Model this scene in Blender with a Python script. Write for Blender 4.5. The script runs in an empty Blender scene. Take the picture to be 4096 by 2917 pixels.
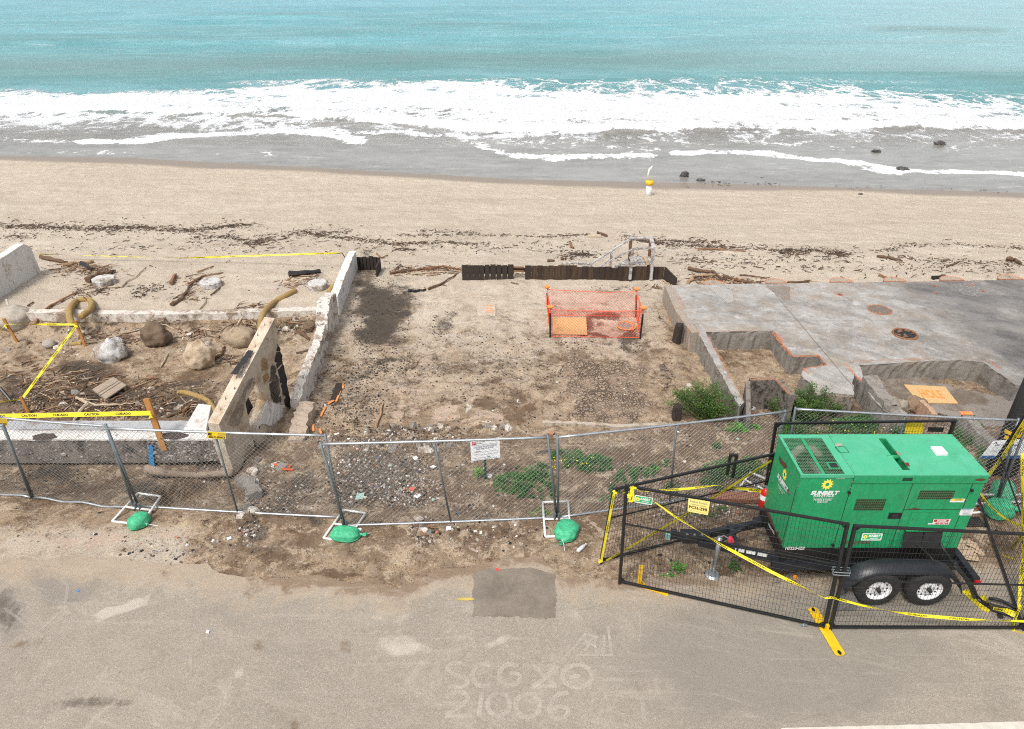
import bpy, bmesh, math, random
import numpy as np
from mathutils import Vector, Matrix
R = math.radians
random.seed(7)
S = bpy.context.scene
COL = S.collection

# ---------------------------------------------------------------- camera
CAMZ, PITCH, FOC, SX = 8.5, R(29.7), 2819.0, 4096 / 2280.0
cd = bpy.data.cameras.new('camera'); cam = bpy.data.objects.new('camera', cd); COL.objects.link(cam)
cam.location = (0, 0, CAMZ); cam.rotation_euler = (R(90) - PITCH, 0, 0)
cd.sensor_width = 36; cd.lens = FOC / 4096 * 36; cd.clip_start = .1; cd.clip_end = 6000
S.camera = cam
# ---------------------------------------------------------------- light
SUN_EL, SUN_AZ = R(58), R(215)
w = bpy.data.worlds.new('World'); S.world = w; w.use_nodes = True
wt = w.node_tree; wt.nodes.clear()
sky = wt.nodes.new('ShaderNodeTexSky'); sky.sky_type = 'NISHITA'; sky.sun_disc = False
sky.sun_elevation = SUN_EL; sky.sun_rotation = SUN_AZ; sky.dust_density = 4; sky.air_density = 1.0; sky.altitude = 0
hs = wt.nodes.new('ShaderNodeHueSaturation'); hs.inputs['Saturation'].default_value = .30
bgn = wt.nodes.new('ShaderNodeBackground'); bgn.inputs[1].default_value = .125
wo = wt.nodes.new('ShaderNodeOutputWorld')
wt.links.new(sky.outputs[0], hs.inputs['Color']); wt.links.new(hs.outputs[0], bgn.inputs[0]); wt.links.new(bgn.outputs[0], wo.inputs[0])
sl = bpy.data.lights.new('sun', 'SUN'); sl.energy = 1.5; sl.angle = R(14); sl.color = (1, .955, .9)
so = bpy.data.objects.new('sun', sl); COL.objects.link(so)
so.rotation_euler = (R(90) - SUN_EL, 0, R(180) - SUN_AZ)
vs = S.view_settings; vs.view_transform = 'Standard'; vs.look = 'None'; vs.gamma = 1; vs.exposure = .70
S.cycles.use_denoising = False; S.cycles.filter_width = 1.1; S.cycles.sample_clamp_indirect = 4
S.cycles.max_bounces = 5

# ---------------------------------------------------------------- picture -> world helpers
cP, sP = math.cos(PITCH), math.sin(PITCH)
def ray(dx, dy):
    u = (dx - 1140) * SX / FOC; v = (dy - 811.85) * SX / FOC
    return u, cP - v * sP, -sP - v * cP
def P(dx, dy, z=0.0):
    a, b, c = ray(dx, dy); t = (z - CAMZ) / c
    return Vector((a * t, b * t, z))
def V(dx, dy, y):
    a, b, c = ray(dx, dy); t = y / b
    return Vector((a * t, y, CAMZ + c * t))
def VP(dx, dy, p0, p1):          # hit the upright plane through p0, p1
    d = ray(dx, dy); nx, ny = (p1.y - p0.y), -(p1.x - p0.x)
    t = (nx * p0.x + ny * p0.y) / (nx * d[0] + ny * d[1])
    return Vector((d[0] * t, d[1] * t, CAMZ + d[2] * t))
def proj(x, y, z):
    zc = y * cP - (z - CAMZ) * sP
    v = (-y * sP - (z - CAMZ) * cP) / zc; u = x / zc
    return 1140 + u * FOC / SX, 811.85 + v * FOC / SX
ZM = dict(A=(0, 500.9, .34267), B=(667.9, 500.9, .36602), C=(1391.5, 500.9, .38946), D=(0, 890.6, .34162),
          E=(667.9, 890.6, .31722), F=(1308, 890.6, .27425), G=(1669.8, 890.6, .27419), H=(1669.8, 1113.2, .26744),
          I=(1196.7, 500.9, .17135), J=(2059.4, 779.2, .41123), K=(417.5, 640.1, .29141), L=(890.6, 1168.9, .49973),
          M=(0, 1168.9, .49973), N=(1419.3, 695.75, .40738), Q=(1140, 0, .49973), T=(0, 890.6, .20561), X=(0, 0, 1.0))
def zz(k, x, y):
    a, b, s = ZM[k]; return a + x * s, b + y * s

# ---------------------------------------------------------------- numpy noise + terrain
def _h(i, j, s):
    n = (i * 374761393 + j * 668265263 + s * 974711) & 0xffffffff
    n = ((n ^ (n >> 13)) * 1274126177) & 0xffffffff
    return ((n ^ (n >> 16)) & 0xffff) / 65535.0
def vnoise(x, y, s=0):
    x = np.asarray(x, float); y = np.asarray(y, float)
    i = np.floor(x).astype(np.int64); j = np.floor(y).astype(np.int64)
    fx = x - i; fy = y - j; fx = fx * fx * (3 - 2 * fx); fy = fy * fy * (3 - 2 * fy)
    return (_h(i, j, s) * (1 - fx) + _h(i + 1, j, s) * fx) * (1 - fy) + (_h(i, j + 1, s) * (1 - fx) + _h(i + 1, j + 1, s) * fx) * fy
def fbm(x, y, o=4, s=0):
    a, t, r = .5, 0, 0
    for k in range(o):
        r = r + a * vnoise(x * 2 ** k, y * 2 ** k, s + k); t += a; a *= .5
    return r / t
def sst(a, b, x):
    t = np.clip((x - a) / (b - a), 0, 1); return t * t * (3 - 2 * t)
def ywl(x): return np.interp(x, [-40, -26, -12, 0, 12, 30], [47, 46.3, 43.6, 41, 40, 38.0])
WATER = -2.5
def Hs(x, y, fine=True):
    x = np.asarray(x, float); y = np.asarray(y, float)
    c = np.interp(y, [7.4, 8.6, 9.4, 10.4, 11.3, 12, 21.5], [-.05, -.035, -.06, -.24, -.34, -.30, -.35])
    t = (y - 21.5) / (ywl(x) - 21.5)
    b = np.interp(t, [0, .2, .5, .85, 1, 1.5, 4], [-.35, -.8, -1.5, -2.28, WATER + .012, -3.2, -6])
    z = np.where(y > 21.5, b, c)
    left = 1 - sst(-5.75, -5.35, x)
    pit = left * sst(12.0, 12.5, y) * (1 - sst(17.9, 18.45, y))
    z = z - pit * (.42 + .3 * (fbm(x * .55, y * .55, 3, 40) - .5))
    z = z - left * sst(9.9, 11.2, y) * (1 - sst(11.9, 12.1, y)) * .18
    z = z - sst(4.2, 4.9, x) * sst(12.4, 13.2, y) * (1 - sst(20, 20.3, y)) * .12
    # dug hole in front of the left footing
    hx, hy = -6.3, 10.7
    q = ((x - hx) / .62) ** 2 + ((y - hy) / .75) ** 2
    z = z - .42 * (1 - sst(.35, 1.1, q))
    # trench of broken ground by the second stand
    lot = sst(8.6, 9.6, y) * (1 - sst(21, 23, y))
    z = z + lot * (.10 * (fbm(x * .8, y * .8, 3, 3) - .5) + .055 * (fbm(x * 4, y * 4, 3, 9) - .5))
    bz = sst(21, 24, y) * (1 - sst(.7, .95, t))
    z = z + bz * (.22 * (fbm(x * .22, y * .3, 3, 5) - .5) + .07 * (fbm(x * 1.6, y * 1.6, 3, 6) - .5))
    # mound of rubble in the middle front
    z = z + .16 * np.exp(-(((x + 1.6) / 1.5) ** 2 + ((y - 10.6) / .55) ** 2))
    z = z + .12 * np.exp(-(((x - 2.4) / 1.6) ** 2 + ((y - 11.0) / .5) ** 2))
    if fine:
        z = z + lot * .02 * (vnoise(x * 11, y * 11, 21) - .5)
    return z
_HX, _HY = np.meshgrid(np.arange(-40, 40, .08), np.arange(4, 54, .08)); _HG = Hs(_HX, _HY).tolist(); del _HX, _HY
def hq(x, y):
    u = min(max((x + 40) / .08, 0), 998.0); v = min(max((y - 4) / .08, 0), 623.0); i, j = int(u), int(v); a, b = u - i, v - j; r0, r1 = _HG[j], _HG[j + 1]
    return (r0[i] * (1 - a) + r0[i + 1] * a) * (1 - b) + (r1[i] * (1 - a) + r1[i + 1] * a) * b
def G(dx, dy, up=0.0):
    a, b, c = ray(dx, dy); z = -.3
    for _ in range(10):
        t = (z - CAMZ) / c; z = .5 * z + .5 * (hq(a * t, b * t) + up)
    p = P(dx, dy, z)
    return Vector((p.x, p.y, z))
def GZ(k, x, y, up=0.0): return G(*zz(k, x, y), up)
def PZ(k, x, y, z=0.0): return P(*zz(k, x, y), z)
def VZ(k, x, yy, y): return V(*zz(k, x, yy), y)

# ---------------------------------------------------------------- node helper
class NT:
    def __init__(s, name, **kw):
        s.m = bpy.data.materials.new(name); s.m.use_nodes = True; s.t = s.m.node_tree; s.n = s.t.nodes; s.l = s.t.links
        s.b = s.n['Principled BSDF']; s.out = s.n['Material Output']
        s.tc = s.n.new('ShaderNodeTexCoord'); s.pos = s.n.new('ShaderNodeNewGeometry').outputs['Position']
    def put(s, sock, v):
        if hasattr(v, 'is_linked'): s.l.new(v, sock)
        else:
            if isinstance(v, tuple) and len(v) == 3 and sock.type == 'RGBA': v = (*v, 1)
            sock.default_value = v
    def noise(s, sc, det=4, ro=.6, vec=None, dist=0, col=False):
        n = s.n.new('ShaderNodeTexNoise'); n.inputs['Scale'].default_value = sc; n.inputs['Detail'].default_value = det
        n.inputs['Roughness'].default_value = ro; n.inputs['Distortion'].default_value = dist
        s.l.new(vec or s.pos, n.inputs['Vector']); return n.outputs['Color' if col else 'Fac']
    def vor(s, sc, feat='F1', out='Distance', vec=None, rnd=1):
        n = s.n.new('ShaderNodeTexVoronoi'); n.feature = feat; n.inputs['Scale'].default_value = sc
        n.inputs['Randomness'].default_value = rnd
        s.l.new(vec or s.pos, n.inputs['Vector']); return n.outputs[out]
    def at(s, name):
        n = s.n.new('ShaderNodeAttribute'); n.attribute_name = name; return n.outputs['Fac']
    def ma(s, op, a, b=0.0, c=None, clamp=False):
        n = s.n.new('ShaderNodeMath'); n.operation = op; n.use_clamp = clamp
        s.put(n.inputs[0], a); s.put(n.inputs[1], b)
        if c is not None: s.put(n.inputs[2], c)
        return n.outputs[0]
    def mr(s, v, a, b, c=0.0, d=1.0, smooth=False):
        n = s.n.new('ShaderNodeMapRange'); n.interpolation_type = 'SMOOTHSTEP' if smooth else 'LINEAR'
        s.put(n.inputs[0], v)
        for i, q in enumerate((a, b, c, d)): n.inputs[i + 1].default_value = q
        return n.outputs[0]
    def mix(s, f, a, b, bl='MIX'):
        n = s.n.new('ShaderNodeMix'); n.data_type = 'RGBA'; n.blend_type = bl
        s.put(n.inputs[0], f); s.put(n.inputs[6], a); s.put(n.inputs[7], b); return n.outputs[2]
    def ramp(s, f, stops):
        n = s.n.new('ShaderNodeValToRGB'); e = n.color_ramp.elements
        while len(e) < len(stops): e.new(.5)
        for i, (p, c) in enumerate(stops): e[i].position = p; e[i].color = (*c, 1)
        s.put(n.inputs[0], f); return n.outputs[0]
    def vs(s, x, y, z, vec=None):
        n = s.n.new('ShaderNodeVectorMath'); n.operation = 'MULTIPLY'; s.l.new(vec or s.pos, n.inputs[0]); n.inputs[1].default_value = (x, y, z); return n.outputs[0]
    def bump(s, h, st=.5, d=.02, nrm=None):
        n = s.n.new('ShaderNodeBump'); n.inputs['Strength'].default_value = st; n.inputs['Distance'].default_value = d
        s.l.new(h, n.inputs['Height'])
        if nrm is not None: s.l.new(nrm, n.inputs['Normal'])
        return n.outputs[0]
    def breakup(s, mask, noise, amt=.8, lo=.4, hi=.6):   # jagged edge for a soft painted mask
        v = s.ma('ADD', mask, s.ma('MULTIPLY', s.ma('SUBTRACT', noise, .5), amt))
        return s.mr(v, lo, hi, smooth=True)
    def done(s, col, rough=.8, nrm=None, metal=0, spec=None, alpha=None):
        s.put(s.b.inputs['Base Color'], col); s.put(s.b.inputs['Roughness'], rough); s.put(s.b.inputs['Metallic'], metal)
        if nrm is not None: s.l.new(nrm, s.b.inputs['Normal'])
        if spec is not None: s.put(s.b.inputs['Specular IOR Level'], spec)
        if alpha is not None: s.put(s.b.inputs['Alpha'], alpha)
        return s.m
def simple(name, c1, c2=None, sc=6, rough=.6, metal=0, bump=0, bsc=30, spec=None, det=5, dist=.0, stretch=None):
    t = NT(name); c2 = c2 or tuple(x * .75 for x in c1)
    vec = t.tc.outputs['Object']
    if stretch: vec = t.vs(*stretch, vec=vec)
    n = t.noise(sc, det, .65, vec, dist)
    col = t.mix(t.mr(n, .3, .7), c1, c2)
    nr = t.bump(t.noise(bsc, 5, .7, vec), bump, .01) if bump else None
    return t.done(col, rough, nr, metal, spec)

# ---------------------------------------------------------------- object helpers
WL = {}
def tag(o, label=None, cat=None, group=None, kind=None):
    if label: o['label'] = label
    if cat: o['category'] = cat
    if group: o['group'] = group
    if kind: o['kind'] = kind
    return o
def thing(name, label, cat, loc, group=None):
    o = bpy.data.objects.new(name, None); COL.objects.link(o); o.location = loc; o.empty_display_size = .2
    WL[o] = Vector(loc); return tag(o, label, cat, group)
class MB:
    def __init__(s): s.v = []; s.f = []; s.mi = []; s.cm = 0
    def add(s, vs_, fs):
        k = len(s.v); s.v += [tuple(v) for v in vs_]; s.f += [tuple(i + k for i in f) for f in fs]; s.mi += [s.cm] * len(fs)
        return s
    def hexa(s, p):   # 8 corners: bottom 4 ccw, top 4
        return s.add(p, [(3, 2, 1, 0), (4, 5, 6, 7), (0, 1, 5, 4), (1, 2, 6, 5), (2, 3, 7, 6), (3, 0, 4, 7)])
    def box(s, x0, x1, y0, y1, z0, z1):
        return s.hexa([(x0, y0, z0), (x1, y0, z0), (x1, y1, z0), (x0, y1, z0), (x0, y0, z1), (x1, y0, z1), (x1, y1, z1), (x0, y1, z1)])
    def beam(s, a, b, w_, h_, up=(0, 0, 1)):
        a = Vector(a); b = Vector(b); d = (b - a).normalized(); u = Vector(up)
        if abs(d.dot(u)) > .95: u = Vector((0, 1, 0))
        sd = d.cross(u).normalized(); u = sd.cross(d)
        q = [(-1, -1), (1, -1), (1, 1), (-1, 1)]
        A = [a + sd * (w_ / 2 * i) + u * (h_ / 2 * j) for i, j in q]; B = [b + sd * (w_ / 2 * i) + u * (h_ / 2 * j) for i, j in q]
        return s.add(A + B, [(0, 1, 2, 3), (7, 6, 5, 4), (0, 4, 5, 1), (1, 5, 6, 2), (2, 6, 7, 3), (3, 7, 4, 0)])
    def tube(s, pts, r, n=6, cap=True, jit=0):
        pts = [Vector(p) for p in pts]; rs = r if isinstance(r, (list, tuple)) else [r] * len(pts); k = len(s.v)
        prev = None; vv = []
        for i, p in enumerate(pts):
            d = (pts[min(i + 1, len(pts) - 1)] - pts[max(i - 1, 0)])
            d = d.normalized() if d.length > 1e-9 else Vector((0, 0, 1))
            u = prev if prev is not None and abs(prev.dot(d)) < .9 else (Vector((0, 0, 1)) if abs(d.z) < .9 else Vector((1, 0, 0)))
            sd = d.cross(u).normalized(); u = sd.cross(d); prev = u
            for j in range(n):
                a = 2 * math.pi * j / n; q = rs[i] * (1 + random.uniform(-jit, jit))
                vv.append(p + sd * math.cos(a) * q + u * math.sin(a) * q)
        fs = [(i * n + j, i * n + (j + 1) % n, (i + 1) * n + (j + 1) % n, (i + 1) * n + j) for i in range(len(pts) - 1) for j in range(n)]
        if cap: fs += [tuple(range(n))[::-1], tuple((len(pts) - 1) * n + j for j in range(n))]
        return s.add(vv, fs)
    def cyl(s, c, r, h, n=24, r2=None):
        c = Vector(c); r2 = r if r2 is None else r2
        v = [(c.x + r * math.cos(2 * math.pi * i / n), c.y + r * math.sin(2 * math.pi * i / n), c.z) for i in range(n)]
        v += [(c.x + r2 * math.cos(2 * math.pi * i / n), c.y + r2 * math.sin(2 * math.pi * i / n), c.z + h) for i in range(n)]
        return s.add(v, [tuple(range(n))[::-1], tuple(range(n, 2 * n))] + [(i, (i + 1) % n, n + (i + 1) % n, n + i) for i in range(n)])
    def prism(s, poly, vec):   # planar polygon (3D) extruded by vec, ear-filled
        bm = bmesh.new(); vs_ = [bm.verts.new(p) for p in poly]; f = bm.faces.new(vs_)
        r = bmesh.ops.extrude_face_region(bm, geom=[f])
        bmesh.ops.translate(bm, verts=[g for g in r['geom'] if isinstance(g, bmesh.types.BMVert)], vec=Vector(vec))
        bmesh.ops.triangulate(bm, faces=[f for f in bm.faces if len(f.verts) > 4]); bmesh.ops.recalc_face_normals(bm, faces=bm.faces)
        s.bm(bm); return s
    def bm(s, bm):
        bm.verts.index_update(); s.add([v.co.copy() for v in bm.verts], [[v.index for v in f.verts] for f in bm.faces]); bm.free()
    def build(s, name, mat, parent=None, smooth=False, tag_=None, bevel=0):
        if not s.v: return None
        A = np.array(s.v, dtype=float)
        o_ = Vector(((A[:, 0].min() + A[:, 0].max()) / 2, (A[:, 1].min() + A[:, 1].max()) / 2, A[:, 2].min()))
        me = bpy.data.meshes.new(name); me.from_pydata([tuple(v) for v in (A - np.array(o_))], [], s.f)
        for m in (mat if isinstance(mat, (list, tuple)) else [mat]): me.materials.append(m)
        if isinstance(mat, (list, tuple)): me.polygons.foreach_set('material_index', s.mi)
        if smooth: me.polygons.foreach_set('use_smooth', [True] * len(me.polygons))
        me.update(); o = bpy.data.objects.new(name, me); COL.objects.link(o); WL[o] = o_
        if parent is not None: o.parent = parent; o.location = o_ - WL[parent]
        else: o.location = o_
        if bevel:
            b = o.modifiers.new('bevel', 'BEVEL'); b.width = bevel; b.segments = 2; b.limit_method = 'ANGLE'
        if tag_: tag(o, *tag_)
        return o
def rotpt(p, c, ang):
    x, y = p[0] - c[0], p[1] - c[1]; return Vector((c[0] + x * math.cos(ang) - y * math.sin(ang), c[1] + x * math.sin(ang) + y * math.cos(ang), p[2]))
def lump(mb, c, r, seed=0, amp=.18, sub=3, fl=None, fr=1.6):
    from mathutils import noise as mn
    bm = bmesh.new(); bmesh.ops.create_icosphere(bm, subdivisions=sub, radius=1)
    o = Vector((seed * 7.3, seed * 3.1, seed * 1.7))
    for v in bm.verts:
        d = v.co.normalized(); k = 1 + amp * (mn.noise(d * fr + o) + .5 * mn.noise(d * fr * 2.3 + o) + .25 * mn.noise(d * fr * 5 + o))
        v.co = Vector((d.x * r[0], d.y * r[1], d.z * r[2])) * k
        if fl is not None and v.co.z < fl * r[2]: v.co.z = fl * r[2]
        v.co += Vector(c)
    mb.bm(bm)
_TX = {}
def text2d(st, bold=0.0, shear=0.0):
    k = (st, bold, shear)
    if k not in _TX:
        c = bpy.data.curves.new('t', 'FONT'); c.body = st; c.size = 1; c.offset = bold; c.shear = shear; c.resolution_u = 2; c.fill_mode = 'FRONT'
        o = bpy.data.objects.new('t', c); COL.objects.link(o)
        dg = bpy.context.evaluated_depsgraph_get(); me = bpy.data.meshes.new_from_object(o.evaluated_get(dg))
        v = np.array([tuple(q.co)[:2] for q in me.vertices]); f = [tuple(p.vertices) for p in me.polygons]
        bpy.data.objects.remove(o); bpy.data.curves.remove(c); bpy.data.meshes.remove(me)
        mn_, mx = v.min(0), v.max(0); v = (v - mn_) / (mx - mn_); _TX[k] = (v, f, float((mx - mn_)[0] / (mx - mn_)[1]))
    return _TX[k]
def letters(mb, st, org, U, Wv, bold=.02, shear=0.0):   # fills the parallelogram org, org+U, org+Wv
    v, f, _ = text2d(st, bold, shear); org = Vector(org); U = Vector(U); Wv = Vector(Wv)
    mb.add([org + U * a + Wv * b for a, b in v], f)
def gear(mb, c, U, Wv, teeth=10, ro=1.0, ri=.68, hole=.3):
    n = teeth * 2; vs_ = []; fs = []; c = Vector(c); U = Vector(U); Wv = Vector(Wv)
    for i in range(n):
        r_ = ro if i % 2 == 0 else ri; a = 2 * math.pi * (i + (.35 if i % 2 == 0 else 0)) / n
        vs_.append(c + U * math.cos(a) * r_ + Wv * math.sin(a) * r_)
        a = 2 * math.pi * i / n; vs_.append(c + U * math.cos(a) * hole + Wv * math.sin(a) * hole)
    for i in range(n):
        j = (i + 1) % n; fs.append((2 * i, 2 * j, 2 * j + 1, 2 * i + 1))
    mb.add(vs_, fs)
def grid_mesh(name, xs, ys, zf, mat, attrs, keep=None):
    X, Y = np.meshgrid(xs, ys); Z = zf(X, Y); nx, ny = len(xs), len(ys)
    me = bpy.data.meshes.new(name); co = np.stack([X, Y, Z], -1).reshape(-1, 3)
    i = np.arange(nx * ny).reshape(ny, nx)
    q = np.stack([i[:-1, :-1], i[:-1, 1:], i[1:, 1:], i[1:, :-1]], -1).reshape(-1, 4)
    if keep is not None: q = q[keep(X, Y).reshape(-1)]
    me.vertices.add(len(co)); me.vertices.foreach_set('co', co.astype(np.float32).ravel())
    me.loops.add(len(q) * 4); me.loops.foreach_set('vertex_index', q.astype(np.int32).ravel())
    me.polygons.add(len(q)); me.polygons.foreach_set('loop_start', np.arange(0, len(q) * 4, 4, dtype=np.int32))
    me.polygons.foreach_set('use_smooth', np.ones(len(q), dtype=bool))
    me.update(calc_edges=True)
    dx, dy = proj(X, Y, Z)
    for an, fn in attrs.items():
        a = me.attributes.new(an, 'FLOAT', 'POINT'); a.data.foreach_set('value', fn(X, Y, Z, dx, dy).astype(np.float32).ravel())
    me.materials.append(mat); o = bpy.data.objects.new(name, me); COL.objects.link(o); WL[o] = Vector((0, 0, 0)); return o
def blobs(lst):
    def fn(X, Y, Z, dx, dy):
        r = np.zeros(X.shape); sc_ = np.clip(1.0 - (dy - 1624) * -.0004, .3, 1)
        wx = (fbm(X * 1.3, Y * 1.3, 5, 201) - .5) * 150 * sc_; wy = (fbm(X * 1.3 + 9, Y * 1.3, 5, 202) - .5) * 90 * sc_
        dx = dx + wx; dy = dy + wy
        for b in lst:
            k, bx, by, rx, ry, st = b[:6]; cx, cy = zz(k, bx, by); s = ZM[k][2]
            ux, uy = (dx - cx), (dy - cy)
            if len(b) > 6:
                a = b[6]; ux, uy = ux * math.cos(a) + uy * math.sin(a), -ux * math.sin(a) + uy * math.cos(a)
            d = np.sqrt((ux / (rx * s)) ** 2 + (uy / (ry * s)) ** 2)
            r = np.maximum(r, st * (1 - sst(.15, 1.5, d)) * (.92 + .16 * min(rx * s, 60) / 60))
        return r
    return fn
def segdist(dx, dy, pts, w_):      # soft polyline (in picture units, y stretched)
    r = np.full(dx.shape, 1e9)
    for (x0, y0), (x1, y1) in zip(pts[:-1], pts[1:]):
        ex, ey = x1 - x0, y1 - y0; t = np.clip(((dx - x0) * ex + (dy - y0) * ey) / (ex * ex + ey * ey), 0, 1)
        r = np.minimum(r, np.hypot(dx - x0 - t * ex, dy - y0 - t * ey))
    return 1 - sst(w_ * .3, w_ * 1.3, r)

# ================================================================ SETTING
# ---- ground: one sheet with soil, sand, ash, silt painted as masks
def ground_mat():
    t = NT('soil_and_sand')
    n1 = t.noise(.9, 8, .65); n2 = t.noise(6, 8, .7); n3 = t.noise(38, 6, .75); n4 = t.noise(150, 3, .7)
    sand = t.mix(t.mr(n1, .3, .72), (.50, .43, .345), (.40, .335, .262))
    sand = t.mix(t.mr(n3, .5, .85, 0, .6), sand, (.36, .285, .21))
    sand = t.mix(t.ma('MULTIPLY', t.mr(n4, .35, .75), .18), sand, (.62, .54, .43))
    sand = t.mix(t.mr(t.noise(.5, 8, .7, t.vs(.22, 1.3, 1), .5), .46, .66, 0, .42), sand, (.34, .275, .21)); sand = t.mix(t.mr(t.noise(.7, 9, .75, t.vs(.4, 1.6, 1), .8), .54, .66, 0, .5), sand, (.58, .515, .43))
    sand = t.mix(t.mr(t.noise(11, 8, .8), .6, .7, 0, .5), sand, (.30, .23, .165))
    dry = t.mix(t.mr(t.noise(2.2, 6, .6, dist=.6), .42, .62, smooth=True), (.37, .265, .165), (.23, .155, .092))
    dry = t.mix(t.mr(n2, .35, .68), dry, (.30, .235, .175))
    dirt = t.mix(t.mr(n2, .3, .72), (.185, .122, .076), (.105, .070, .046))
    dirt = t.mix(t.mr(n3, .48, .72), dirt, (.26, .195, .14))
    d = t.at('dirt')
    lotn = t.noise(1.5, 7, .7, dist=.5)
    c = t.mix(t.breakup(t.ma('MULTIPLY', d, 1.7), lotn, .9, .35, .75), sand, dry)
    c = t.mix(t.breakup(t.ma('SUBTRACT', d, .0), lotn, .9, .5, .8), c, dirt)
    # mottled crusts all over the plots: dark silt, scorched soil, paler flakes
    dm_ = t.mr(d, .08, .32)
    mo1 = t.noise(1.9, 10, .74, dist=.5); mo2 = t.noise(7.5, 9, .78, dist=.3); mo3 = t.noise(26, 6, .8)
    mo = t.ma('ADD', t.ma('MULTIPLY', mo1, .4), t.ma('ADD', t.ma('MULTIPLY', mo2, .36), t.ma('MULTIPLY', mo3, .24)))
    c = t.mix(t.ma('MULTIPLY', t.mr(mo, .49, .55, smooth=True), t.ma('MULTIPLY', dm_, .82)), c, (.135, .085, .048))
    c = t.mix(t.ma('MULTIPLY', t.mr(mo, .545, .59, smooth=True), t.ma('MULTIPLY', dm_, .95)), c, (.040, .028, .020))
    pl_ = t.ma('ADD', t.ma('MULTIPLY', t.noise(2.6, 9, .7, t.vs(1, 1, 1), .9), .6), t.ma('MULTIPLY', t.noise(15, 6, .8), .4))
    c = t.mix(t.ma('MULTIPLY', t.mr(pl_, .51, .56, smooth=True), t.ma('MULTIPLY', dm_, .66)), c, (.48, .38, .27))
    # damp brown stains and pale caked silt
    c = t.mix(t.ma('MULTIPLY', t.breakup(t.at('damp'), t.noise(3.5, 9, .76, dist=.6), 1.5, .30, .66), .82), c, (.12, .076, .044))
    pm = t.breakup(t.at('pale'), t.noise(3.5, 10, .75, dist=.5), 1.8, .5, .62)
    c = t.mix(t.ma('MULTIPLY', pm, .85), c, t.mix(n3, (.50, .385, .30), (.40, .30, .225)))
    # white salt / lime
    lm = t.breakup(t.at('lime'), t.noise(9, 6, .7), .8, .45, .6)
    c = t.mix(t.ma('MULTIPLY', lm, .8), c, (.58, .54, .46))
    # cracked mud
    warp = t.n.new('ShaderNodeVectorMath'); warp.operation = 'ADD'
    wn = t.vs(.12, .12, .12, t.noise(5, 3, .5, col=True)); t.l.new(t.pos, warp.inputs[0]); t.l.new(wn, warp.inputs[1])
    ve = t.vor(11, 'DISTANCE_TO_EDGE', 'Distance', warp.outputs[0]); ve2 = t.vor(4.2, 'DISTANCE_TO_EDGE', 'Distance', warp.outputs[0])
    crk = t.ma('MAXIMUM', t.mr(ve, .11, .02), t.mr(ve2, .05, .01))
    mm = t.breakup(t.at('mud'), t.noise(3.5, 9, .75), 1.3, .36, .62)
    c = t.mix(mm, c, t.mix(n2, (.36, .27, .195), (.29, .215, .155)))
    crm = t.ma('MULTIPLY', t.ma('MULTIPLY', crk, mm), t.mr(t.noise(1.7, 4, .6), .38, .55, .25, 1)); c = t.mix(t.ma('MULTIPLY', crm, .8), c, (.085, .06, .042))
    # ash
    an = t.noise(9, 9, .78, dist=.2)
    am = t.breakup(t.at('ash'), t.ma('ADD', t.ma('MULTIPLY', an, .6), t.ma('MULTIPLY', t.noise(32, 5, .8), .4)), 2.6, .26, .72)
    c = t.mix(t.ma('MULTIPLY', am, .93), c, t.mix(n3, (.032, .027, .023), (.10, .080, .060)))
    # rubble speckles: crushed concrete, tile and charcoal bits in the soil
    rc = t.ramp(t.vor(34, 'F1', 'Color'), [(0, (.05, .04, .035)), (.3, (.2, .165, .135)), (.55, (.33, .29, .25)), (.75, (.12, .09, .07)), (.93, (.55, .5, .45))])
    rm = t.breakup(t.at('rub'), t.noise(10, 7, .8), 2.2, .42, .66)
    c = t.mix(t.ma('MULTIPLY', rm, .8), c, rc)
    # loose pebbles everywhere in the soil
    pv = t.vor(30, 'F1', 'Distance'); pc = t.vor(30, 'F1', 'Color')
    sel = t.n.new('ShaderNodeSeparateColor'); t.l.new(pc, sel.inputs[0])
    peb = t.ma('MULTIPLY', t.mr(pv, .34, .24), t.mr(sel.outputs[0], .80, .84)); peb = t.ma('MULTIPLY', peb, t.mr(d, .25, .6))
    c = t.mix(peb, c, t.ramp(sel.outputs[1], [(0, (.06, .045, .035)), (.5, (.3, .25, .2)), (1, (.6, .55, .48))]))
    # wet sand by the water
    wm = t.at('wet'); wn2 = t.breakup(wm, t.noise(.35, 5, .6, t.vs(.35, 1.4, 1)), .35, .2, .75)
    c = t.mix(t.ma('MULTIPLY', wn2, .85), c, (.20, .155, .115))
    rough = t.mr(wn2, 0, 1, .93, .32)
    hh = t.ma('ADD', t.ma('MULTIPLY', n2, .6), t.ma('MULTIPLY', n3, .35))
    hh = t.ma('SUBTRACT', hh, t.ma('MULTIPLY', crm, .6)); hh = t.ma('ADD', hh, t.ma('MULTIPLY', peb, .5))
    hh = t.ma('ADD', hh, t.ma('MULTIPLY', t.ma('MULTIPLY', rm, n4), .7))
    foot = t.vor(2.6, 'SMOOTH_F1', 'Distance', t.vs(1, .8, 1)); hh = t.ma('ADD', hh, t.ma('MULTIPLY', foot, 1.1))
    b = t.bump(hh, 1.0, .06)
    # no bump where wet
    mixn = t.n.new('ShaderNodeMix'); mixn.data_type = 'VECTOR'; t.l.new(wn2, mixn.inputs[0]); t.l.new(b, mixn.inputs[4])
    gn = t.n.new('ShaderNodeNewGeometry'); t.l.new(gn.outputs['Normal'], mixn.inputs[5])
    return t.done(c, rough, mixn.outputs[1], spec=.25)
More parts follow.
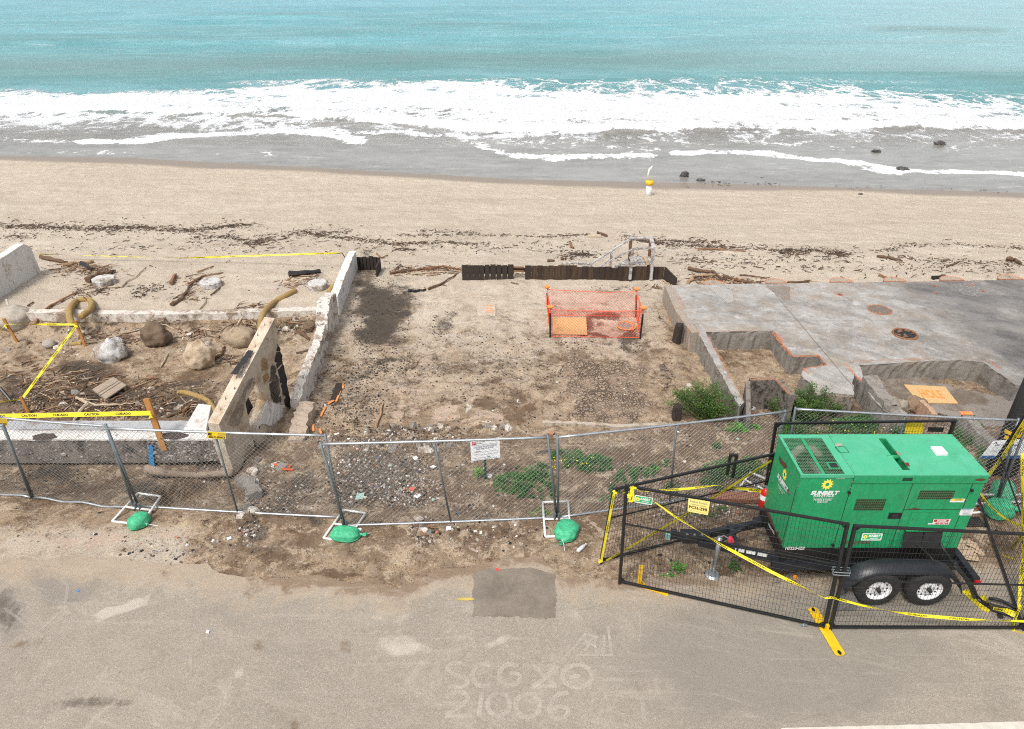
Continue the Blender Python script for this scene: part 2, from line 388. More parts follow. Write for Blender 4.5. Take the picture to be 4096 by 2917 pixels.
ASH = blobs([('B', 430, 380, 90, 90, .75), ('B', 470, 480, 170, 115, .85), ('B', 480, 620, 170, 120, .95), ('B', 390, 240, 70, 120, .55), ('B', 860, 620, 62, 85, .62), ('B', 610, 420, 60, 70, .6), ('B', 500, 700, 150, 40, .7), ('B', 900, 850, 340, 60, .42), ('B', 1250, 820, 300, 60, .40), ('B', 300, 900, 60, 70, .55), ('B', 640, 950, 60, 60, .5),
             ('B', 700, 735, 40, 60, .42), ('B', 560, 850, 150, 36, .66), ('B', 370, 890, 150, 34, .60, -.35), ('B', 350, 1070, 150, 130, .42), ('B', 250, 760, 90, 60, .42),
             ('B', 1700, 710, 110, 18, .72), ('B', 2020, 730, 80, 34, .7, .5), ('B', 1800, 620, 110, 34, .9, -.5), ('B', 1870, 585, 90, 26, .85), ('B', 2000, 650, 90, 60, .8), ('B', 1780, 700, 130, 22, .85), ('B', 1900, 390, 160, 20, .5),
             ('B', 2230, 900, 34, 100, .5, .3), ('B', 1000, 720, 400, 60, .3), ('B', 560, 1230, 170, 30, .6), ('B', 640, 330, 120, 40, .35), ('B', 1500, 960, 40, 50, .35), ('B', 1720, 1040, 14, 110, .5, -.12),
             ('B', 1250, 950, 300, 60, .3), ('B', 1200, 1100, 200, 60, .3), ('B', 1100, 1180, 700, 40, .3),
             ('A', 620, 1130, 560, 110, .72), ('A', 560, 960, 220, 70, .72), ('A', 1000, 1180, 400, 80, .6), ('A', 150, 1100, 200, 90, .62), ('A', 1290, 1040, 150, 50, .6), ('A', 120, 1020, 160, 70, .55), ('A', 760, 640, 800, 30, .55), ('A', 1250, 1150, 250, 100, .55),
             ('A', 320, 1330, 1300, 20, .3), ('A', 1500, 1000, 120, 60, .4), ('A', 1850, 1100, 80, 60, .5), ('A', 600, 720, 100, 40, .4), ('A', 1340, 760, 140, 50, .45), ('A', 1900, 680, 120, 70, .45),
             ('D', 350, 500, 220, 60, .72), ('D', 1300, 560, 160, 60, .5), ('D', 1700, 960, 260, 60, .45), ('D', 1800, 530, 70, 26, .6), ('D', 980, 600, 110, 110, .9), ('D', 2080, 790, 50, 30, .7),  # the strong blob over the dug hole blackens it
             ('E', 140, 840, 50, 30, .7), ('E', 700, 700, 240, 70, .45), ('E', 840, 960, 60, 90, .5), ('E', 1120, 380, 60, 60, .6), ('E', 1750, 400, 170, 50, .6), ('E', 60, 640, 300, 90, .4),
             ('F', 150, 1385, 60, 22, .6), ('F', 150, 420, 240, 60, .45), ('F', 620, 1330, 130, 40, .45), ('C', 1320, 1040, 180, 40, .45), ('C', 600, 680, 150, 14, .35), ('C', 1080, 870, 60, 30, .4),
             ('G', 1800, 1000, 40, 40, .6), ('G', 2000, 1100, 100, 60, .35), ('C', 800, 1060, 100, 20, .5)])
PALE = blobs([('B', 850, 1120, 100, 70, .8), ('B', 1190, 1165, 150, 50, .8), ('B', 1010, 1200, 200, 22, .6), ('B', 620, 1010, 110, 120, .55), ('B', 350, 1150, 170, 80, .5), ('B', 800, 860, 120, 100, .55), ('B', 600, 1130, 150, 60, .55),
              ('B', 1420, 1180, 40, 30, .4), ('B', 1820, 1150, 120, 70, .6), ('B', 1750, 980, 60, 50, .5), ('E', 200, 760, 180, 60, .55), ('E', 1200, 1000, 240, 90, .45), ('D', 1900, 780, 200, 50, .5),
              ('D', 1250, 720, 260, 90, .4), ('D', 700, 900, 900, 70, .55), ('E', 1300, 620, 180, 50, .3), ('F', 260, 760, 120, 40, .3), ('G', 1900, 1260, 160, 120, .6), ('F', 1180, 1380, 60, 20, .4), ('C', 100, 700, 90, 150, .3)])
LIME = blobs([('B', 1000, 1120, 50, 75, .72), ('B', 1570, 930, 50, 30, .62), ('B', 1150, 1225, 80, 14, .6), ('B', 750, 1222, 80, 12, .55), ('B', 1500, 1090, 300, 160, .28), ('D', 1290, 720, 50, 90, .55, .5), ('C', 350, 915, 26, 30, .7), ('B', 2120, 970, 40, 30, .5),
              ('D', 880, 955, 90, 40, .5), ('D', 1650, 600, 70, 90, .45), ('B', 700, 400, 60, 40, .5), ('A', 1880, 640, 60, 16, .6), ('A', 700, 680, 60, 30, .5), ('B', 950, 760, 300, 90, .3)])
DAMP = blobs([('A', 700, 1120, 700, 150, .75), ('A', 560, 960, 260, 90, .8), ('A', 1290, 1000, 200, 90, .6), ('A', 300, 640, 1500, 26, .7), ('B', 500, 560, 260, 300, .6), ('B', 200, 900, 120, 300, .5), ('B', 1000, 850, 700, 60, .45), ('B', 1650, 820, 350, 80, .5), ('B', 2100, 800, 100, 300, .5), ('B', 1120, 1090, 90, 90, .75), ('B', 1320, 1090, 200, 80, .55), ('B', 1210, 940, 60, 40, .6), ('B', 1400, 1150, 90, 50, .7), ('B', 1480, 960, 90, 50, .6), ('B', 920, 1070, 60, 26, .8), ('B', 1780, 960, 70, 30, .75), ('B', 1890, 1160, 36, 40, .7), ('B', 1950, 800, 150, 60, .35), ('B', 120, 1010, 90, 200, .5),
              ('B', 1550, 1000, 60, 40, .5), ('B', 380, 300, 90, 110, .6), ('B', 1900, 450, 250, 40, .3), ('A', 1000, 950, 300, 90, .35), ('A', 800, 900, 120, 60, .5), ('A', 1900, 640, 240, 40, .5), ('A', 1860, 1060, 60, 60, .5), ('A', 400, 620, 200, 30, .6), ('A', 150, 850, 160, 90, .45),
              ('C', 700, 760, 250, 130, .45), ('C', 1650, 930, 60, 30, .2), ('C', 1800, 880, 200, 70, .5), ('C', 320, 800, 110, 200, .4), ('D', 400, 560, 500, 110, .5), ('D', 1700, 1000, 300, 70, .6), ('D', 1600, 520, 160, 60, .4), ('E', 350, 1050, 300, 120, .5), ('E', 1400, 850, 300, 60, .5), ('E', 1550, 700, 350, 60, .4),
              ('E', 1150, 500, 100, 160, .55), ('E', 2080, 430, 200, 60, .6), ('F', 400, 480, 420, 110, .6), ('F', 900, 420, 300, 130, .5), ('F', 1120, 1450, 100, 50, .85), ('F', 700, 1250, 400, 130, .35), ('G', 2000, 700, 200, 60, .5), ('E', 300, 1235, 330, 22, .9), ('M', 1450, 212, 90, 10, .9), ('D', 1900, 930, 220, 60, .5)])
RUB = blobs([('E', 560, 560, 430, 260, .66), ('E', 860, 300, 560, 130, .45), ('D', 1850, 640, 260, 90, .5), ('D', 1640, 820, 90, 120, .7), ('E', 870, 920, 90, 120, .6), ('D', 1350, 410, 150, 120, .5), ('E', 40, 560, 200, 150, .55), ('B', 500, 1290, 400, 50, .5), ('B', 300, 1180, 220, 90, .35),
             ('F', 900, 930, 380, 70, .55), ('A', 900, 1200, 800, 60, .38), ('A', 1950, 650, 200, 60, .4), ('F', 500, 1120, 400, 150, .32), ('E', 1300, 900, 500, 160, .28), ('C', 500, 1240, 400, 100, .3), ('D', 1250, 980, 500, 60, .3), ('K', 1000, 1000, 120, 260, .4), ('B', 950, 390, 300, 30, .2)])
MUD = blobs([('B', 1900, 1030, 260, 220, 1.0), ('B', 1720, 890, 140, 80, .8), ('B', 2020, 930, 110, 60, .6), ('E', 1960, 60, 10, 90, .5)])
def f_dirt(X, Y, Z, dx, dy):
    c = np.interp(dy, [590, 635, 700, 780, 880, 930, 965, 1080, 1250], [0, .12, .22, .30, .36, .42, .66, .76, .60])
    l = np.interp(dy, [560, 690, 712, 740, 800, 850, 930, 1040, 1100, 1150, 1190, 1260], [0, 0, .54, .36, .40, .66, .82, .78, .72, .50, .24, .10])
    r = np.interp(dy, [560, 620, 660, 740, 850, 930, 1100, 1250], [0, .02, .30, .42, .5, .8, .78, .62])
    a = sst(-5.7, -5.1, X); v = l * (1 - a) + c * a
    b = sst(1380, 1560, dx); v = v * (1 - b) + r * b
    return v * (Y < 26)
def f_wet(X, Y, Z, dx, dy):
    d = Y - ywl(X); return np.clip(sst(-2.6, .2, d + .9 * (fbm(X * .16, Y * .2, 3, 71) - .5) * 2), 0, 1)
gx = np.concatenate([np.arange(-60, -24, 1.5), np.arange(-24, -11, .14), np.arange(-11, 11, .075), np.arange(11, 24, .14), np.arange(24, 61, 1.5)])
gy = np.concatenate([[-40, -10, 3], np.arange(6, 14, .05), np.arange(14, 22, .08), np.arange(22, 30, .13), np.arange(30, 52, .3), np.arange(52, 120, 4)])
gm = ground_mat()
g = grid_mesh('ground', gx, gy, Hs, gm, dict(dirt=f_dirt, ash=ASH, pale=PALE, lime=LIME, damp=DAMP, rub=RUB, mud=MUD, wet=f_wet)); tag(g, kind='structure')

# ---- road
def road_mat():
    t = NT('worn_asphalt')
    n1 = t.noise(.55, 8, .62, dist=.4); n2 = t.noise(4, 7, .7); ns = t.noise(120, 2, .6); n5 = t.noise(60, 3, .7)
    c = t.mix(t.mr(n1, .32, .7), (.365, .318, .262), (.27, .235, .193))
    c = t.mix(t.mr(n2, .4, .75), c, (.33, .288, .238))
    v = t.vor(75, 'F1', 'Color'); sp = t.n.new('ShaderNodeSeparateColor'); t.l.new(v, sp.inputs[0])
    c = t.mix(t.mr(sp.outputs[0], .80, .9, 0, .35), c, (.54, .49, .42)); c = t.mix(t.mr(sp.outputs[1], .84, .92, 0, .4), c, (.14, .12, .10))
    c = t.mix(t.mr(ns, .35, .75, 0, .5), c, (.19, .165, .13))
    mot = t.noise(1.5, 9, .72, dist=.4); c = t.mix(t.mr(mot, .52, .66, 0, .5), c, (.235, .20, .155)); c = t.mix(t.mr(t.noise(.8, 8, .7, dist=1.2), .54, .66, 0, .5), c, (.47, .405, .33))
    c = t.mix(t.ma('MULTIPLY', t.breakup(t.at('grey'), t.noise(1.6, 8, .7), .8, .3, .8), .8), c, t.mix(ns, (.265, .238, .20), (.205, .182, .152)))
    dm = t.breakup(t.at('dust'), t.noise(2.4, 10, .75, dist=.6), 1.5, .35, .95); nearb = t.breakup(t.at('nearedge'), t.noise(4, 10, .78, dist=.4), 1.6, .45, .8)
    c = t.mix(t.ma('MULTIPLY', dm, .8), c, t.mix(n2, (.42, .335, .245), (.33, .255, .18))); c = t.mix(t.ma('MULTIPLY', nearb, .85), c, t.mix(n2, (.25, .175, .115), (.17, .12, .08)))
    lm = t.breakup(t.at('light'), t.noise(2.2, 8, .7, t.vs(.6, 1.8, 1)), 1.1, .45, .75)
    c = t.mix(t.ma('MULTIPLY', lm, .5), c, (.56, .50, .43))
    sm = t.breakup(t.at('stain'), t.noise(5, 9, .8, t.vs(2.2, .8, 1), .3), 1.8, .42, 1.0)
    c = t.mix(t.ma('MULTIPLY', sm, .75), c, (.10, .08, .062))
    bm_ = t.breakup(t.at('brown'), t.noise(9, 9, .82), 2.2, .45, 1.15)
    c = t.mix(t.ma('MULTIPLY', bm_, .8), c, (.16, .11, .065))
    # faint scuffs
    for an_, sx1, sy1, lo_, hi_, cc_, mx_ in [(20, .35, 3.2, .53, .68, (.46, .41, .345), .55), (-14, .3, 3.6, .55, .7, (.185, .158, .125), .5), (8, .5, 2.2, .56, .68, (.43, .375, .30), .5), (55, .6, 5, .6, .72, (.47, .42, .35), .4)]:
        vr = t.n.new('ShaderNodeVectorRotate'); vr.inputs['Angle'].default_value = R(an_); vr.rotation_type = 'Z_AXIS'; t.l.new(t.pos, vr.inputs[0])
        gate = t.mr(t.noise(.45, 4, .6, t.vs(1, 1, 1, vr.outputs[0])), .42, .6); c = t.mix(t.ma('MULTIPLY', t.mr(t.noise(1.6, 10, .78, t.vs(sx1, sy1, 1, vr.outputs[0]), .5), lo_, hi_, 0, mx_), gate), c, cc_)
    sc = t.noise(1.2, 6, .7, t.vs(.35, 6, 1)); c = t.mix(t.mr(sc, .56, .72, 0, .35), c, (.44, .39, .33))
    sc2 = t.noise(1.5, 6, .7, t.vs(1.6, 1.2, 1), 1.5); c = t.mix(t.mr(sc2, .58, .72, 0, .4), c, (.18, .155, .13))
    return t.done(c, .9, t.bump(t.ma('ADD', n5, t.ma('MULTIPLY', ns, .7)), .55, .012), spec=.2)
edge = [('M', 0, 148), ('M', 180, 150), ('M', 430, 150), ('M', 640, 158), ('M', 760, 172), ('M', 900, 180), ('M', 1010, 210), ('M', 1100, 222), ('M', 1180, 240), ('M', 1240, 218), ('M', 1330, 222), ('M', 1480, 222), ('M', 1560, 262),
        ('M', 1660, 258), ('M', 1770, 296), ('E', 715, 1312), ('E', 880, 1235), ('E', 960, 1180), ('E', 1215, 1176), ('E', 1290, 1130), ('E', 1420, 1110), ('E', 1600, 1090), ('E', 1700, 1100), ('E', 1790, 1180), ('E', 1830, 1246),
        ('E', 2240, 1246), ('F', 600, 1445), ('F', 800, 1432), ('F', 1000, 1462), ('F', 1200, 1440), ('F', 1500, 1425), ('H', 500, 600), ('H', 900, 575), ('H', 1700, 560), ('H', 1850, 520), ('H', 2300, 460)]
ep = [P(*zz(*e), 0) for e in edge]; ep = [Vector((-14, ep[0].y + .1, 0))] + ep + [Vector((14, ep[-1].y, 0))]
ex = np.arange(-14, 14, .035); ey = np.interp(ex, [p.x for p in ep], [p.y for p in ep]) + .22 * (fbm(ex * 2.2, ex * 0, 6, 90) - .5) + .09 * (fbm(ex * 12, ex * 0, 3, 91) - .5)
def redge(X): return np.interp(X, ex, ey)
rx = np.arange(-14, 14, .07); k_ = np.linspace(0, 1, 110)
def road_sheet():
    me = bpy.data.meshes.new('road'); Yb = np.interp(rx, ex, ey)
    X, K = np.meshgrid(rx, k_); Y = 1.0 + (Yb[None, :] - 1.0) * K ** .8; Z = np.zeros_like(X)
    nx, ny = X.shape[1], X.shape[0]; i = np.arange(nx * ny).reshape(ny, nx)
    q = np.stack([i[:-1, :-1], i[:-1, 1:], i[1:, 1:], i[1:, :-1]], -1).reshape(-1, 4).tolist()
    co = np.stack([X, Y, Z], -1).reshape(-1, 3).tolist()
    base = len(co); co += [(x, y + .02, -.12) for x, y in zip(rx, Yb)]
    q += [(int(i[-1, j]), int(i[-1, j + 1]), base + j + 1, base + j) for j in range(nx - 1)]
    me.from_pydata(co, [], q); me.update()
    Xa = np.concatenate([X.ravel(), rx]); Ya = np.concatenate([Y.ravel(), Yb]); dx, dy = proj(Xa, Ya, 0 * Xa)
    att = dict(nearedge=lambda *a: sst(430, 640, dx) * .9 * (1 - sst(.0, .55, redge(Xa) - Ya)) * (.45 + .9 * fbm(Xa * .7, Ya * .7, 3, 61)), dust=lambda *a: np.maximum(.95 * (1 - sst(.0, 1.3, redge(Xa) - Ya)) * .9, blobs([('M', 500, 480, 420, 100, .4), ('M', 1200, 330, 420, 90, .45), ('M', 700, 700, 900, 200, .42), ('M', 1700, 700, 500, 160, .35), ('M', 250, 180, 300, 40, .4), ('L', 1750, 330, 60, 20, .3)])(Xa, Ya, 0, dx, dy)),
               grey=blobs([('L', 1700, 600, 900, 330, .95), ('L', 2000, 380, 700, 120, .95), ('M', 300, 260, 220, 90, 1.0), ('M', 20, 400, 70, 130, 1.2), ('M', 1100, 420, 300, 50, .5), ('L', 900, 480, 300, 160, .5), ('M', 1400, 550, 200, 70, .4)]),
               light=blobs([('M', 590, 370, 170, 40, .9, -.35), ('M', 90, 400, 40, 60, .6), ('M', 1800, 550, 260, 70, .62), ('M', 1040, 630, 40, 30, .7), ('M', 200, 420, 200, 60, .45, -.4), ('M', 1650, 330, 250, 60, .45), ('L', 500, 520, 200, 30, .6), ('M', 270, 580, 140, 90, .4), ('L', 990, 340, 40, 50, .5), ('M', 400, 850, 300, 60, .35), ('M', 150, 250, 300, 40, .3), ('L', 300, 840, 400, 80, .35)]),
               stain=blobs([('M', 10, 390, 60, 120, .95), ('M', 420, 790, 260, 50, .8), ('M', 700, 620, 330, 16, .5, -.12), ('M', 600, 440, 120, 30, .4, -.5), ('M', 440, 240, 70, 30, .55), ('M', 80, 640, 120, 20, .5), ('L', 940, 460, 50, 30, .55), ('L', 1400, 470, 120, 30, .4), ('L', 1500, 390, 60, 30, .45), ('M', 1330, 860, 50, 30, .6, -.5), ('L', 2020, 640, 200, 40, .35, .2), ('M', 1500, 600, 60, 60, .4), ('L', 1000, 740, 500, 14, .25), ('M', 60, 780, 70, 50, .5), ('M', 1380, 640, 200, 10, .4, .2), ('L', 1700, 480, 60, 14, .45)]),
               brown=blobs([('M', 780, 225, 40, 50, .9), ('M', 1105, 520, 60, 36, .95), ('M', 1500, 570, 34, 70, .9), ('M', 1205, 803, 26, 12, .8), ('M', 830, 500, 100, 20, .6, .1), ('M', 1270, 275, 36, 40, .95), ('M', 1540, 283, 14, 12, .8), ('M', 1340, 860, 60, 44, .95), ('M', 120, 540, 50, 60, .9), ('M', 40, 560, 60, 36, .9, -.6), ('M', 430, 780, 60, 30, .5), ('M', 1130, 260, 40, 60, .9), ('M', 1920, 355, 14, 14, .7), ('E', 1000, 1300, 12, 10, .9), ('M', 400, 180, 300, 12, .4)]))
    for an, fn in att.items():
        a = me.attributes.new(an, 'FLOAT', 'POINT'); a.data.foreach_set('value', np.asarray(fn(Xa, Ya, 0, dx, dy), dtype=np.float32).ravel())
    me.materials.append(road_mat()); o = bpy.data.objects.new('road', me); COL.objects.link(o); return o
tag(road_sheet(), kind='structure')
def ragged(pts, k, amp=.02, per=12, seed=0):
    out = []; n = len(pts)
    for i in range(n):
        a, b = pts[i], pts[(i + 1) % n]
        for j in range(per):
            t = j / per; p = a.lerp(b, t)
            out.append(Vector((p.x + amp * (random.random() - .5) * 2, p.y + amp * (random.random() - .5) * 2, p.z)))
    return out
def patch_mat():
    t = NT('dark_patch_asphalt'); n = t.noise(2.5, 8, .7); ns = t.noise(120, 2, .6)
    c = t.mix(t.mr(n, .35, .68), (.14, .118, .094), (.235, .20, .16)); c = t.mix(t.mr(ns, .4, .75, 0, .4), c, (.27, .235, .19)); c = t.mix(t.mr(t.noise(1.4, 9, .75), .54, .68, 0, .5), c, (.28, .24, .19))
    c = t.mix(t.mr(t.noise(9, 6, .8), .6, .7, 0, .6), c, (.34, .30, .25))
    return t.done(c, .9, t.bump(ns, .5, .01), spec=.2)
b = MB(); pp = [PZ('E', x, y, .004) for x, y in [(1216, 1215), (1300, 1185), (1640, 1180), (1790, 1230), (1800, 1400), (1785, 1530), (1500, 1520), (1214, 1518)]]
b.prism(ragged(pp, 1, .018), (0, 0, .002)); tag(b.build('asphalt_patch', patch_mat()), kind='structure')
b = MB(); pp = [PZ('X', x, y, .004) for x, y in [(1739, 1621.5), (2034, 1613.8), (2295, 1606), (2295, 1640), (1739, 1640)]]
b.prism(ragged(pp, 1, .004, 20), (0, 0, .002)); tag(b.build('road_edge_line', simple('worn_white_paint', (.60, .57, .50), (.46, .42, .36), 8, .8)), kind='structure')
# chalk numbers sprayed on the road
def faded(name, col, lo=.36, hi=.62, mx=.62):
    t = NT(name); n = t.noise(26, 6, .8); n2 = t.noise(3.2, 4, .6)
    a = t.ma('MULTIPLY', t.mr(n, lo, hi, .15, mx), t.mr(n2, .25, .6, .35, 1))
    return t.done(col, .95, None, alpha=a)
chalk, chalk2 = faded('faded_chalk', (.62, .56, .48), .38, .64, .52), faded('fainter_chalk', (.58, .53, .45), .42, .7, .42)
def stroke(mb, k, pts, wd=.035, z=.0045, n=6):
    P3 = [PZ(k, x, y, z) for x, y in pts]; out = []
    for i in range(len(P3) - 1):     # catmull
        p0 = P3[max(i - 1, 0)]; p1, p2 = P3[i], P3[i + 1]; p3 = P3[min(i + 2, len(P3) - 1)]
        for j in range(n):
            t = j / n; out.append(.5 * ((2 * p1) + (p2 - p0) * t + (2 * p0 - 5 * p1 + 4 * p2 - p3) * t * t + (3 * p1 - p0 - 3 * p2 + p3) * t ** 3))
    out.append(P3[-1]); vs_ = []
    for i, p in enumerate(out):
        d = (out[min(i + 1, len(out) - 1)] - out[max(i - 1, 0)]); d.z = 0; d = d.normalized() if d.length > 0 else Vector((1, 0, 0)); s_ = Vector((-d.y, d.x, 0)) * wd * random.uniform(.85, 1.1)
        vs_ += [p + s_, p - s_]
    mb.add(vs_, [(2 * i, 2 * i + 1, 2 * i + 3, 2 * i + 2) for i in range(len(out) - 1)])
circ = lambda cx, cy, rx_, ry_: [(cx + rx_ * math.cos(a), cy - ry_ * math.sin(a)) for a in [2 * math.pi * i / 14 for i in range(15)]]
b = MB()
for i, s_ in enumerate([[(292, 622), (240, 616), (212, 640), (240, 664), (290, 682), (302, 704), (270, 722), (212, 718)], [(402, 628), (360, 620), (328, 650), (328, 690), (360, 718), (405, 714)],
           [(530, 628), (480, 622), (445, 655), (450, 700), (500, 716), (532, 690), (534, 664)], [(534, 664), (490, 662)], [(590, 622), (640, 670), (692, 716)], [(706, 630), (650, 680), (590, 722)], [(592, 722), (700, 716)],
           circ(790, 675, 66, 50), [(760, 678), (800, 672)], [(206, 770), (230, 748), (270, 744), (300, 762), (290, 792), (200, 850)], [(200, 850), (322, 850)], [(366, 745), (352, 850)], circ(440, 800, 50, 50), circ(570, 805, 54, 52),
           [(752, 748), (700, 760), (668, 810), (684, 856), (730, 858), (750, 828), (720, 810), (672, 826)], [(722, 602), (775, 545), (828, 484)], [(780, 580), (945, 580)], [(945, 583), (926, 450)],
           [(880, 495), (868, 530), (884, 575), (900, 520), (894, 575), (908, 555), (910, 490)], [(822, 500), (836, 540), (820, 560)], [(836, 488), (870, 500), (840, 520), (872, 545)]]): stroke(b, 'L', s_, .020 if i > 14 else .032, .0045 + .0002 * i)
tag(b.build('road_chalk_marks', chalk), 'faded chalk letters and the number 21006 written on the asphalt', 'ground writing')
b = MB()
for i, s_ in enumerate([[(865, 775), (858, 790)], [(882, 890), (915, 768), (952, 886)], [(896, 828), (944, 828)]]): stroke(b, 'L', s_, .03, .0045 + .0002 * i)
tag(b.build('chalk_letter', chalk2), 'nearly vanished chalk letter A just right of the chalk number', 'ground writing')
b = MB()
for i, s_ in enumerate([[(1026, 768), (1136, 771)], [(1078, 770), (1092, 892)]]): stroke(b, 'L', s_, .03, .0045 + .0002 * i)
tag(b.build('chalk_letter', chalk2), 'nearly vanished chalk letter T, farthest right of the road writing', 'ground writing')
b = MB()
for i, s_ in enumerate([[(70, 660), (90, 690)], [(75, 335), (130, 345)], [(105, 370), (70, 412)], [(258, 242), (300, 270), (290, 350)], [(830, 330), (842, 350)], [(850, 580), (850, 665)], [(20, 370), (190, 500)], [(180, 470), (300, 360)]]): stroke(b, 'M', s_, .022, .005 + .0002 * i)
for i, s_ in enumerate([[(1026, 430), (1028, 528)], [(1062, 385), (1072, 440), (1064, 520)], [(420, 95), (440, 96)]]): stroke(b, 'L', s_, .014, .007 + .0002 * i)
tag(b.build('road_paint_scratches', chalk2), kind='stuff')
for nm, k, x, y, r_, c, lb in [('paint_dot', 'E', 1385, 1190, .035, (.75, .07, .05), 'small red paint dot on the dark asphalt patch'), ('paint_dash', 'E', 1160, 1398, .03, (.55, .40, .10), 'short yellow paint dash beside the dark asphalt patch'),
                               ('paint_dab', 'M', 347, 292, .03, (.12, .24, .45), 'small blue paint dab on the left grey asphalt')]:
    b = MB(); c_ = PZ(k, x, y, .0065 if 'dot' in nm else .0048); sx_ = 5 if 'dash' in nm else 1
    b.prism([c_ + Vector((r_ * sx_ * math.cos(a) * random.uniform(.7, 1.1), r_ * math.sin(a) * random.uniform(.7, 1.1), 0)) for a in [i * .45 for i in range(14)]], (0, 0, .0015))
    tag(b.build(nm, faded(nm, c, .2, .4, .9)), lb, 'paint mark')

# ---- sea
def sea_mat():
    t = NT('sea_water')
    y_ = t.n.new('ShaderNodeSeparateXYZ'); t.l.new(t.pos, y_.inputs[0]); Y = y_.outputs['Y']
    n1 = t.noise(.05, 8, .68, t.vs(.35, 1.1, 1)); n2 = t.noise(.3, 8, .72, t.vs(.28, .8, 1)); n3 = t.noise(1.6, 7, .72, t.vs(.35, .7, 1))
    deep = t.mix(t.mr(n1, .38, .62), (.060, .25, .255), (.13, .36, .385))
    deep = t.mix(t.mr(Y, 90, 260, 0, .7), deep, (.14, .40, .47))  # far water tinted bluer: grazing sky reflection put into the colour
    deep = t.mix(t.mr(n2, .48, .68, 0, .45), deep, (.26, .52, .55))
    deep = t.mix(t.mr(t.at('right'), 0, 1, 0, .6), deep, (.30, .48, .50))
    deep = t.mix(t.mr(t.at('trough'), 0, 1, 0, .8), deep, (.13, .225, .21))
    shal = t.mix(t.mr(n3, .35, .65), (.27, .262, .235), (.165, .158, .138)); shal = t.mix(t.mr(n2, .45, .7, 0, .6), shal, (.35, .345, .325))
    c = t.mix(t.at('shallow'), deep, shal)
    warp = t.n.new('ShaderNodeVectorMath'); warp.operation = 'ADD'
    wn = t.vs(1.7, 1.1, 1, t.noise(.35, 6, .65, t.vs(1, .6, 1), col=True)); t.l.new(t.vs(.24, .13, 1), warp.inputs[0]); t.l.new(wn, warp.inputs[1])
    e1 = t.vor(1.3, 'DISTANCE_TO_EDGE', 'Distance', warp.outputs[0]); e2 = t.vor(3.4, 'DISTANCE_TO_EDGE', 'Distance', warp.outputs[0])
    lace = t.ma('MAXIMUM', t.mr(e1, .20, .0), t.ma('MULTIPLY', t.mr(e2, .20, .0), .8))
    fz = t.mr(t.noise(.5, 9, .8, t.vs(.45, .5, 1), .6), .3, .7); fz2 = t.mr(t.noise(3.0, 6, .8, t.vs(.6, .6, 1)), .3, .7)
    lz = t.at('lacez'); p = t.ma('ADD', t.ma('MULTIPLY', fz, .42), t.ma('ADD', t.ma('MULTIPLY', lace, .30), t.ma('MULTIPLY', fz2, .28)))
    pl = t.ma('ADD', t.ma('MULTIPLY', lace, .85), t.ma('MULTIPLY', fz, .15)); p = t.ma('ADD', t.ma('MULTIPLY', p, t.ma('SUBTRACT', 1.0, lz)), t.ma('MULTIPLY', pl, lz))
    f = t.at('foam'); v = t.ma('ADD', p, t.ma('MULTIPLY', f, 1.0))
    fm = t.ma('MULTIPLY', t.mr(v, .88, 1.08, smooth=True), t.mr(f, .02, .16))
    st = t.noise(1.0, 8, .8, t.vs(.12, .6, 1)); streak = t.ma('MULTIPLY', t.mr(st, .55, .68), t.mr(t.at('streak'), 0, 1, 0, .7))
    st2 = t.noise(2.0, 8, .8, t.vs(.2, .6, 1), .5); thin = t.ma('MULTIPLY', t.mr(st2, .56, .70), t.ma('MULTIPLY', t.at('shallow'), .32))
    fm = t.ma('MAXIMUM', t.ma('MAXIMUM', fm, streak), thin)
    c = t.mix(fm, c, t.mix(fz2, (.80, .83, .84), (.93, .94, .94)))
    rough = t.mr(fm, 0, 1, .20, .85)
    wv = t.ma('ADD', t.ma('MULTIPLY', t.noise(.8, 7, .68, t.vs(.3, .7, 1), .5), 1.2), t.ma('MULTIPLY', t.noise(4.5, 4, .7, t.vs(.6, 1.4, 1)), .3))
    wv = t.ma('ADD', wv, t.ma('MULTIPLY', t.ma('MULTIPLY', fm, fz2), .5))
    bs = t.n.new('ShaderNodeBump'); bs.inputs['Distance'].default_value = .40; t.l.new(wv, bs.inputs['Height']); t.put(bs.inputs['Strength'], t.mr(t.at('calm'), 0, 1, .85, .10))
    return t.done(c, rough, bs.outputs[0], spec=.5)
xk = [0, 228, 456, 684, 912, 1140, 1368, 1596, 1824, 2052, 2280]
fu = [172, 178, 172, 163, 156, 158, 160, 160, 162, 176, 200]          # upper limit of the broken wave
fl_ = [252, 250, 255, 262, 280, 296, 296, 290, 288, 285, 292]        # front of the broken wave
sl_ = [352, 345, 350, 362, 372, 380, 392, 398, 402, 410, 424]        # edge of the swash
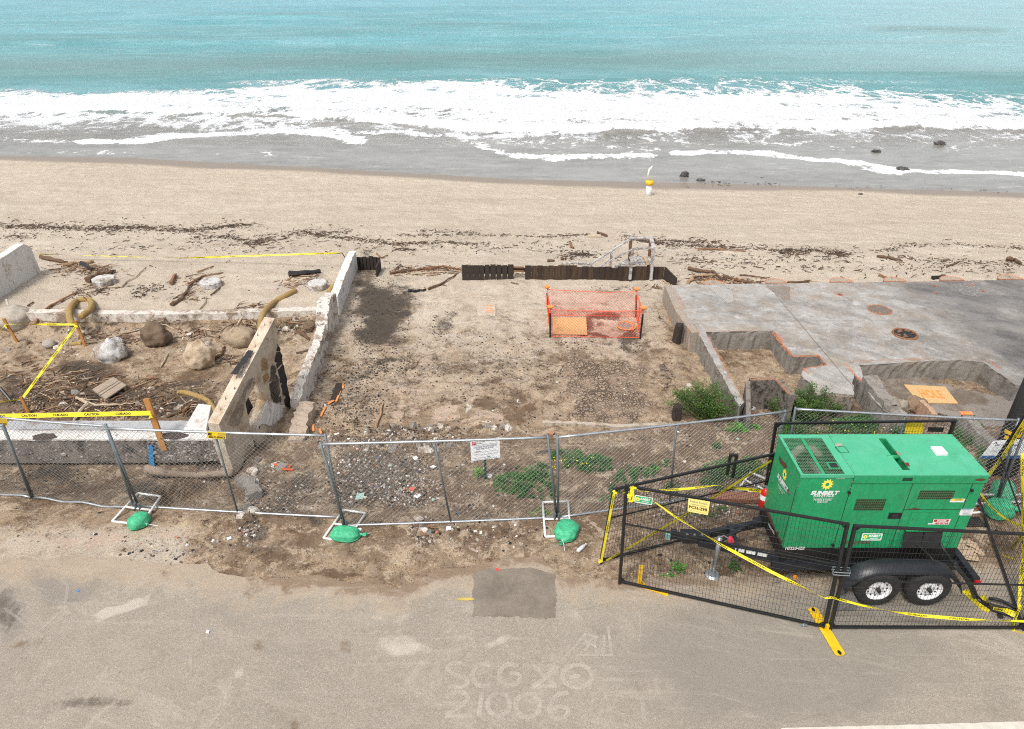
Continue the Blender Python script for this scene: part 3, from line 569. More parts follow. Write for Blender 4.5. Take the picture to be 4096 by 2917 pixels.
def s_foam(X, Y, Z, dx, dy):
    u = np.interp(dx, xk, fu); l = np.interp(dx, xk, fl_); n = (fbm(X * .09, Y * .25, 4, 31) - .5)
    d = dy + n * 34; wx = (fbm(X * .35, Y * .5, 5, 32) - .5); wy = (fbm(X * .35 + 7, Y * .5, 5, 33) - .5)
    core = .78 * sst(-4, 46, d - u) * (1 - sst(-8, 8, dy + n * 12 + wy * 10 - l))
    lacez = sst(1050, 1250, dx) * (1 - sst(30, 60, dy - u)) ; lacez = np.where(dx > 1100, lacez, 0)
    left_up = (1 - sst(200, 620, dx)) * (1 - sst(14, 44, dy - u))
    core = core * (1 - .50 * lacez) * (1 - .42 * left_up) * (1 - .25 * sst(.52, .7, fbm(X * .12, Y * .4, 4, 77)))
    r = core
    lines = [([(0, 312), (120, 316), (240, 314)], 5, .55), ([(190, 318), (300, 314), (420, 304), (560, 296), (640, 290), (700, 298), (820, 314)], 7, .95), ([(560, 290), (420, 282), (300, 278)], 6, .5), ([(640, 288), (860, 296), (1000, 302), (1140, 302), (1300, 292)], 6, .8),
             ([(1045, 318), (1075, 328), (1140, 345), (1230, 354), (1300, 352), (1400, 346)], 7, .8), ([(1140, 348), (1300, 354), (1460, 342)], 5, .55), ([(1440, 300), (1442, 360), (1450, 330)], 6, .45), ([(1490, 336), (1640, 338), (1780, 350), (1890, 362), (1980, 376), (2060, 384), (2290, 388)], 5, .85),
             ([(1640, 340), (1665, 365)], 4, .6), ([(1880, 362), (1960, 378), (2000, 380)], 8, .8), ([(1960, 325), (2100, 335), (2280, 325)], 8, .35), ([(480, 345), (560, 350), (620, 345)], 9, .35), ([(660, 360), (760, 345)], 8, .32), ([(40, 345), (330, 342)], 5, .45), ([(1500, 300), (1700, 310), (1900, 345)], 10, .30)]
    for pts, w_, s_ in lines: r = np.maximum(r, .72 * s_ * segdist(dx + wx * 60, dy + n * 12 + wy * 16, pts, w_ * 1.5))
    thin = .40 * sst(-6, 4, dy - l) * (1 - sst(8, 70, dy - l)); r = np.maximum(r, thin + .14 * (dx < 700) * (dy < 318) * (dy > l))
    return r * (dy < 440)
def s_shal(X, Y, Z, dx, dy):
    u = np.interp(dx, xk, fu); return sst(35, 95, dy - u + 10 * (fbm(X * .1, Y * .2, 3, 8) - .5))
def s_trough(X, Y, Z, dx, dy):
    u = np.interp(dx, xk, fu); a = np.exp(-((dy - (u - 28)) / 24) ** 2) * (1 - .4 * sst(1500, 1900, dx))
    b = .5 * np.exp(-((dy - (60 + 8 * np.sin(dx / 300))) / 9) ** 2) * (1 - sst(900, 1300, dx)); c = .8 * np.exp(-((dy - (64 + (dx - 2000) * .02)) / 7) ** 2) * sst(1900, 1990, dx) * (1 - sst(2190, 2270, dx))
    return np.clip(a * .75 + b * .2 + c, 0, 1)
def s_streak(X, Y, Z, dx, dy):
    r = np.zeros_like(dx)
    for pts, w_, s_ in [([(50, 110), (200, 105), (260, 112)], 10, .8), ([(360, 125), (600, 118), (760, 112)], 9, .6), ([(640, 20), (1000, 30)], 14, .3), ([(1420, 38), (1640, 50), (1760, 58)], 12, .55), ([(1440, 76), (1600, 82)], 10, .6), ([(1860, 52), (1960, 60), (2060, 66)], 9, .8), ([(300, 40), (560, 50)], 12, .3), ([(1140, 110), (1400, 112)], 8, .4)]:
        r = np.maximum(r, s_ * segdist(dx, dy, pts, w_))
    return np.maximum(r, .25 * (dy < 130))
def s_z(X, Y):
    n = fbm(X * .02, Y * .05, 3, 55) * 5
    a = sst(75, 120, Y); z = WATER + a * .62 * np.sin(Y * .20 + n + X * .012) ** 3 + a * .10 * (fbm(X * .12, Y * .5, 3, 66) - .5)
    dx, dy = proj(X, Y, WATER); l = np.interp(dx, xk, fl_); u = np.interp(dx, xk, fu)
    z = z + .38 * np.exp(-((dy - (l - 5)) / 6) ** 2) + .22 * sst(0, 30, dy - u) * (1 - sst(-3, 3, dy - l)) * fbm(X * .5, Y * .5, 4, 12)
    return z
sy = np.concatenate([np.arange(35, 60, .22), np.arange(60, 100, .5), np.arange(100, 180, 1.2), np.arange(180, 420, 5), np.arange(420, 1500, 90), [2200, 3200]])
sx = np.concatenate([[-2600, -1200, -600, -320], np.arange(-200, -60, 3.5), np.arange(-60, 60, .45), np.arange(60, 201, 3.5), [320, 600, 1200, 2600]])
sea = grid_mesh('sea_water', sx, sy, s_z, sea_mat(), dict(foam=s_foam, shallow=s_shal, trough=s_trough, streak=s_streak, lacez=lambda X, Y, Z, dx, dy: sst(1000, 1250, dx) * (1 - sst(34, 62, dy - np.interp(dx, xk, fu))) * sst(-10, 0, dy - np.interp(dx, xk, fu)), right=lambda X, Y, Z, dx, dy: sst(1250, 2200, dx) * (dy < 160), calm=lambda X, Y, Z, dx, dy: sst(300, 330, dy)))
tag(sea, kind='structure')

# ================================================================ MATERIALS
galv = simple('galvanised_steel', (.50, .53, .55), (.36, .39, .41), 14, .38, .75)
galv_dark = simple('dull_galvanised', (.20, .235, .25), (.13, .155, .165), 9, .5, .5)
wire_m = simple('galvanised_wire', (.42, .44, .44), (.30, .32, .32), 5, .5, .5)
blackm = simple('black_powder_coat', (.008, .008, .009), (.016, .016, .017), 8, .4, 0, 0)
blackw = simple('black_wire', (.010, .010, .010), (.016, .014, .013), 8, .5)
yellowm = simple('yellow_paint', (.80, .50, .012), (.62, .37, .01), 11, .5)
tapem = simple('yellow_plastic_tape', (.86, .75, .03), (.76, .64, .02), 20, .35)
inkm = simple('black_ink', (.012, .012, .012), (.03, .03, .02), 20, .6)
whitem = simple('white_pvc', (.72, .72, .70), (.58, .57, .54), 12, .45)
whitep = simple('white_sign_sheet', (.80, .82, .83), (.76, .78, .79), 5, .4)
bagm = simple('green_woven_plastic', (.07, .48, .24), (.03, .27, .13), 16, .65, 0, 1.0, 26)
woodst = simple('pine_stake', (.48, .235, .07), (.34, .155, .045), 9, .75, 0, .3, 40, stretch=(3, 3, .4))
orange = simple('orange_paint', (.80, .20, .025), (.72, .30, .12), 12, .7)
orangep = simple('orange_plastic', (.80, .22, .04), (.72, .30, .10), 9, .5)
plym = simple('plywood', (.60, .40, .19), (.50, .31, .13), 7, .8, 0, .2, 60, stretch=(1, 5, 1))
charw = simple('charred_timber', (.014, .011, .010), (.05, .034, .024), 9, .85, 0, .9, 22, stretch=(6, 6, .8))
driftb = simple('brown_driftwood', (.15, .085, .048), (.085, .048, .028), 9, .85, 0, .6, 30)
driftt = simple('tan_driftwood', (.42, .28, .165), (.27, .165, .09), 9, .85, 0, .6, 30)
driftp = simple('bleached_driftwood', (.52, .43, .32), (.36, .28, .19), 9, .85, 0, .6, 30)
drifto = simple('reddish_driftwood', (.27, .135, .065), (.15, .075, .04), 9, .85, 0, .6, 30)
coal = simple('charcoal', (.010, .010, .011), (.028, .026, .026), 12, .8, 0, .9, 25)
straw = simple('straw_wattle', (.38, .255, .095), (.25, .16, .055), 40, .95, 0, 1.0, 70)
def weathered(name, base, base2, stain, dark=(.03, .025, .022), lo=.55, hi=.62, sc=2.5, dlo=.62, dhi=.68, blackmask=None, bp=.6):
    t = NT(name); n = t.noise(sc, 8, .72, dist=.3); n2 = t.noise(sc * 4, 7, .75); n3 = t.noise(55, 5, .75)
    st_ = t.noise(2.2, 7, .7, t.vs(3, 3, .5))
    c = t.mix(n2, base, base2); c = t.mix(t.mr(n, lo, hi), c, stain); c = t.mix(t.mr(st_, .55, .75, 0, .7), c, stain)
    c = t.mix(t.mr(n3, .45, .75, 0, .5), c, tuple(x * .6 for x in base2)); c = t.mix(t.mr(t.noise(sc * 1.7, 9, .8), dlo, dhi, 0, .9), c, dark)
    if blackmask: c = blackmask(t, c)
    return t.done(c, .9, t.bump(t.ma('ADD', n2, t.ma('MULTIPLY', n3, .6)), bp, .03), spec=.25)
def char_mask(cy, cz, ry, rz, st=.95):   # a soot scar burnt into the wall at a fixed place
    def f(t, c):
        s_ = t.n.new('ShaderNodeSeparateXYZ'); t.l.new(t.pos, s_.inputs[0])
        a = t.ma('POWER', t.ma('DIVIDE', t.ma('SUBTRACT', s_.outputs['Y'], cy), ry), 2.0); b_ = t.ma('POWER', t.ma('DIVIDE', t.ma('SUBTRACT', s_.outputs['Z'], cz), rz), 2.0)
        d = t.ma('SUBTRACT', 1.25, t.ma('ADD', a, b_)); d = t.breakup(d, t.noise(3, 8, .75), 1.2, .35, .8)
        return t.mix(t.ma('MULTIPLY', d, st), c, (.022, .02, .019))
    return f
stucco = weathered('peeling_white_stucco', (.76, .74, .71), (.64, .61, .57), (.34, .27, .2), lo=.56, hi=.66, dlo=.6, dhi=.67)
stucco2 = weathered('dirty_white_stucco', (.70, .66, .60), (.56, .50, .43), (.27, .20, .145), lo=.46, hi=.57, dlo=.58, dhi=.66)
cream = weathered('cream_stained_concrete', (.66, .58, .47), (.50, .42, .32), (.36, .25, .15), lo=.48, hi=.68, dlo=.57, dhi=.65, blackmask=char_mask(13.8, .25, .55, 1.45))
lowwall = weathered('burnt_lot_wall', (.72, .68, .63), (.55, .49, .43), (.26, .20, .15), sc=2.6, lo=.50, hi=.60, dlo=.55, dhi=.63)
roughc = weathered('rough_cast_footing', (.27, .235, .205), (.18, .155, .135), (.36, .31, .27), dark=(.035, .028, .025), sc=1.6, lo=.5, hi=.64, dlo=.5, dhi=.62, bp=1)
greyc = weathered('grey_concrete', (.30, .275, .245), (.22, .20, .175), (.15, .125, .10), sc=3, lo=.52, hi=.66)
boulm = weathered('tan_boulder', (.40, .32, .225), (.30, .235, .16), (.20, .145, .10), sc=4)
bouwm = weathered('white_grey_boulder', (.74, .73, .71), (.36, .34, .32), (.30, .25, .2), sc=3, lo=.50, hi=.58, dlo=.56, dhi=.62)
boubm = weathered('brown_muddy_boulder', (.20, .145, .10), (.13, .09, .06), (.09, .06, .04), sc=4)
bouom = weathered('orange_stained_boulder', (.58, .53, .46), (.42, .27, .12), (.35, .25, .16), sc=3.2)

# ================================================================ LEFT PLOT
def wall_run(pts, th, top, base, n_sub=10, amp=.02, jag=.03, side=-1):
    """upright wall along pts (x,y): top/base heights per point, thickness to one side"""
    mb = MB(); L = []
    for i in range(len(pts) - 1):
        for j in range(n_sub):
            t = j / n_sub; L.append([pts[i][q] * (1 - t) + pts[i + 1][q] * t for q in (0, 1)] + [top[i] * (1 - t) + top[i + 1] * t, base[i] * (1 - t) + base[i + 1] * t])
    L.append([*pts[-1], top[-1], base[-1]]); rows = []; sd_ = random.random() * 99
    for i, (x, y, tz, bz) in enumerate(L):
        a = L[max(i - 1, 0)]; c = L[min(i + 1, len(L) - 1)]; d = Vector((c[0] - a[0], c[1] - a[1], 0)).normalized(); nrm = Vector((d.y, -d.x, 0)) * side
        u_ = i * .33; j1 = 2.4 * jag * (float(fbm(u_, sd_, 4, 7)) - .5); j2 = j1 * .5 + 1.6 * jag * (float(fbm(u_, sd_ + 9, 4, 8)) - .5); q = lambda: random.uniform(-amp, amp) * .7
        p = Vector((x, y, 0)); r = []
        for s_, z_ in [(0, bz), (0, bz + (tz - bz) * .5), (0, tz + j1), (.5, tz + (j1 + j2) / 2 + q()), (1, tz + j2), (1, bz + (tz - bz) * .5), (1, bz)]:
            r.append(p + nrm * (th * s_ + q()) + Vector((0, 0, z_)))
        rows.append(r)
    k = len(rows[0]); mb.add([v for r in rows for v in r], [(i * k + j, i * k + j + 1, (i + 1) * k + j + 1, (i + 1) * k + j) for i in range(len(rows) - 1) for j in range(k - 1)] + [tuple(range(k))[::-1], tuple((len(rows) - 1) * k + j for j in range(k))])
    return mb
# far left white wall
a = G(93, 606); b_ = G(-60, 718)
hfar = V(66, 534, a.y).z - a.z
mb = MB(); pl = [(a.y + .05, a.z - .4), (b_.y, b_.z - .4), (b_.y, b_.z + hfar * .98), (a.y - .02 + .35 * 0, a.z + hfar * .9), (a.y - .12, a.z + hfar)]
poly = [Vector((a.x + (b_.x - a.x) * ((a.y - y) / (a.y - b_.y)), y, z)) for y, z in [(a.y, a.z - .4), (b_.y, b_.z - .4), (b_.y, b_.z + hfar), (a.y - .35, a.z + hfar), (a.y - .1, a.z + hfar * .8)]]
mb.prism(poly, (-.28, 0, 0)); o = mb.build('boundary_wall', stucco, None, bevel=.02)
tag(o, 'tall thick white stucco wall cut off by the left edge of the photo', 'wall')
# long white beam across the back of the pit
p0, p1 = PZ('A', 150, 590, -.35), PZ('A', 2110, 572, -.30)
mb = wall_run([(p0.x, p0.y - .1), ((p0.x + p1.x) / 2, p0.y - .16), (p1.x, p1.y - .05)], .26, [-.22, -.24, -.20], [-.95] * 3, 50, .012, .03, -1)
tag(mb.build('foundation_beam', stucco2), 'long low peeling white beam along the back of the sunken pit', 'foundation beam')
# front footing
yF = P(200, 1041, -.5).y + .05
xl, xr = -12.5, VP(499, 1000, Vector((0, yF, 0)), Vector((1, yF, 0))).x
root = thing('foundation_footing', 'thick footing with white top and rough pebbly face behind the left fence', 'foundation', (-7, yF, -.5))
mb = wall_run([(xl, yF), (-9, yF + .0), (-6.5, yF - .01), (xr, yF)], .34, [.17] * 4, [-.42, -.43, -.40, -.34], 40, .012, .008, -1)
mb.build('footing_face', roughc, root)
mb = wall_run([(xl, yF - .012), (-9, yF - .014), (-6.5, yF - .02), (xr, yF - .012)], .30, [.188] * 4, [.15] * 4, 60, .006, .010, -1)
mb.build('white_top', stucco, root)
mb = wall_run([(xl, yF + .31), (-9, yF + .31), (xr - .6, yF + .31)], .36, [.165] * 3, [-.5] * 3, 40, .006, .008, -1)
mb.build('grey_ledge', weathered('grey_ledge_paint', (.46, .47, .48), (.36, .36, .37), (.28, .25, .22)), root)
for k in range(26):   # pebbles and burnt hollows showing in the face
    pass
mb = MB()
for k in range(260):
    x = random.uniform(-7.4, xr - .05) if k < 190 else random.uniform(-11, -7.5); r_ = random.choice([.012, .02, .03, .018]) * random.uniform(.7, 1.3)
    if random.random() < .03: r_ = .06
    lump(mb, (x, yF - .005, random.uniform(-.36, .13)), (r_, r_ * .5, r_ * .9), k, .2, 1)
pb_ = mb.build('pebbles', weathered('set_pebbles', (.48, .45, .42), (.3, .27, .25), (.2, .16, .13), sc=8), root); tag(pb_, kind='stuff')
mb = MB(); q = [V(*zz('D', x, y), yF - .03) for x, y in [(966, 298), (994, 298), (1008, 440), (975, 445)]]; mb.prism(ragged(q, 1, .008, 8), (0, .008, 0)); mb.build('paint_stripe', faded('blue_spray_paint', (.02, .28, .62), .25, .5, .95), root)
for k, (x, y, r_) in enumerate([(290, 240, 45), (1120, 235, 60)]):
    mb = MB(); c_ = PZ('D', x, y, .20); mb.prism([c_ + Vector((r_ * .0058 * math.cos(i * .5) * random.uniform(.7, 1.1), .14 * math.sin(i * .5) * random.uniform(.7, 1.1), 0)) for i in range(13)], (0, 0, .006)); mb.build('broken_patch', simple('dark_scar', (.07, .045, .035), (.04, .028, .025), 9, .9), root)
# light beam running back into the pit
q0 = [PZ('D', x, y, .26) for x, y in [(1195, 190), (1345, 192), (1378, 32), (1292, 22)]]
mb = MB(); mb.hexa([Vector((p.x, p.y, -.6)) for p in q0] + q0)
tag(mb.build('concrete_beam', stucco, None, bevel=.02), 'short white square beam end meeting the left footing at right angles', 'beam')
# stair side wall with the burnt opening
A0 = P(*zz('K', 388, 1452), -.5); A1 = P(*zz('K', 790, 935), -.35)
out = [(667, 234), (700, 440), (745, 680), (790, 935), (745, 1010), (690, 1095), (610, 1180), (545, 1236), (522, 1180), (500, 1150), (512, 1230), (540, 1320), (566, 1420), (540, 1440), (500, 1425), (476, 1345), (436, 1318), (404, 1380), (392, 1456), (366, 1440), (300, 1250), (240, 1045)]
hole = [(556, 672), (500, 775), (442, 880), (462, 985), (490, 1098), (512, 1096), (560, 985), (608, 866), (584, 760)]
def stair_wall():
    bm = bmesh.new(); o_ = [bm.verts.new(VP(*zz('K', *p), A0, A1)) for p in out]; h_ = [bm.verts.new(VP(*zz('K', *p), A0, A1)) for p in hole]
    es = [bm.edges.new((o_[i], o_[(i + 1) % len(o_)])) for i in range(len(o_))] + [bm.edges.new((h_[i], h_[(i + 1) % len(h_)])) for i in range(len(h_))]
    bmesh.ops.triangle_fill(bm, use_beauty=True, use_dissolve=False, edges=es)
    r = bmesh.ops.extrude_face_region(bm, geom=bm.faces[:]); nv = [g_ for g_ in r['geom'] if isinstance(g_, bmesh.types.BMVert)]
    d = (A1 - A0); d.z = 0; n_ = Vector((-d.y, d.x, 0)).normalized(); bmesh.ops.translate(bm, verts=nv, vec=n_ * .24)
    bmesh.ops.recalc_face_normals(bm, faces=bm.faces); mb = MB(); mb.bm(bm); return mb, n_
mb, nw = stair_wall()
root = thing('stair_side_wall', 'tall sloping cream wall with a triangular burnt opening', 'wall', (A0.x, A0.y, -.5))
mb.build('wall_slab', cream, root)
# peeled white plinth panel and the black edge
dn = -nw * .012
mb = MB(); mb.prism(ragged([VP(*zz('K', *p), A0, A1) + dn for p in [(604, 862), (670, 890), (738, 900), (715, 990), (640, 1060), (560, 1040), (520, 1085)]], 1, .02, 6), -nw * .01)
mb.build('white_paint_patch', stucco, root)
for nm_, pts_, m_ in [('soot_scar', [(688, 430), (716, 520), (752, 700), (789, 928), (742, 905), (716, 760), (688, 640), (664, 560)], coal), ('soot_scar', [(640, 590), (668, 600), (700, 760), (716, 880), (672, 884), (640, 860), (622, 760)], faded('soot_haze', (.05, .042, .036), .3, .6, .85)),
                    ('rust_stain', [(560, 520), (612, 560), (622, 690), (586, 740), (566, 660)], faded('rust_wash', (.42, .24, .10), .3, .6, .6)), ('soot_scar', [(300, 1050), (420, 800), (470, 700), (500, 700), (440, 840), (420, 980), (380, 1080)], faded('grey_streaks', (.22, .17, .12), .42, .66, .6)), ('plaster_break', [(470, 1200), (512, 1230), (560, 1400), (540, 1430), (500, 1400), (470, 1330), (440, 1320), (420, 1280)], weathered('raw_plaster', (.42, .32, .23), (.3, .22, .15), (.18, .13, .09)))]:
    mb = MB(); mb.prism(ragged([VP(*zz('K', *p), A0, A1) + dn * .6 for p in pts_], 1, .018, 6), -nw * .003); mb.build(nm_, m_, root)
mb = MB(); tp = [VP(*zz('K', *p), A0, A1) for p in [(520, 490), (400, 670)]]
tq = [tp[0] + Vector((0, 0, .004)), tp[1] + Vector((0, 0, .004))]; mb.prism(ragged([tq[0] + nw * .06, tq[0] + nw * .16, tq[1] + nw * .2, tq[1] + nw * .05], 1, .015, 8), (0, 0, .008)); mb.build('tar_strip', coal, root)
mb = MB()
for k in range(9):
    t = .08 + k * .1; p = VP(*zz('K', 667 - 427 * t, 234 + 811 * t), A0, A1) + nw * random.uniform(.06, .18); mb.tube([p + Vector((0, 0, -.02)), p + Vector((.02, .02, .06))], .006, 5)
mb.build('rebar_stubs', simple('rust', (.14, .05, .02), (.07, .03, .015), 20, .8, .3), root)
# added black beam that darkens the view through the opening
o = MB().beam(VP(*zz('K', 570, 860), A0, A1) + nw * .45 + Vector((0, 0, -.1)), VP(*zz('K', 480, 1060), A0, A1) + nw * .45, .34, .30).build('charred_or_dark_post', coal)
tag(o, 'added black beam darkening the triangular wall opening from behind', 'dark infill')
# broken low wall between the plots
Rb = [(875, 965), (930, 850), (985, 735), (1040, 560), (1075, 445)]
bp = [P(*zz('K', x, y), -.33) for x, y in Rb]; bx = [(p.x, p.y) for p in bp]
mb = wall_run(bx, .20, [.02, .22, .30, .22, .30], [-.85] * 5, 14, .03, .05, -1)
tag(mb.build('lot_wall', lowwall), 'near broken stretch of the low white wall between the plots', 'wall')
bp2 = [P(*zz('K', x, y), -.33) for x, y in [(1088, 430), (1125, 330), (1165, 255)]]; mb = wall_run([(p.x - .02, p.y) for p in bp2], .30, [.22, .62, .52], [-.85] * 3, 10, .04, .06, -1)
tag(mb.build('lot_wall', lowwall), 'tall jagged middle piece of the low wall with sooty red inside', 'wall')
bp3 = [P(*zz('B', x, y), -.36) for x, y in [(245, 560), (290, 430), (335, 300), (352, 262)]]; mb = wall_run([(p.x, p.y) for p in bp3], .22, [.28, .30, .26, .24], [-.8] * 4, 12, .02, .02, -1)
tag(mb.build('lot_wall', stucco), 'far straight white stretch of the low wall ending by the sand', 'wall')
s0, s1 = P(*zz('K', 868, 985), -.35), P(*zz('K', 770, 1210), -.4)
mb = wall_run([(s0.x, s0.y), ((s0.x + s1.x) / 2, (s0.y + s1.y) / 2), (s1.x, s1.y)], .34, [.04, -.08, -.26], [-.8] * 3, 8, .05, .04, -1)
tag(mb.build('lot_wall', weathered('brown_white_stub', (.50, .42, .34), (.36, .28, .21), (.25, .18, .12))), 'low crumbling brownish stub at the near end of the plot wall', 'wall')
# burnt planks at the far end of that wall
root = thing('retaining_planks', 'blackened corner planks at the far end of the white plot wall', 'retaining wall', G(*zz('B', 415, 290)))
yb = P(*zz('B', 400, 262), -.35).y
for i in range(7):
    x0 = V(*zz('B', 340 + i * 21, 240), yb).x; MB().box(x0 + .004, x0 + .135, yb, yb + .04, -.6, .04 + random.uniform(-.03, .03)).build('plank', charw, root)
MB().box(V(*zz('B', 484, 240), yb).x, V(*zz('B', 484, 240), yb).x + .05, yb - .75, yb - .01, -.6, -.02).build('plank', charw, root)

# boulders, piers
def px(k, x, y, z=-.5):     # metres per zoom pixel at that spot
    p = P(*zz(k, x, y), z); zc = p.y * cP - (p.z - CAMZ) * sP; return ZM[k][2] * SX * zc / FOC
def boulder(k, x, y, rx_, ry_, m, lb, seed, amp=.16, h=1.0, name='boulder', fr=1.5):
    g_ = GZ(k, x, y + ry_ * .55); s_ = px(k, x, y); mb = MB(); r_ = rx_ * s_
    lump(mb, (g_.x, g_.y + r_ * .5, g_.z + ry_ * s_ * .62 * h), (r_, r_ * .85, ry_ * s_ * 1.05 * h), seed, amp * 1.15, 4, -.8, fr * 1.1); return tag(mb.build(name, m, None, True), lb, 'rock')
boulder('A', 712, 850, 95, 72, bouwm, 'chalky white and grey boulder just behind the broken pallet piece', 1, .22, 1.1)
boulder('A', 752, 772, 44, 36, bouwm, 'smaller white knob of rock perched behind the chalky boulder', 2)
boulder('A', 1292, 885, 96, 84, bouom, 'white boulder with an orange stain in the middle of the pit', 3, .25, 1.2)
boulder('A', 1010, 745, 88, 84, boubm, 'rough brown muddy boulder near the back beam of the pit', 4, .25)
boulder('A', 1556, 755, 100, 68, boulm, 'rounded tan boulder touching the tall sloping cream wall', 5, .1)
boulder('A', 311, 783, 44, 28, weathered('smooth_grey_rock', (.40, .36, .30), (.34, .30, .25), (.28, .24, .2)), 'small smooth grey oval rock left of the straw roll', 6, .05)
boulder('A', 75, 630, 115, 85, weathered('buried_concrete_stump', (.50, .45, .38), (.36, .31, .25), (.24, .19, .14)), 'large weathered concrete stump half buried at the left pit corner', 7, .14, .9, 'concrete_stump')
boulder('F', 788, 755, 48, 48, boulm, 'round tan boulder behind the black fence wing', 8, .08)
boulder('A', 2015, 670, 50, 36, boubm, 'dark brown rock lump beside the plot wall in the pit corner', 11, .3)
boulder('N', 630, 520, 32, 22, bouwm, 'pale rock lying in the mouth of the small concrete box', 12, .2)
boulder('E', 1345, 592, 14, 12, boulm, 'fist sized tan stone near the foot of the white notice', 13, .2)
boulder('E', 1330, 540, 22, 12, bouwm, 'flat pale stone just right of the notice stake', 14, .2)
boulder('E', 962, 935, 13, 11, simple('brick_red', (.42, .17, .09), (.3, .11, .06), 20, .8), 'small red brick lump below the middle fence panel', 15, .2)
boulder('E', 1786, 1260, 10, 8, bouwm, 'little white stone on the right edge of the dark asphalt patch', 16, .2)
def pier(k, x, y, r_px, h, m, lb, rim=None, name='pier_cap', up=0):
    g_ = GZ(k, x, y); s_ = px(k, x, y); mb = MB(); n = 28; r_ = r_px * s_; vs_ = []; g_.z -= .05
    for q, (rr, zz_) in enumerate([(1, 0), (1, h * .85), (.93, h + .0)]):
        for i in range(n): a_ = 2 * math.pi * i / n; j = r_ * rr * (1 + .05 * math.sin(i * 1.7 + x) + random.uniform(-.02, .02)); vs_.append((g_.x + j * math.cos(a_), g_.y + j * math.sin(a_), g_.z + .05 + up + zz_ * (1 if q else 0) - (0 if q else .1)))
    mb.add(vs_, [(q * n + i, q * n + (i + 1) % n, (q + 1) * n + (i + 1) % n, (q + 1) * n + i) for q in range(2) for i in range(n)] + [tuple(range(2 * n, 3 * n))])
    o = mb.build(name, m); tag(o, lb, 'pier cap')
    if rim:
        mb = MB(); mb.tube([(g_.x + r_ * math.cos(2 * math.pi * i / 26), g_.y + r_ * math.sin(2 * math.pi * i / 26), g_.z + .05 + up + h * .9) for i in range(27)], .018, 5); mb.build('painted_rim', orange, o)
    return o
gp = 'round concrete piers standing out of the sand'
for x, y, r_, lb in [(680, 375, 68, 'round pale pier top with driftwood behind it, leftmost on the sand'), (1376, 390, 64, 'round stained pier top in the middle of the left sand slope'), (2066, 402, 60, 'round dark sided pier top nearest the plot wall')]:
    tag(pier('A', x, y + 8, r_, .20, bouwm, lb), group=gp)
pier('B', 2082, 380, 56, .035, weathered('sand_covered_concrete', (.44, .37, .29), (.36, .30, .23), (.3, .24, .18)), 'flat sand covered disc in front of the wooden steps')
# straw rolls
def wattle(k, pts, r_px, lb, zmin=-9):
    s_ = px(k, *pts[0]); r_ = r_px * s_ * .86; P3 = [GZ(k, x, y, r_ * .4) for x, y in pts]; P3 = [PZ(k, *q, zmin) if p.z < zmin and q[1] >= 540 else p for p, q in zip(P3, pts)]; out = []
    for i in range(len(P3) - 1):
        p0 = P3[max(i - 1, 0)]; p1, p2 = P3[i], P3[i + 1]; p3 = P3[min(i + 2, len(P3) - 1)]
        for j in range(7):
            t = j / 7; out.append(.5 * ((2 * p1) + (p2 - p0) * t + (2 * p0 - 5 * p1 + 4 * p2 - p3) * t * t + (3 * p1 - p0 - 3 * p2 + p3) * t ** 3))
    out.append(P3[-1]); n = len(out); rs = [r_ * (1 if 0 < i < n - 1 else .7) * random.uniform(.94, 1.06) for i in range(n)]
    mb = MB(); mb.tube(out, rs, 14, True, .035); return tag(mb.build('straw_wattle', straw, None, True), lb, 'straw roll', 'straw erosion rolls in the left plot')
wattle('A', [(470, 650), (452, 600), (456, 545), (490, 502), (545, 486), (596, 502), (588, 545), (555, 575), (522, 600)], 24, 'straw roll bent into a hook over the pit beam', -.10)
wattle('A', [(1150, 1094), (1200, 1090), (1280, 1112), (1345, 1140), (1385, 1185), (1405, 1225)], 20, 'straw roll curving down toward the white beam end')
wattle('A', [(1692, 690), (1698, 620), (1722, 560), (1780, 505), (1850, 465), (1920, 425)], 23, 'long straw roll running up the sand behind the tall sloping wall', -.10)
wattle('A', [(2135, 440), (2190, 385), (2243, 335)], 24, 'short straight straw roll beside the far white wall')
wattle('A', [(460, 776), (495, 772), (535, 770)], 17, 'stub of straw roll at the foot of the taped stake')

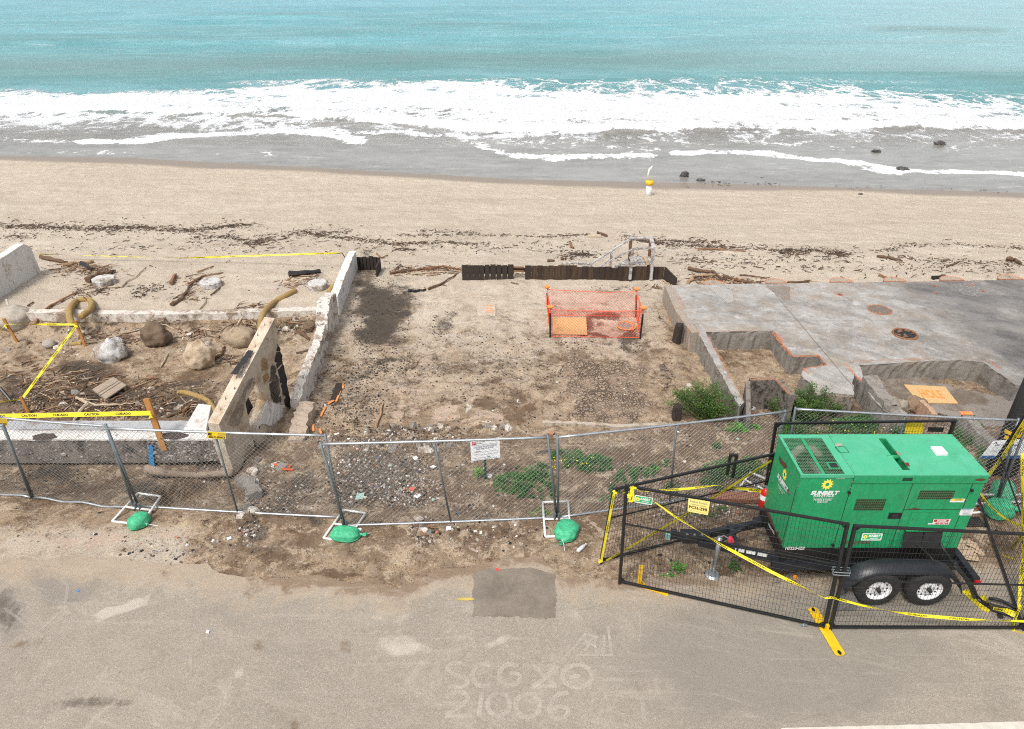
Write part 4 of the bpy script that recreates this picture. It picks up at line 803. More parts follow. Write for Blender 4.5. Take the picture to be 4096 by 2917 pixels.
# driftwood
def drift(k, pts, r_, m, lb, name='driftwood_branch', cat='driftwood', group='driftwood washed up across the sand', up=.02, jit=.18):
    P3 = []
    for (x0, y0), (x1, y1) in zip(pts[:-1], pts[1:]):
        for j in range(4): t = j / 4; P3.append(GZ(k, x0 + (x1 - x0) * t, y0 + (y1 - y0) * t, r_ * .6 + up + random.uniform(0, r_ * .3)))
    P3.append(GZ(k, *pts[-1], r_ * .5)); n = len(P3); mb = MB()
    P3 = [p + Vector((random.uniform(-1, 1), random.uniform(-1, 1), 0)) * min(r_, .05) * (.5 if 0 < i < n - 1 else 0) for i, p in enumerate(P3)]; mb.tube(P3, [r_ * (1 - .5 * i / n) * random.uniform(.7, 1.15) for i in range(n)], 7, True, jit); return tag(mb.build(name, m, None, False), lb, cat, group)
DW = [('A', [(262, 208), (350, 225), (440, 245)], .09, driftb, 'thick split brown log just right of the tall white wall'), ('A', [(405, 262), (500, 244), (605, 238)], .075, driftt, 'pale log lying on the upper left driftwood pile'),
      ('A', [(525, 245), (598, 290)], .08, coal, 'black charred chunk across the left driftwood pile'), ('A', [(234, 640), (252, 590), (330, 525), (420, 478), (505, 436)], .05, drifto, 'long curved orange brown branch hanging over the pit beam'),
      ('A', [(650, 408), (790, 400), (820, 368), (880, 338), (915, 302), (945, 275)], .03, driftp, 'thin pale zigzag branch right of the leftmost pier'), ('A', [(565, 358), (640, 322), (745, 298)], .11, driftb, 'wide dark slab of wood behind the leftmost pier'),
      ('A', [(1112, 518), (1180, 478), (1228, 400), (1300, 345)], .055, driftb, 'brown branch leading down from the middle pier'), ('A', [(1220, 385), (1320, 330), (1450, 310)], .03, drifto, 'thin reddish stick arching over the middle pier'),
      ('A', [(1368, 455), (1432, 405)], .03, driftb, 'short stick below the middle pier'), ('A', [(1290, 556), (1335, 505), (1340, 468)], .02, driftt, 'thin crooked twig below the middle pier'), ('A', [(1280, 306), (1385, 268)], .035, driftt, 'lone straight tan stick above the middle pier'),
      ('A', [(1112, 378), (1140, 325)], .08, drifto, 'stumpy reddish wood chunk between two piers'), ('A', [(1880, 320), (2078, 302)], .11, coal, 'black charred log behind the pier nearest the wall'), ('A', [(1868, 355), (1905, 328), (2070, 332)], .025, driftt, 'thin bent stick in front of the black charred log'),
      ('A', [(682, 750), (720, 728), (860, 690), (1010, 656)], .03, driftp, 'long pale pole across the pit toward the muddy boulder'), ('A', [(1010, 640), (1080, 650), (1135, 680)], .03, driftp, 'pale curved stick over the muddy boulder'), ('A', [(1543, 650), (1620, 540)], .03, driftp, 'pale stick leaning up over the pit beam'),
      ('A', [(498, 1124), (560, 1152), (620, 1172), (782, 1166)], .045, driftp, 'pale forked limb, upper arm, lying behind the yellow tape'), ('A', [(574, 1152), (520, 1222), (478, 1280)], .05, driftp, 'pale limb pointing at the footing below the yellow tape'),
      ('A', [(1190, 1215), (1260, 1150)], .035, drifto, 'brown stick close to the white beam end'), ('A', [(1080, 1245), (1170, 1215), (1250, 1178)], .03, driftb, 'thin dark stick left of the white beam end'), ('A', [(1042, 920), (1070, 880), (1090, 838)], .028, driftp, 'upright pale twig left of the orange stained boulder'),
      ('A', [(1945, 690), (2010, 740)], .08, driftb, 'dark square timber lying in the pit corner'), ('A', [(1925, 832), (1980, 820), (2030, 800)], .03, driftb, 'dark stick leaning on the near plot wall'), ('A', [(1400, 865), (1440, 840), (1460, 790)], .05, driftb, 'curved dark root between the tan and stained boulders'),
      ('A', [(600, 722), (720, 735), (860, 775)], .02, driftb, 'thin dark twig over the chalky boulder'), ('A', [(180, 225 + 300), (215, 500)], .03, driftb, 'short dark stick at the base of the tall white wall'), ('A', [(980, 990), (1025, 998)], .03, drifto, 'small orange brown block in the pit middle'),
      ('B', [(662, 398), (700, 402), (765, 392)], .05, coal, 'short black stick on the central sand'), ('B', [(780, 388), (860, 358), (950, 300)], .045, driftb, 'brown branch slanting from the driftwood heap into the lot'), ('B', [(545, 295), (700, 272), (820, 262)], .05, driftb, 'left log of the heap beside the burnt plank fence'),
      ('B', [(765, 268), (870, 250), (978, 268)], .05, drifto, 'orange brown arched log on top of the heap by the plank fence'), ('B', [(590, 262), (612, 240), (628, 262)], .035, driftb, 'upturned root at the left of the heap by the plank fence'), ('B', [(680, 300), (830, 285), (960, 290)], .03, driftp, 'pale stick along the foot of the heap by the plank fence'),
      ('B', [(465, 172), (495, 200), (535, 182)], .03, drifto, 'small forked reddish branch beyond the blackened corner planks'), ('B', [(1285, 350), (1330, 360)], .018, driftb, 'tiny twig in the sand below the plank fence'),
      ('C', [(362, 248), (430, 262), (510, 268), (560, 310)], .07, driftb, 'dark arched log beyond the slab, left end of the pile'), ('C', [(360, 330), (400, 290), (530, 285)], .06, driftt, 'tan log at the lower left of the pile beyond the slab'), ('C', [(560, 292), (650, 320), (740, 335), (812, 345)], .055, driftb, 'long brown log behind the slab edge pile'),
      ('C', [(655, 285), (720, 290), (800, 302)], .03, driftb, 'thin stick on the beach right of the slab pile'), ('C', [(585, 335), (640, 300), (680, 340)], .035, driftt, 'crooked tan stick in the slab edge pile'), ('C', [(930, 332), (1000, 328), (1055, 318)], .06, driftb, 'brown log between the second and third painted caps'),
      ('C', [(415, 135), (560, 140), (692, 150)], .035, drifto, 'long thin reddish pole lying on the open beach'), ('C', [(1440, 178), (1510, 185), (1587, 206)], .055, driftb, 'straight dark log on the open beach at right'), ('C', [(1840, 238), (1915, 208)], .035, driftb, 'small upturned stick right of the straight dark log'),
      ('C', [(1760, 302), (1830, 292)], .07, coal, 'black charred stump behind a painted cap'), ('C', [(2188, 194), (2230, 200), (2266, 222)], .08, driftb, 'knobbly log near the right edge of the beach'), ('C', [(1450, 284), (1505, 304)], .05, drifto, 'short reddish stick just beyond the painted caps'), ('C', [(1005, 240), (1060, 244)], .02, driftb, 'thin twig on the sand beyond the slab centre'),
      ('I', [(775, 100), (850, 118), (905, 140)], .06, driftb, 'dark root beside the lone pale board on the beach'), ('I', [(430, 240), (440, 280), (470, 300)], .05, drifto, 'crooked reddish branch left of the stair handrail'), ('I', [(130, 462), (220, 464)], .05, driftb, 'short dark log just beyond the plank fence'), ('I', [(305, 436), (370, 440)], .05, driftb, 'second short dark log just beyond the plank fence, further out'),
      ('E', [(530, 195), (560, 110), (585, 20)], .03, driftt, 'old narrow plank lying lengthwise in the central lot'), ('E', [(850, 925), (880, 945), (900, 950)], .02, drifto, 'small reddish stick in the rubble by the red brick lump'), ('E', [(905, 880), (930, 895), (960, 905)], .02, drifto, 'reddish splinter under the bottom rail of the middle panel')]
for k, pts, r_, m, lb in DW: drift(k, pts, r_, m, lb)
weed0 = simple('dark_twig', (.06, .036, .024), (.10, .065, .04), 30, .9)
# countless twigs and weed: stuff
def sticks(name, regs, mats, lmin, lmax, rr, flat=.35):
    mb = MB()
    for k, pts, w_, n in regs:
        if name == 'seaweed_wrack': n = int(n * 1.5)
        for i in range(n):
            if name == 'seaweed_wrack' and i % 3 == 0: ww = w_ * 3
            else: ww = w_
            j = random.randrange(len(pts) - 1); t = random.random(); x = pts[j][0] * (1 - t) + pts[j + 1][0] * t + random.gauss(0, ww * 1.6); y = pts[j][1] * (1 - t) + pts[j + 1][1] * t + random.gauss(0, ww * .5)
            g_ = GZ(k, x, y, 0); L_ = random.uniform(lmin, lmax) * random.random() ** .6; a_ = random.gauss(0, .8) if random.random() < .7 else random.uniform(0, 6.28)
            d = Vector((math.cos(a_), math.sin(a_), random.uniform(-.08, .16))) * L_; mb.cm = random.randrange(len(mats)); r_ = random.uniform(*rr)
            m_ = g_ + d * .5 + Vector((random.uniform(-.1, .1) * L_, random.uniform(-.15, .15) * L_, .01)); mb.tube([g_ + Vector((0, 0, .008)), m_ + Vector((0, 0, .012)), g_ + d + Vector((0, 0, .008))], [r_, r_ * .9, r_ * .5], 4)
    return mb.build(name, mats)
o = sticks('twig_litter', [('A', [(100, 900), (600, 1000), (1100, 1080)], 70, 160), ('A', [(120, 1220), (900, 1235)], 20, 160), ('A', [(380, 290), (520, 290), (600, 300)], 42, 190), ('A', [(520, 320), (800, 300)], 30, 40), ('A', [(600, 380), (480, 460), (640, 440)], 30, 60), ('A', [(1200, 370), (1300, 360)], 40, 40), ('A', [(1150, 480), (1250, 440)], 30, 30), ('A', [(1560, 550), (1700, 520)], 30, 50), ('A', [(1850, 390), (2100, 350)], 30, 60),
                           ('A', [(1550, 640), (1680, 640)], 30, 60), ('A', [(620, 740), (860, 740)], 45, 90), ('A', [(1060, 600), (1160, 610)], 20, 30), ('A', [(100, 1130), (500, 1150), (900, 1180), (1300, 1200)], 55, 420), ('A', [(50, 980), (200, 1050), (450, 1010)], 50, 120), ('A', [(1200, 720), (1380, 700)], 30, 60), ('A', [(1400, 900), (1500, 860)], 40, 50), ('A', [(1900, 620), (2050, 700)], 50, 50),
                           ('B', [(560, 290), (760, 280), (980, 280)], 24, 170), ('B', [(1290, 290), (1360, 300)], 14, 20), ('B', [(2080, 380), (2200, 385)], 10, 20), ('C', [(400, 310), (560, 320), (760, 335)], 22, 200), ('C', [(240, 330), (280, 335)], 8, 30), ('C', [(940, 335), (1050, 330)], 8, 30), ('C', [(1330, 1000), (1500, 1080)], 25, 24)],
           [driftb, driftb, driftt, driftp, weed0, weed0, drifto], .12, .65, (.005, .018)); tag(o, kind='stuff')
weed = simple('dried_seaweed', (.055, .032, .02), (.10, .06, .035), 30, .9)
o = sticks('seaweed_wrack', [('A', [(0, 15), (200, 10), (420, 22), (640, 25)], 16, 330), ('A', [(640, 25), (900, 20), (1250, 40)], 18, 330), ('A', [(1250, 40), (1450, 10), (1620, 0)], 14, 200), ('A', [(1250, 90), (1500, 75), (1620, 130), (1750, 80)], 14, 200), ('A', [(1620, 130), (1900, 60), (2274, 40)], 16, 180), ('A', [(0, 95), (120, 70), (220, 85)], 14, 40), ('A', [(60, 160), (900, 160), (1900, 170)], 30, 90),
                             ('A', [(850, 470), (1050, 390)], 22, 70), ('A', [(620, 440), (700, 400)], 16, 40), ('B', [(0, 40), (150, 70), (420, 100), (600, 120)], 12, 240), ('B', [(600, 120), (850, 110), (1150, 120)], 10, 140), ('B', [(570, 150), (700, 155)], 6, 40), ('B', [(1600, 200), (1750, 160)], 16, 40), ('B', [(1950, 70), (2281, 130)], 14, 120), ('B', [(560, 65), (1000, 60), (1500, 72), (1750, 60)], 5, 160), ('B', [(700, 35), (1100, 50)], 6, 40),
                             ('C', [(60, 90), (300, 95), (520, 100)], 8, 160), ('C', [(300, 115), (480, 125), (600, 130), (880, 145), (960, 170)], 12, 260), ('C', [(880, 145), (1050, 150), (1250, 165)], 12, 170), ('C', [(1150, 165), (1280, 175)], 7, 70), ('C', [(1450, 150), (1600, 120), (1900, 110), (2281, 140)], 10, 110), ('C', [(1500, 190), (1900, 210), (2281, 230)], 18, 140), ('C', [(100, 170), (600, 230), (1400, 250), (2200, 260)], 26, 230), ('C', [(300, 200), (1300, 200)], 20, 120),
                             ('I', [(450, 380), (640, 400)], 14, 60), ('X', [(100, 525), (1000, 560), (1300, 545)], 12, 160), ('X', [(1200, 560), (1400, 580)], 10, 40), ('Q', [(840, 800), (950, 825)], 12, 50), ('Q', [(1090, 800), (1170, 825)], 8, 26), ('Q', [(1500, 840), (1800, 810), (2281, 860)], 14, 40), ('X', [(820, 590), (1000, 600)], 10, 30)],
           [weed, weed, driftb, coal], .05, .34, (.004, .017)); tag(o, kind='stuff')
# charcoal crumbs and crushed rubble: stuff
def crumbs(name, regs, mats, rmin, rmax, wts=None, fl=.6):
    mb = MB()
    for k, x, y, rx_, ry_, n in regs:
        for i in range(n):
            a_ = random.uniform(0, 6.28); q = math.sqrt(random.random()); g_ = GZ(k, x + rx_ * q * math.cos(a_), y + ry_ * q * math.sin(a_)); r_ = rmin + (rmax - rmin) * random.random() ** 3
            mb.cm = random.choices(range(len(mats)), wts)[0]; v = []; 
            for q_ in range(5): b_ = q_ * 1.2566 + random.uniform(-.3, .3); v.append((g_.x + r_ * math.cos(b_) * random.uniform(.6, 1.2), g_.y + r_ * math.sin(b_) * random.uniform(.6, 1.2), g_.z - .01))
            tz = r_ * random.uniform(.3, fl); v += [(g_.x + (p[0] - g_.x) * .6 + random.uniform(-.3, .3) * r_, g_.y + (p[1] - g_.y) * .6, g_.z + tz * random.uniform(.6, 1.1)) for p in v[:5]]
            mb.add(v, [(5, 6, 7, 8, 9)] + [(j, (j + 1) % 5, 5 + (j + 1) % 5, 5 + j) for j in range(5)])
    return tag(mb.build(name, mats), kind='stuff')
rubm = [simple('crumbled_concrete', (.40, .36, .31), (.28, .24, .2), 20, .9), simple('brown_clod', (.17, .12, .08), (.10, .07, .05), 20, .95), coal, simple('white_shard', (.70, .68, .64), (.6, .58, .54), 20, .7), simple('terracotta_shard', (.42, .20, .12), (.33, .15, .09), 20, .8), simple('mint_tile_shard', (.38, .56, .46), (.3, .46, .38), 20, .5), simple('blue_shard', (.12, .17, .30), (.1, .14, .24), 20, .5)]
crumbs('rubble', [('E', 520, 520, 400, 240, 2000), ('E', 760, 640, 260, 110, 900), ('E', 700, 260, 480, 70, 900), ('D', 1850, 640, 260, 110, 700), ('D', 1620, 830, 70, 90, 500), ('E', 870, 930, 100, 110, 380), ('E', 1300, 900, 450, 170, 500), ('E', 1200, 600, 300, 230, 350), ('B', 500, 1290, 400, 50, 420), ('D', 1300, 980, 500, 90, 260),
                  ('D', 600, 800, 600, 260, 160), ('F', 900, 930, 380, 90, 420), ('A', 900, 1180, 800, 70, 500), ('A', 900, 900, 800, 180, 200), ('B', 1100, 1000, 900, 220, 500), ('F', 500, 600, 450, 260, 260), ('D', 1380, 430, 110, 140, 160), ('C', 500, 1200, 400, 140, 160), ('K', 960, 1080, 160, 220, 300), ('G', 1950, 1150, 150, 120, 60), ('C', 1800, 950, 400, 160, 160), ('F', 750, 1350, 400, 120, 120)],
       rubm, .005, .045, [34, 34, 18, 5, 4, .9, .7])
crumbs('charcoal_crumbs', [('B', 300, 1000, 250, 260, 900), ('B', 1000, 850, 900, 200, 1300), ('A', 600, 1130, 620, 110, 900), ('D', 300, 520, 300, 90, 300), ('B', 700, 1240, 300, 30, 260), ('B', 480, 560, 190, 260, 1500), ('B', 380, 240, 60, 90, 120), ('B', 860, 620, 70, 100, 200), ('B', 560, 850, 170, 45, 300), ('B', 370, 890, 160, 45, 260), ('B', 350, 1070, 170, 150, 700), ('B', 1700, 720, 160, 40, 160), ('B', 2030, 740, 90, 40, 160), ('B', 1900, 390, 190, 24, 140), ('B', 2230, 900, 40, 110, 120), ('B', 1150, 1000, 800, 300, 500),
                           ('A', 1300, 1040, 200, 60, 150), ('A', 600, 700, 600, 90, 160), ('A', 1000, 300, 1000, 200, 130), ('B', 620, 420, 160, 90, 110), ('D', 350, 500, 250, 60, 150), ('C', 1200, 240, 1100, 60, 130), ('B', 1100, 110, 1100, 80, 90)], [coal, coal, simple('burnt_clod', (.05, .035, .026), (.09, .065, .045), 20, .95)], .005, .036)
mb = MB()   # larger lumps of broken concrete beside the washout
o = crumbs('broken_concrete', [('A', 700, 700, 300, 40, 30), ('A', 1200, 740, 300, 60, 26), ('A', 1880, 660, 120, 50, 30), ('A', 850, 1120, 700, 90, 70), ('A', 300, 820, 250, 60, 16), ('K', 600, 1380, 160, 60, 30), ('D', 1600, 780, 60, 90, 34), ('D', 1640, 600, 50, 90, 40), ('E', 600, 330, 460, 40, 50), ('E', 860, 900, 60, 90, 26), ('B', 720, 1235, 260, 16, 40), ('B', 1180, 1232, 120, 12, 30), ('K', 480, 1480, 90, 30, 16)], [greyc, stucco2, boubm], .04, .14, None, .8)
# tidy ledges of old paving at the front of the central lot
mb = wall_run([(P(*zz('B', x, y), -.33).x, P(*zz('B', x, y), -.33).y) for x, y in [(1475, 1222), (1700, 1225), (1950, 1243), (2230, 1232)]], .10, [-.25, -.27, -.27, -.26], [-.6] * 4, 14, .02, .02, -1)
tag(mb.build('broken_kerb', weathered('pale_kerb', (.50, .44, .36), (.38, .32, .25), (.28, .22, .17))), 'thin broken concrete ledge crossing the front of the central lot', 'kerb')
mb = wall_run([(P(*zz('D', x, y), -.3).x, P(*zz('D', x, y), -.3).y) for x, y in [(1540, 560), (1600, 610), (1640, 700)]], .22, [-.12, -.08, -.02], [-.6] * 3, 8, .05, .05, -1)
tag(mb.build('concrete_fragment', greyc), 'jagged concrete ridge by the washout under the left middle fence panel', 'concrete')
# thin cement fin below footing, exposed pipe
p_ = [GZ('D', 940, 470, .18), GZ('D', 1040, 490, .14), GZ('D', 1150, 505, .12), GZ('D', 1280, 512, .12), GZ('D', 1500, 495, .12)]
mb = MB(); mb.tube([q + Vector((0, .1, 0)) for q in p_], [.10, .09, .07, .07, .07], 9, True, .08); tag(mb.build('buried_pipe', weathered('muddy_pipe', (.36, .29, .22), (.26, .2, .15), (.16, .12, .09)), None, True), 'mud caked pipe exposed under the left footing', 'pipe')

# pallet piece, loose sheets
def slab_on(k, quad, z, th, mat, name, lb, cat, parts=None):
    q = [PZ(k, x, y, z) for x, y in quad]; mb = MB(); mb.hexa([p - Vector((0, 0, th)) for p in q] + q); o = mb.build(name, mat); tag(o, lb, cat); return o, q
root = thing('pallet_piece', 'broken grey pallet piece with three boards in the pit', 'pallet', GZ('A', 700, 1080))
zq = float(GZ('A', 700, 1080).z) + .13; qq = [PZ('A', x, y, zq) for x, y in [(598, 1068), (735, 988), (822, 1040), (688, 1130)]]
pw = simple('grey_weathered_board', (.36, .29, .22), (.26, .20, .15), 8, .85, 0, .4, 40)
for t0, t1 in [(0, .42), (.46, .60), (.64, 1)]:
    a, b_, c_, d_ = qq[0].lerp(qq[3], t0), qq[1].lerp(qq[2], t0), qq[1].lerp(qq[2], t1), qq[0].lerp(qq[3], t1); MB().hexa([p - Vector((0, 0, .03)) for p in (d_, c_, b_, a)] + [d_, c_, b_, a]).build('board', pw, root)
for t in (.08, .9): a, b_ = qq[0].lerp(qq[1], t), qq[3].lerp(qq[2], t); MB().beam(a - Vector((0, 0, .075)), b_ - Vector((0, 0, .075)), .05, .085).build('runner', pw, root)
def ply(k, quad, lb, m=plym, name='plywood_sheet', text=None, up=.03, th=.02):
    gz = float(GZ(k, sum(q[0] for q in quad) / 4, sum(q[1] for q in quad) / 4).z) + up; o, q = slab_on(k, quad[::-1], gz, th, m, name, lb, 'board'); q = q[::-1]
    if text:
        mb = MB(); v, f, _ = text2d(text, .03, 0); tl, tr, br, bl = q
        mb.add([bl.lerp(br, .22 + .56 * a).lerp(tl.lerp(tr, .22 + .56 * a), .25 + .5 * b__) + Vector((0, 0, .004)) for a, b__ in v], f); mb.build('painted_word', faded('orange_spray_on_board', (.80, .30, .05), .3, .5, .9), o)
    return o, q
# ================================================================ CENTRAL LOT OBJECTS
ply('I', [(200, 1200), (632, 1205), (648, 1425), (197, 1415)], 'bright plywood sheet inside the orange net enclosure', up=.05)
o, q = ply('B', [(1078, 476), (1190, 478), (1190, 553), (1080, 553)], 'square sandy plate with orange marks on the central sand', weathered('sandy_plate', (.50, .42, .33), (.44, .36, .28), (.56, .5, .43)), 'ground_plate', None, .03, .03)
mb = MB()
for i in range(4): y = .3 + i * .16; a, b_ = q[3].lerp(q[0], y), q[2].lerp(q[1], y); mb.beam(a.lerp(b_, .42) + Vector((0, 0, .005)), a.lerp(b_, .86) + Vector((0, random.uniform(-.04, .04), .005)), .03, .004)
mb.build('orange_mark', faded('orange_spray', (.85, .33, .06), .25, .5, .9), o)
# cleanout cover in the enclosure
g_ = GZ('I', 1158, 1330); r_ = 118 * px('I', 1158, 1330)
root = thing('manhole_cover', 'round grey cover ringed in orange paint inside the net enclosure', 'manhole cover', g_)
MB().cyl(g_ + Vector((0, 0, -.02)), r_, .07, 32).build('cover_or_dark_disc', greyc, root)
mb = MB(); mb.tube([g_ + Vector((r_ * math.cos(i * .2094), r_ * math.sin(i * .2094), .05)) for i in range(31)], .022, 5); mb.tube([g_ + Vector((r_ * .68 * math.cos(i * .2094), r_ * .68 * math.sin(i * .2094), .05)) for i in range(-6, 9)], .018, 5); mb.build('orange_ring', orange, root)
# wooden post and side timber
root = thing('charred_or_dark_post', 'thick charred timber post standing in the sand near the slab', 'post', GZ('I', 1800, 1530))
g_ = GZ('I', 1797, 1525); h_ = VZ('I', 1820, 1290, g_.y).z - g_.z; w_ = 104 * px('I', 1800, 1500)
mb = MB(); lean = Vector((.05, 0, h_)); rr = w_ * .52
for j in range(3): pass
n = 18; v = []; 
for q, t in enumerate([0, .5, .93, 1.0]):
    for i in range(n): a_ = 2 * math.pi * i / n; k_r = rr * (1 + random.uniform(-.07, .07)) * (1 if q < 3 else .8); v.append(g_ + lean * t + Vector((k_r * math.cos(a_), k_r * math.sin(a_), (random.uniform(-.04, .03) if q == 3 else 0) - (.2 if q == 0 else 0))))
mb.add(v, [(q * n + i, q * n + (i + 1) % n, (q + 1) * n + (i + 1) % n, (q + 1) * n + i) for q in range(3) for i in range(n)] + [tuple(range(3 * n, 4 * n))]); mb.build('timber', charw, root)
g_ = GZ('C', 275, 1140); mb = MB(); mb.beam(g_ + Vector((.1, .2, -.2)), VZ('C', 302, 1030, g_.y + .25), .17, .20); tag(mb.build('charred_stub', charw, None, bevel=.02), 'short rusty black stub at the left foot of the big bush', 'post')
# timber plank fence along the beach
yF2 = 21.0
root = thing('plank_fence', 'low burnt vertical plank fence along the beach side of the lot', 'fence', (V(*zz('B', 1500, 300), yF2).x, yF2, -.35))
wm1 = simple('soot_brown_plank', (.055, .030, .016), (.012, .009, .008), 2.2, .85, 0, .8, 30, stretch=(5, 5, .7))
wm2 = simple('half_burnt_plank', (.085, .050, .027), (.022, .015, .011), 3, .85, 0, .8, 30, stretch=(5, 5, .7))
xs = V(*zz('B', 985, 270), yF2).x; xe = V(*zz('I', 1645, 620), yF2).x; x = xs; i = 0
xg0, xg1 = V(*zz('B', 1282, 270), yF2).x, V(*zz('B', 1362, 270), yF2).x
while x < xe - .05:
    pw_ = random.uniform(.17, .20); burnt = x < xg0
    gap = random.uniform(.012, .03) if burnt and i > 2 else .004
    if not (xg0 < x < xg1 - .1):
        zt = .12 + random.uniform(-.015, .015) + (.03 if burnt else 0) - .03 * (x > 1.9)
        if abs(x - V(*zz('I', 985, 600), yF2).x) < .12: zt -= .06
        MB().box(x, x + pw_ - gap, yF2 + random.uniform(0, .008), yF2 + .045, -.75, zt).build('plank', charw if burnt or random.random() < .2 else random.choice([wm1, wm2, wm2]), root)
    x += pw_; i += 1
for z_ in (-.12, .06): MB().box(xs, xg0 + .1, yF2 + .055, yF2 + .10, z_ - .05, z_ + .03).build('rail', charw, root)
for z_ in (-.05, .08): MB().beam((xg0, yF2 + .03, z_), (xg1, yF2 + .03, z_ - .02), .03, .05).build('rail', drifto, root)
MB().box(xs + .3, xe, yF2 + .06, yF2 + .12, -.1, .02).build('rail', wm1, root)
# return of the fence toward the slab
a, b_ = V(*zz('I', 1642, 620), yF2), P(*zz('I', 1668, 745), -.3)
for i in range(6):
    t0, t1 = i / 6, (i + .96) / 6; p, q = Vector((a.x, yF2 - .01, 0)).lerp(Vector((a.x + .25, b_.y - .35, 0)), t0), Vector((a.x, yF2 - .01, 0)).lerp(Vector((a.x + .25, b_.y - .35, 0)), t1)
    MB().hexa([(p.x, p.y, -.75), (q.x, q.y, -.75), (q.x + .04, q.y, -.75), (p.x + .04, p.y, -.75), (p.x, p.y, .10 - i * .02), (q.x, q.y, .09 - i * .02), (q.x + .04, q.y, .09 - i * .02), (p.x + .04, p.y, .10 - i * .02)]).build('plank', charw, root)
# steps down to the beach
wp = weathered('peeling_white_wood', (.56, .55, .54), (.42, .40, .38), (.22, .18, .15), sc=5, lo=.48, hi=.58, dlo=.56, dhi=.62)
yf, ybk = 20.93, 21.75
root = thing('beach_stairs', 'white weathered wooden steps with handrails going down to the beach', 'stairs', (V(*zz('I', 1350, 560), yf).x, yf, -.3))
def Yp(x, y, yy): return VZ('I', x, y, yy)
fl1, fl0 = Yp(1238, 318, yf), Yp(1200, 705, yf); fr1, fr0 = Yp(1510, 305, yf), Yp(1473, 712, yf); bl1, bl0 = Yp(1216, 178, ybk), Yp(1196, 430, ybk); br1, br0 = Yp(1473, 178, ybk), Yp(1455, 428, ybk)
brn = simple('brown_stained_wood', (.20, .09, .045), (.12, .055, .03), 9, .8)
for a, b_, m in [(fl0, fl1, wp), (fr0, fr1, wp), (bl0 - Vector((0, 0, .8)), bl1, brn), (br0 - Vector((0, 0, .8)), br1, brn)]: MB().beam(a, b_, .085, .085).build('post', m, root)
for a, b_ in [(fl1, fr1), (bl1 - Vector((.08, 0, 0)), br1 + Vector((.06, 0, 0))), (fr1, br1)]: MB().beam(a + Vector((0, 0, .02)), b_ + Vector((0, 0, .02)), .12, .04).build('rail', wp, root)
re_b, re_f = Yp(700, 505, ybk), Yp(822, 532, yf + .2)
for a, b_ in [(bl1, re_b), (fl1, re_f)]: MB().beam(a, b_, .09, .045).build('rail', wp, root)
for a, b_, yy in [((965, 345), (945, 600), ybk)]: MB().beam(Yp(*b_, yy), Yp(*a, yy), .08, .08).build('post', wp, root)
MB().beam(re_b, re_b - Vector((0, 0, .9)), .08, .08).build('post', wp, root)
dz = .17; dx0, dx1 = Yp(1200, 500, 21.4).x, Yp(1478, 500, 21.4).x
for i in range(6):
    x0 = dx0 + (dx1 - dx0) * i / 6; MB().box(x0 + .008, x0 + (dx1 - dx0) / 6 - .008, yf + .12, ybk, dz - .03, dz).build('deck_board', simple('orange_stained_board', (.48, .28, .10), (.40, .34, .26), 5, .8) if i == 4 else wp, root)
for i in range(5):
    x1 = dx0 - i * .24; z1 = dz - .19 * (i + 1); MB().box(x1 - .27, x1, yf + .15, ybk - .05, z1 - .03, z1).build('step', wp, root)
for yy in (yf + .12, ybk - .06): MB().beam((dx0, yy, dz - .12), (dx0 - 1.25, yy, dz - 1.15), .04, .22).build('stringer', wp, root)
# curved white bench back behind the fence
root = thing('bench_back', 'curved white slatted bench back poking above the plank fence', 'bench', G(1310, 585))
yy = 22.1; cp = [VZ('I', x, y, yy) for x, y in [(330, 500), (400, 500), (480, 488), (560, 490), (640, 502), (700, 507)]]
MB().tube(cp, .035, 6).build('top_rail', wp, root)
for i in range(9): t = i / 8 * 4.9; k_ = int(t); p = cp[k_].lerp(cp[min(k_ + 1, 5)], t - k_); MB().beam(p, p - Vector((0, 0, .5)), .03, .05).build('slat', wp, root)
MB().beam(cp[0], cp[0] - Vector((0, 0, .9)), .07, .07).build('post', wp, root); MB().beam(cp[-1], cp[-1] - Vector((0, 0, .9)), .07, .07).build('post', wp, root)
o, _ = slab_on('I', [(655, 150), (825, 148), (820, 122), (655, 124)], float(GZ('I', 740, 140).z) + .09, .11, driftp, 'loose_board', 'lone pale board lying on the beach beyond the lot', 'board')

# generic wire net on a quad given by 4 corners; diag or square
def net(mb, bl, br, tr, tl, sx_, r_, n_seg=6, sag=0.0, square=None, rn=3):
    W_ = ((br - bl).length + (tr - tl).length) / 2; H_ = ((tl - bl).length + (tr - br).length) / 2
    nrm = (br - bl).cross(tl - bl).normalized()
    def pt(s, t):
        s, t = min(max(s, 0), 1), min(max(t, 0), 1); p = bl.lerp(br, s).lerp(tl.lerp(tr, s), t)
        return p + nrm * sag * math.sin(s * 6.3 * 2) * math.sin(t * 3.1)
    if square:
        nv = int(W_ / square[0]); nh = int(H_ / square[1])
        for i in range(1, nv): mb.tube([pt(i / nv, j / 2) for j in range(3)], r_, rn, False)
        for i in range(1, nh): mb.tube([pt(j / 3, i / nh) for j in range(4)], r_, rn, False)
        return
    n = int((W_ + H_) / sx_)
    for sgn in (1, -1):
        for i in range(1, n):
            c = i * sx_
            # line s + t = c (sgn 1) or (W-s)+t=c
            s0, t0 = (c, 0) if c < W_ else (W_, c - W_); s1, t1 = (c - H_, H_) if c > H_ else (0, c)
            P_ = []
            for j in range(n_seg + 1):
                q = j / n_seg; s = s0 + (s1 - s0) * q; t = t0 + (t1 - t0) * q
                P_.append(pt((s if sgn > 0 else W_ - s) / W_, t / H_) + nrm * (.004 if sgn > 0 else -.004))
            mb.tube(P_, r_, rn, False)
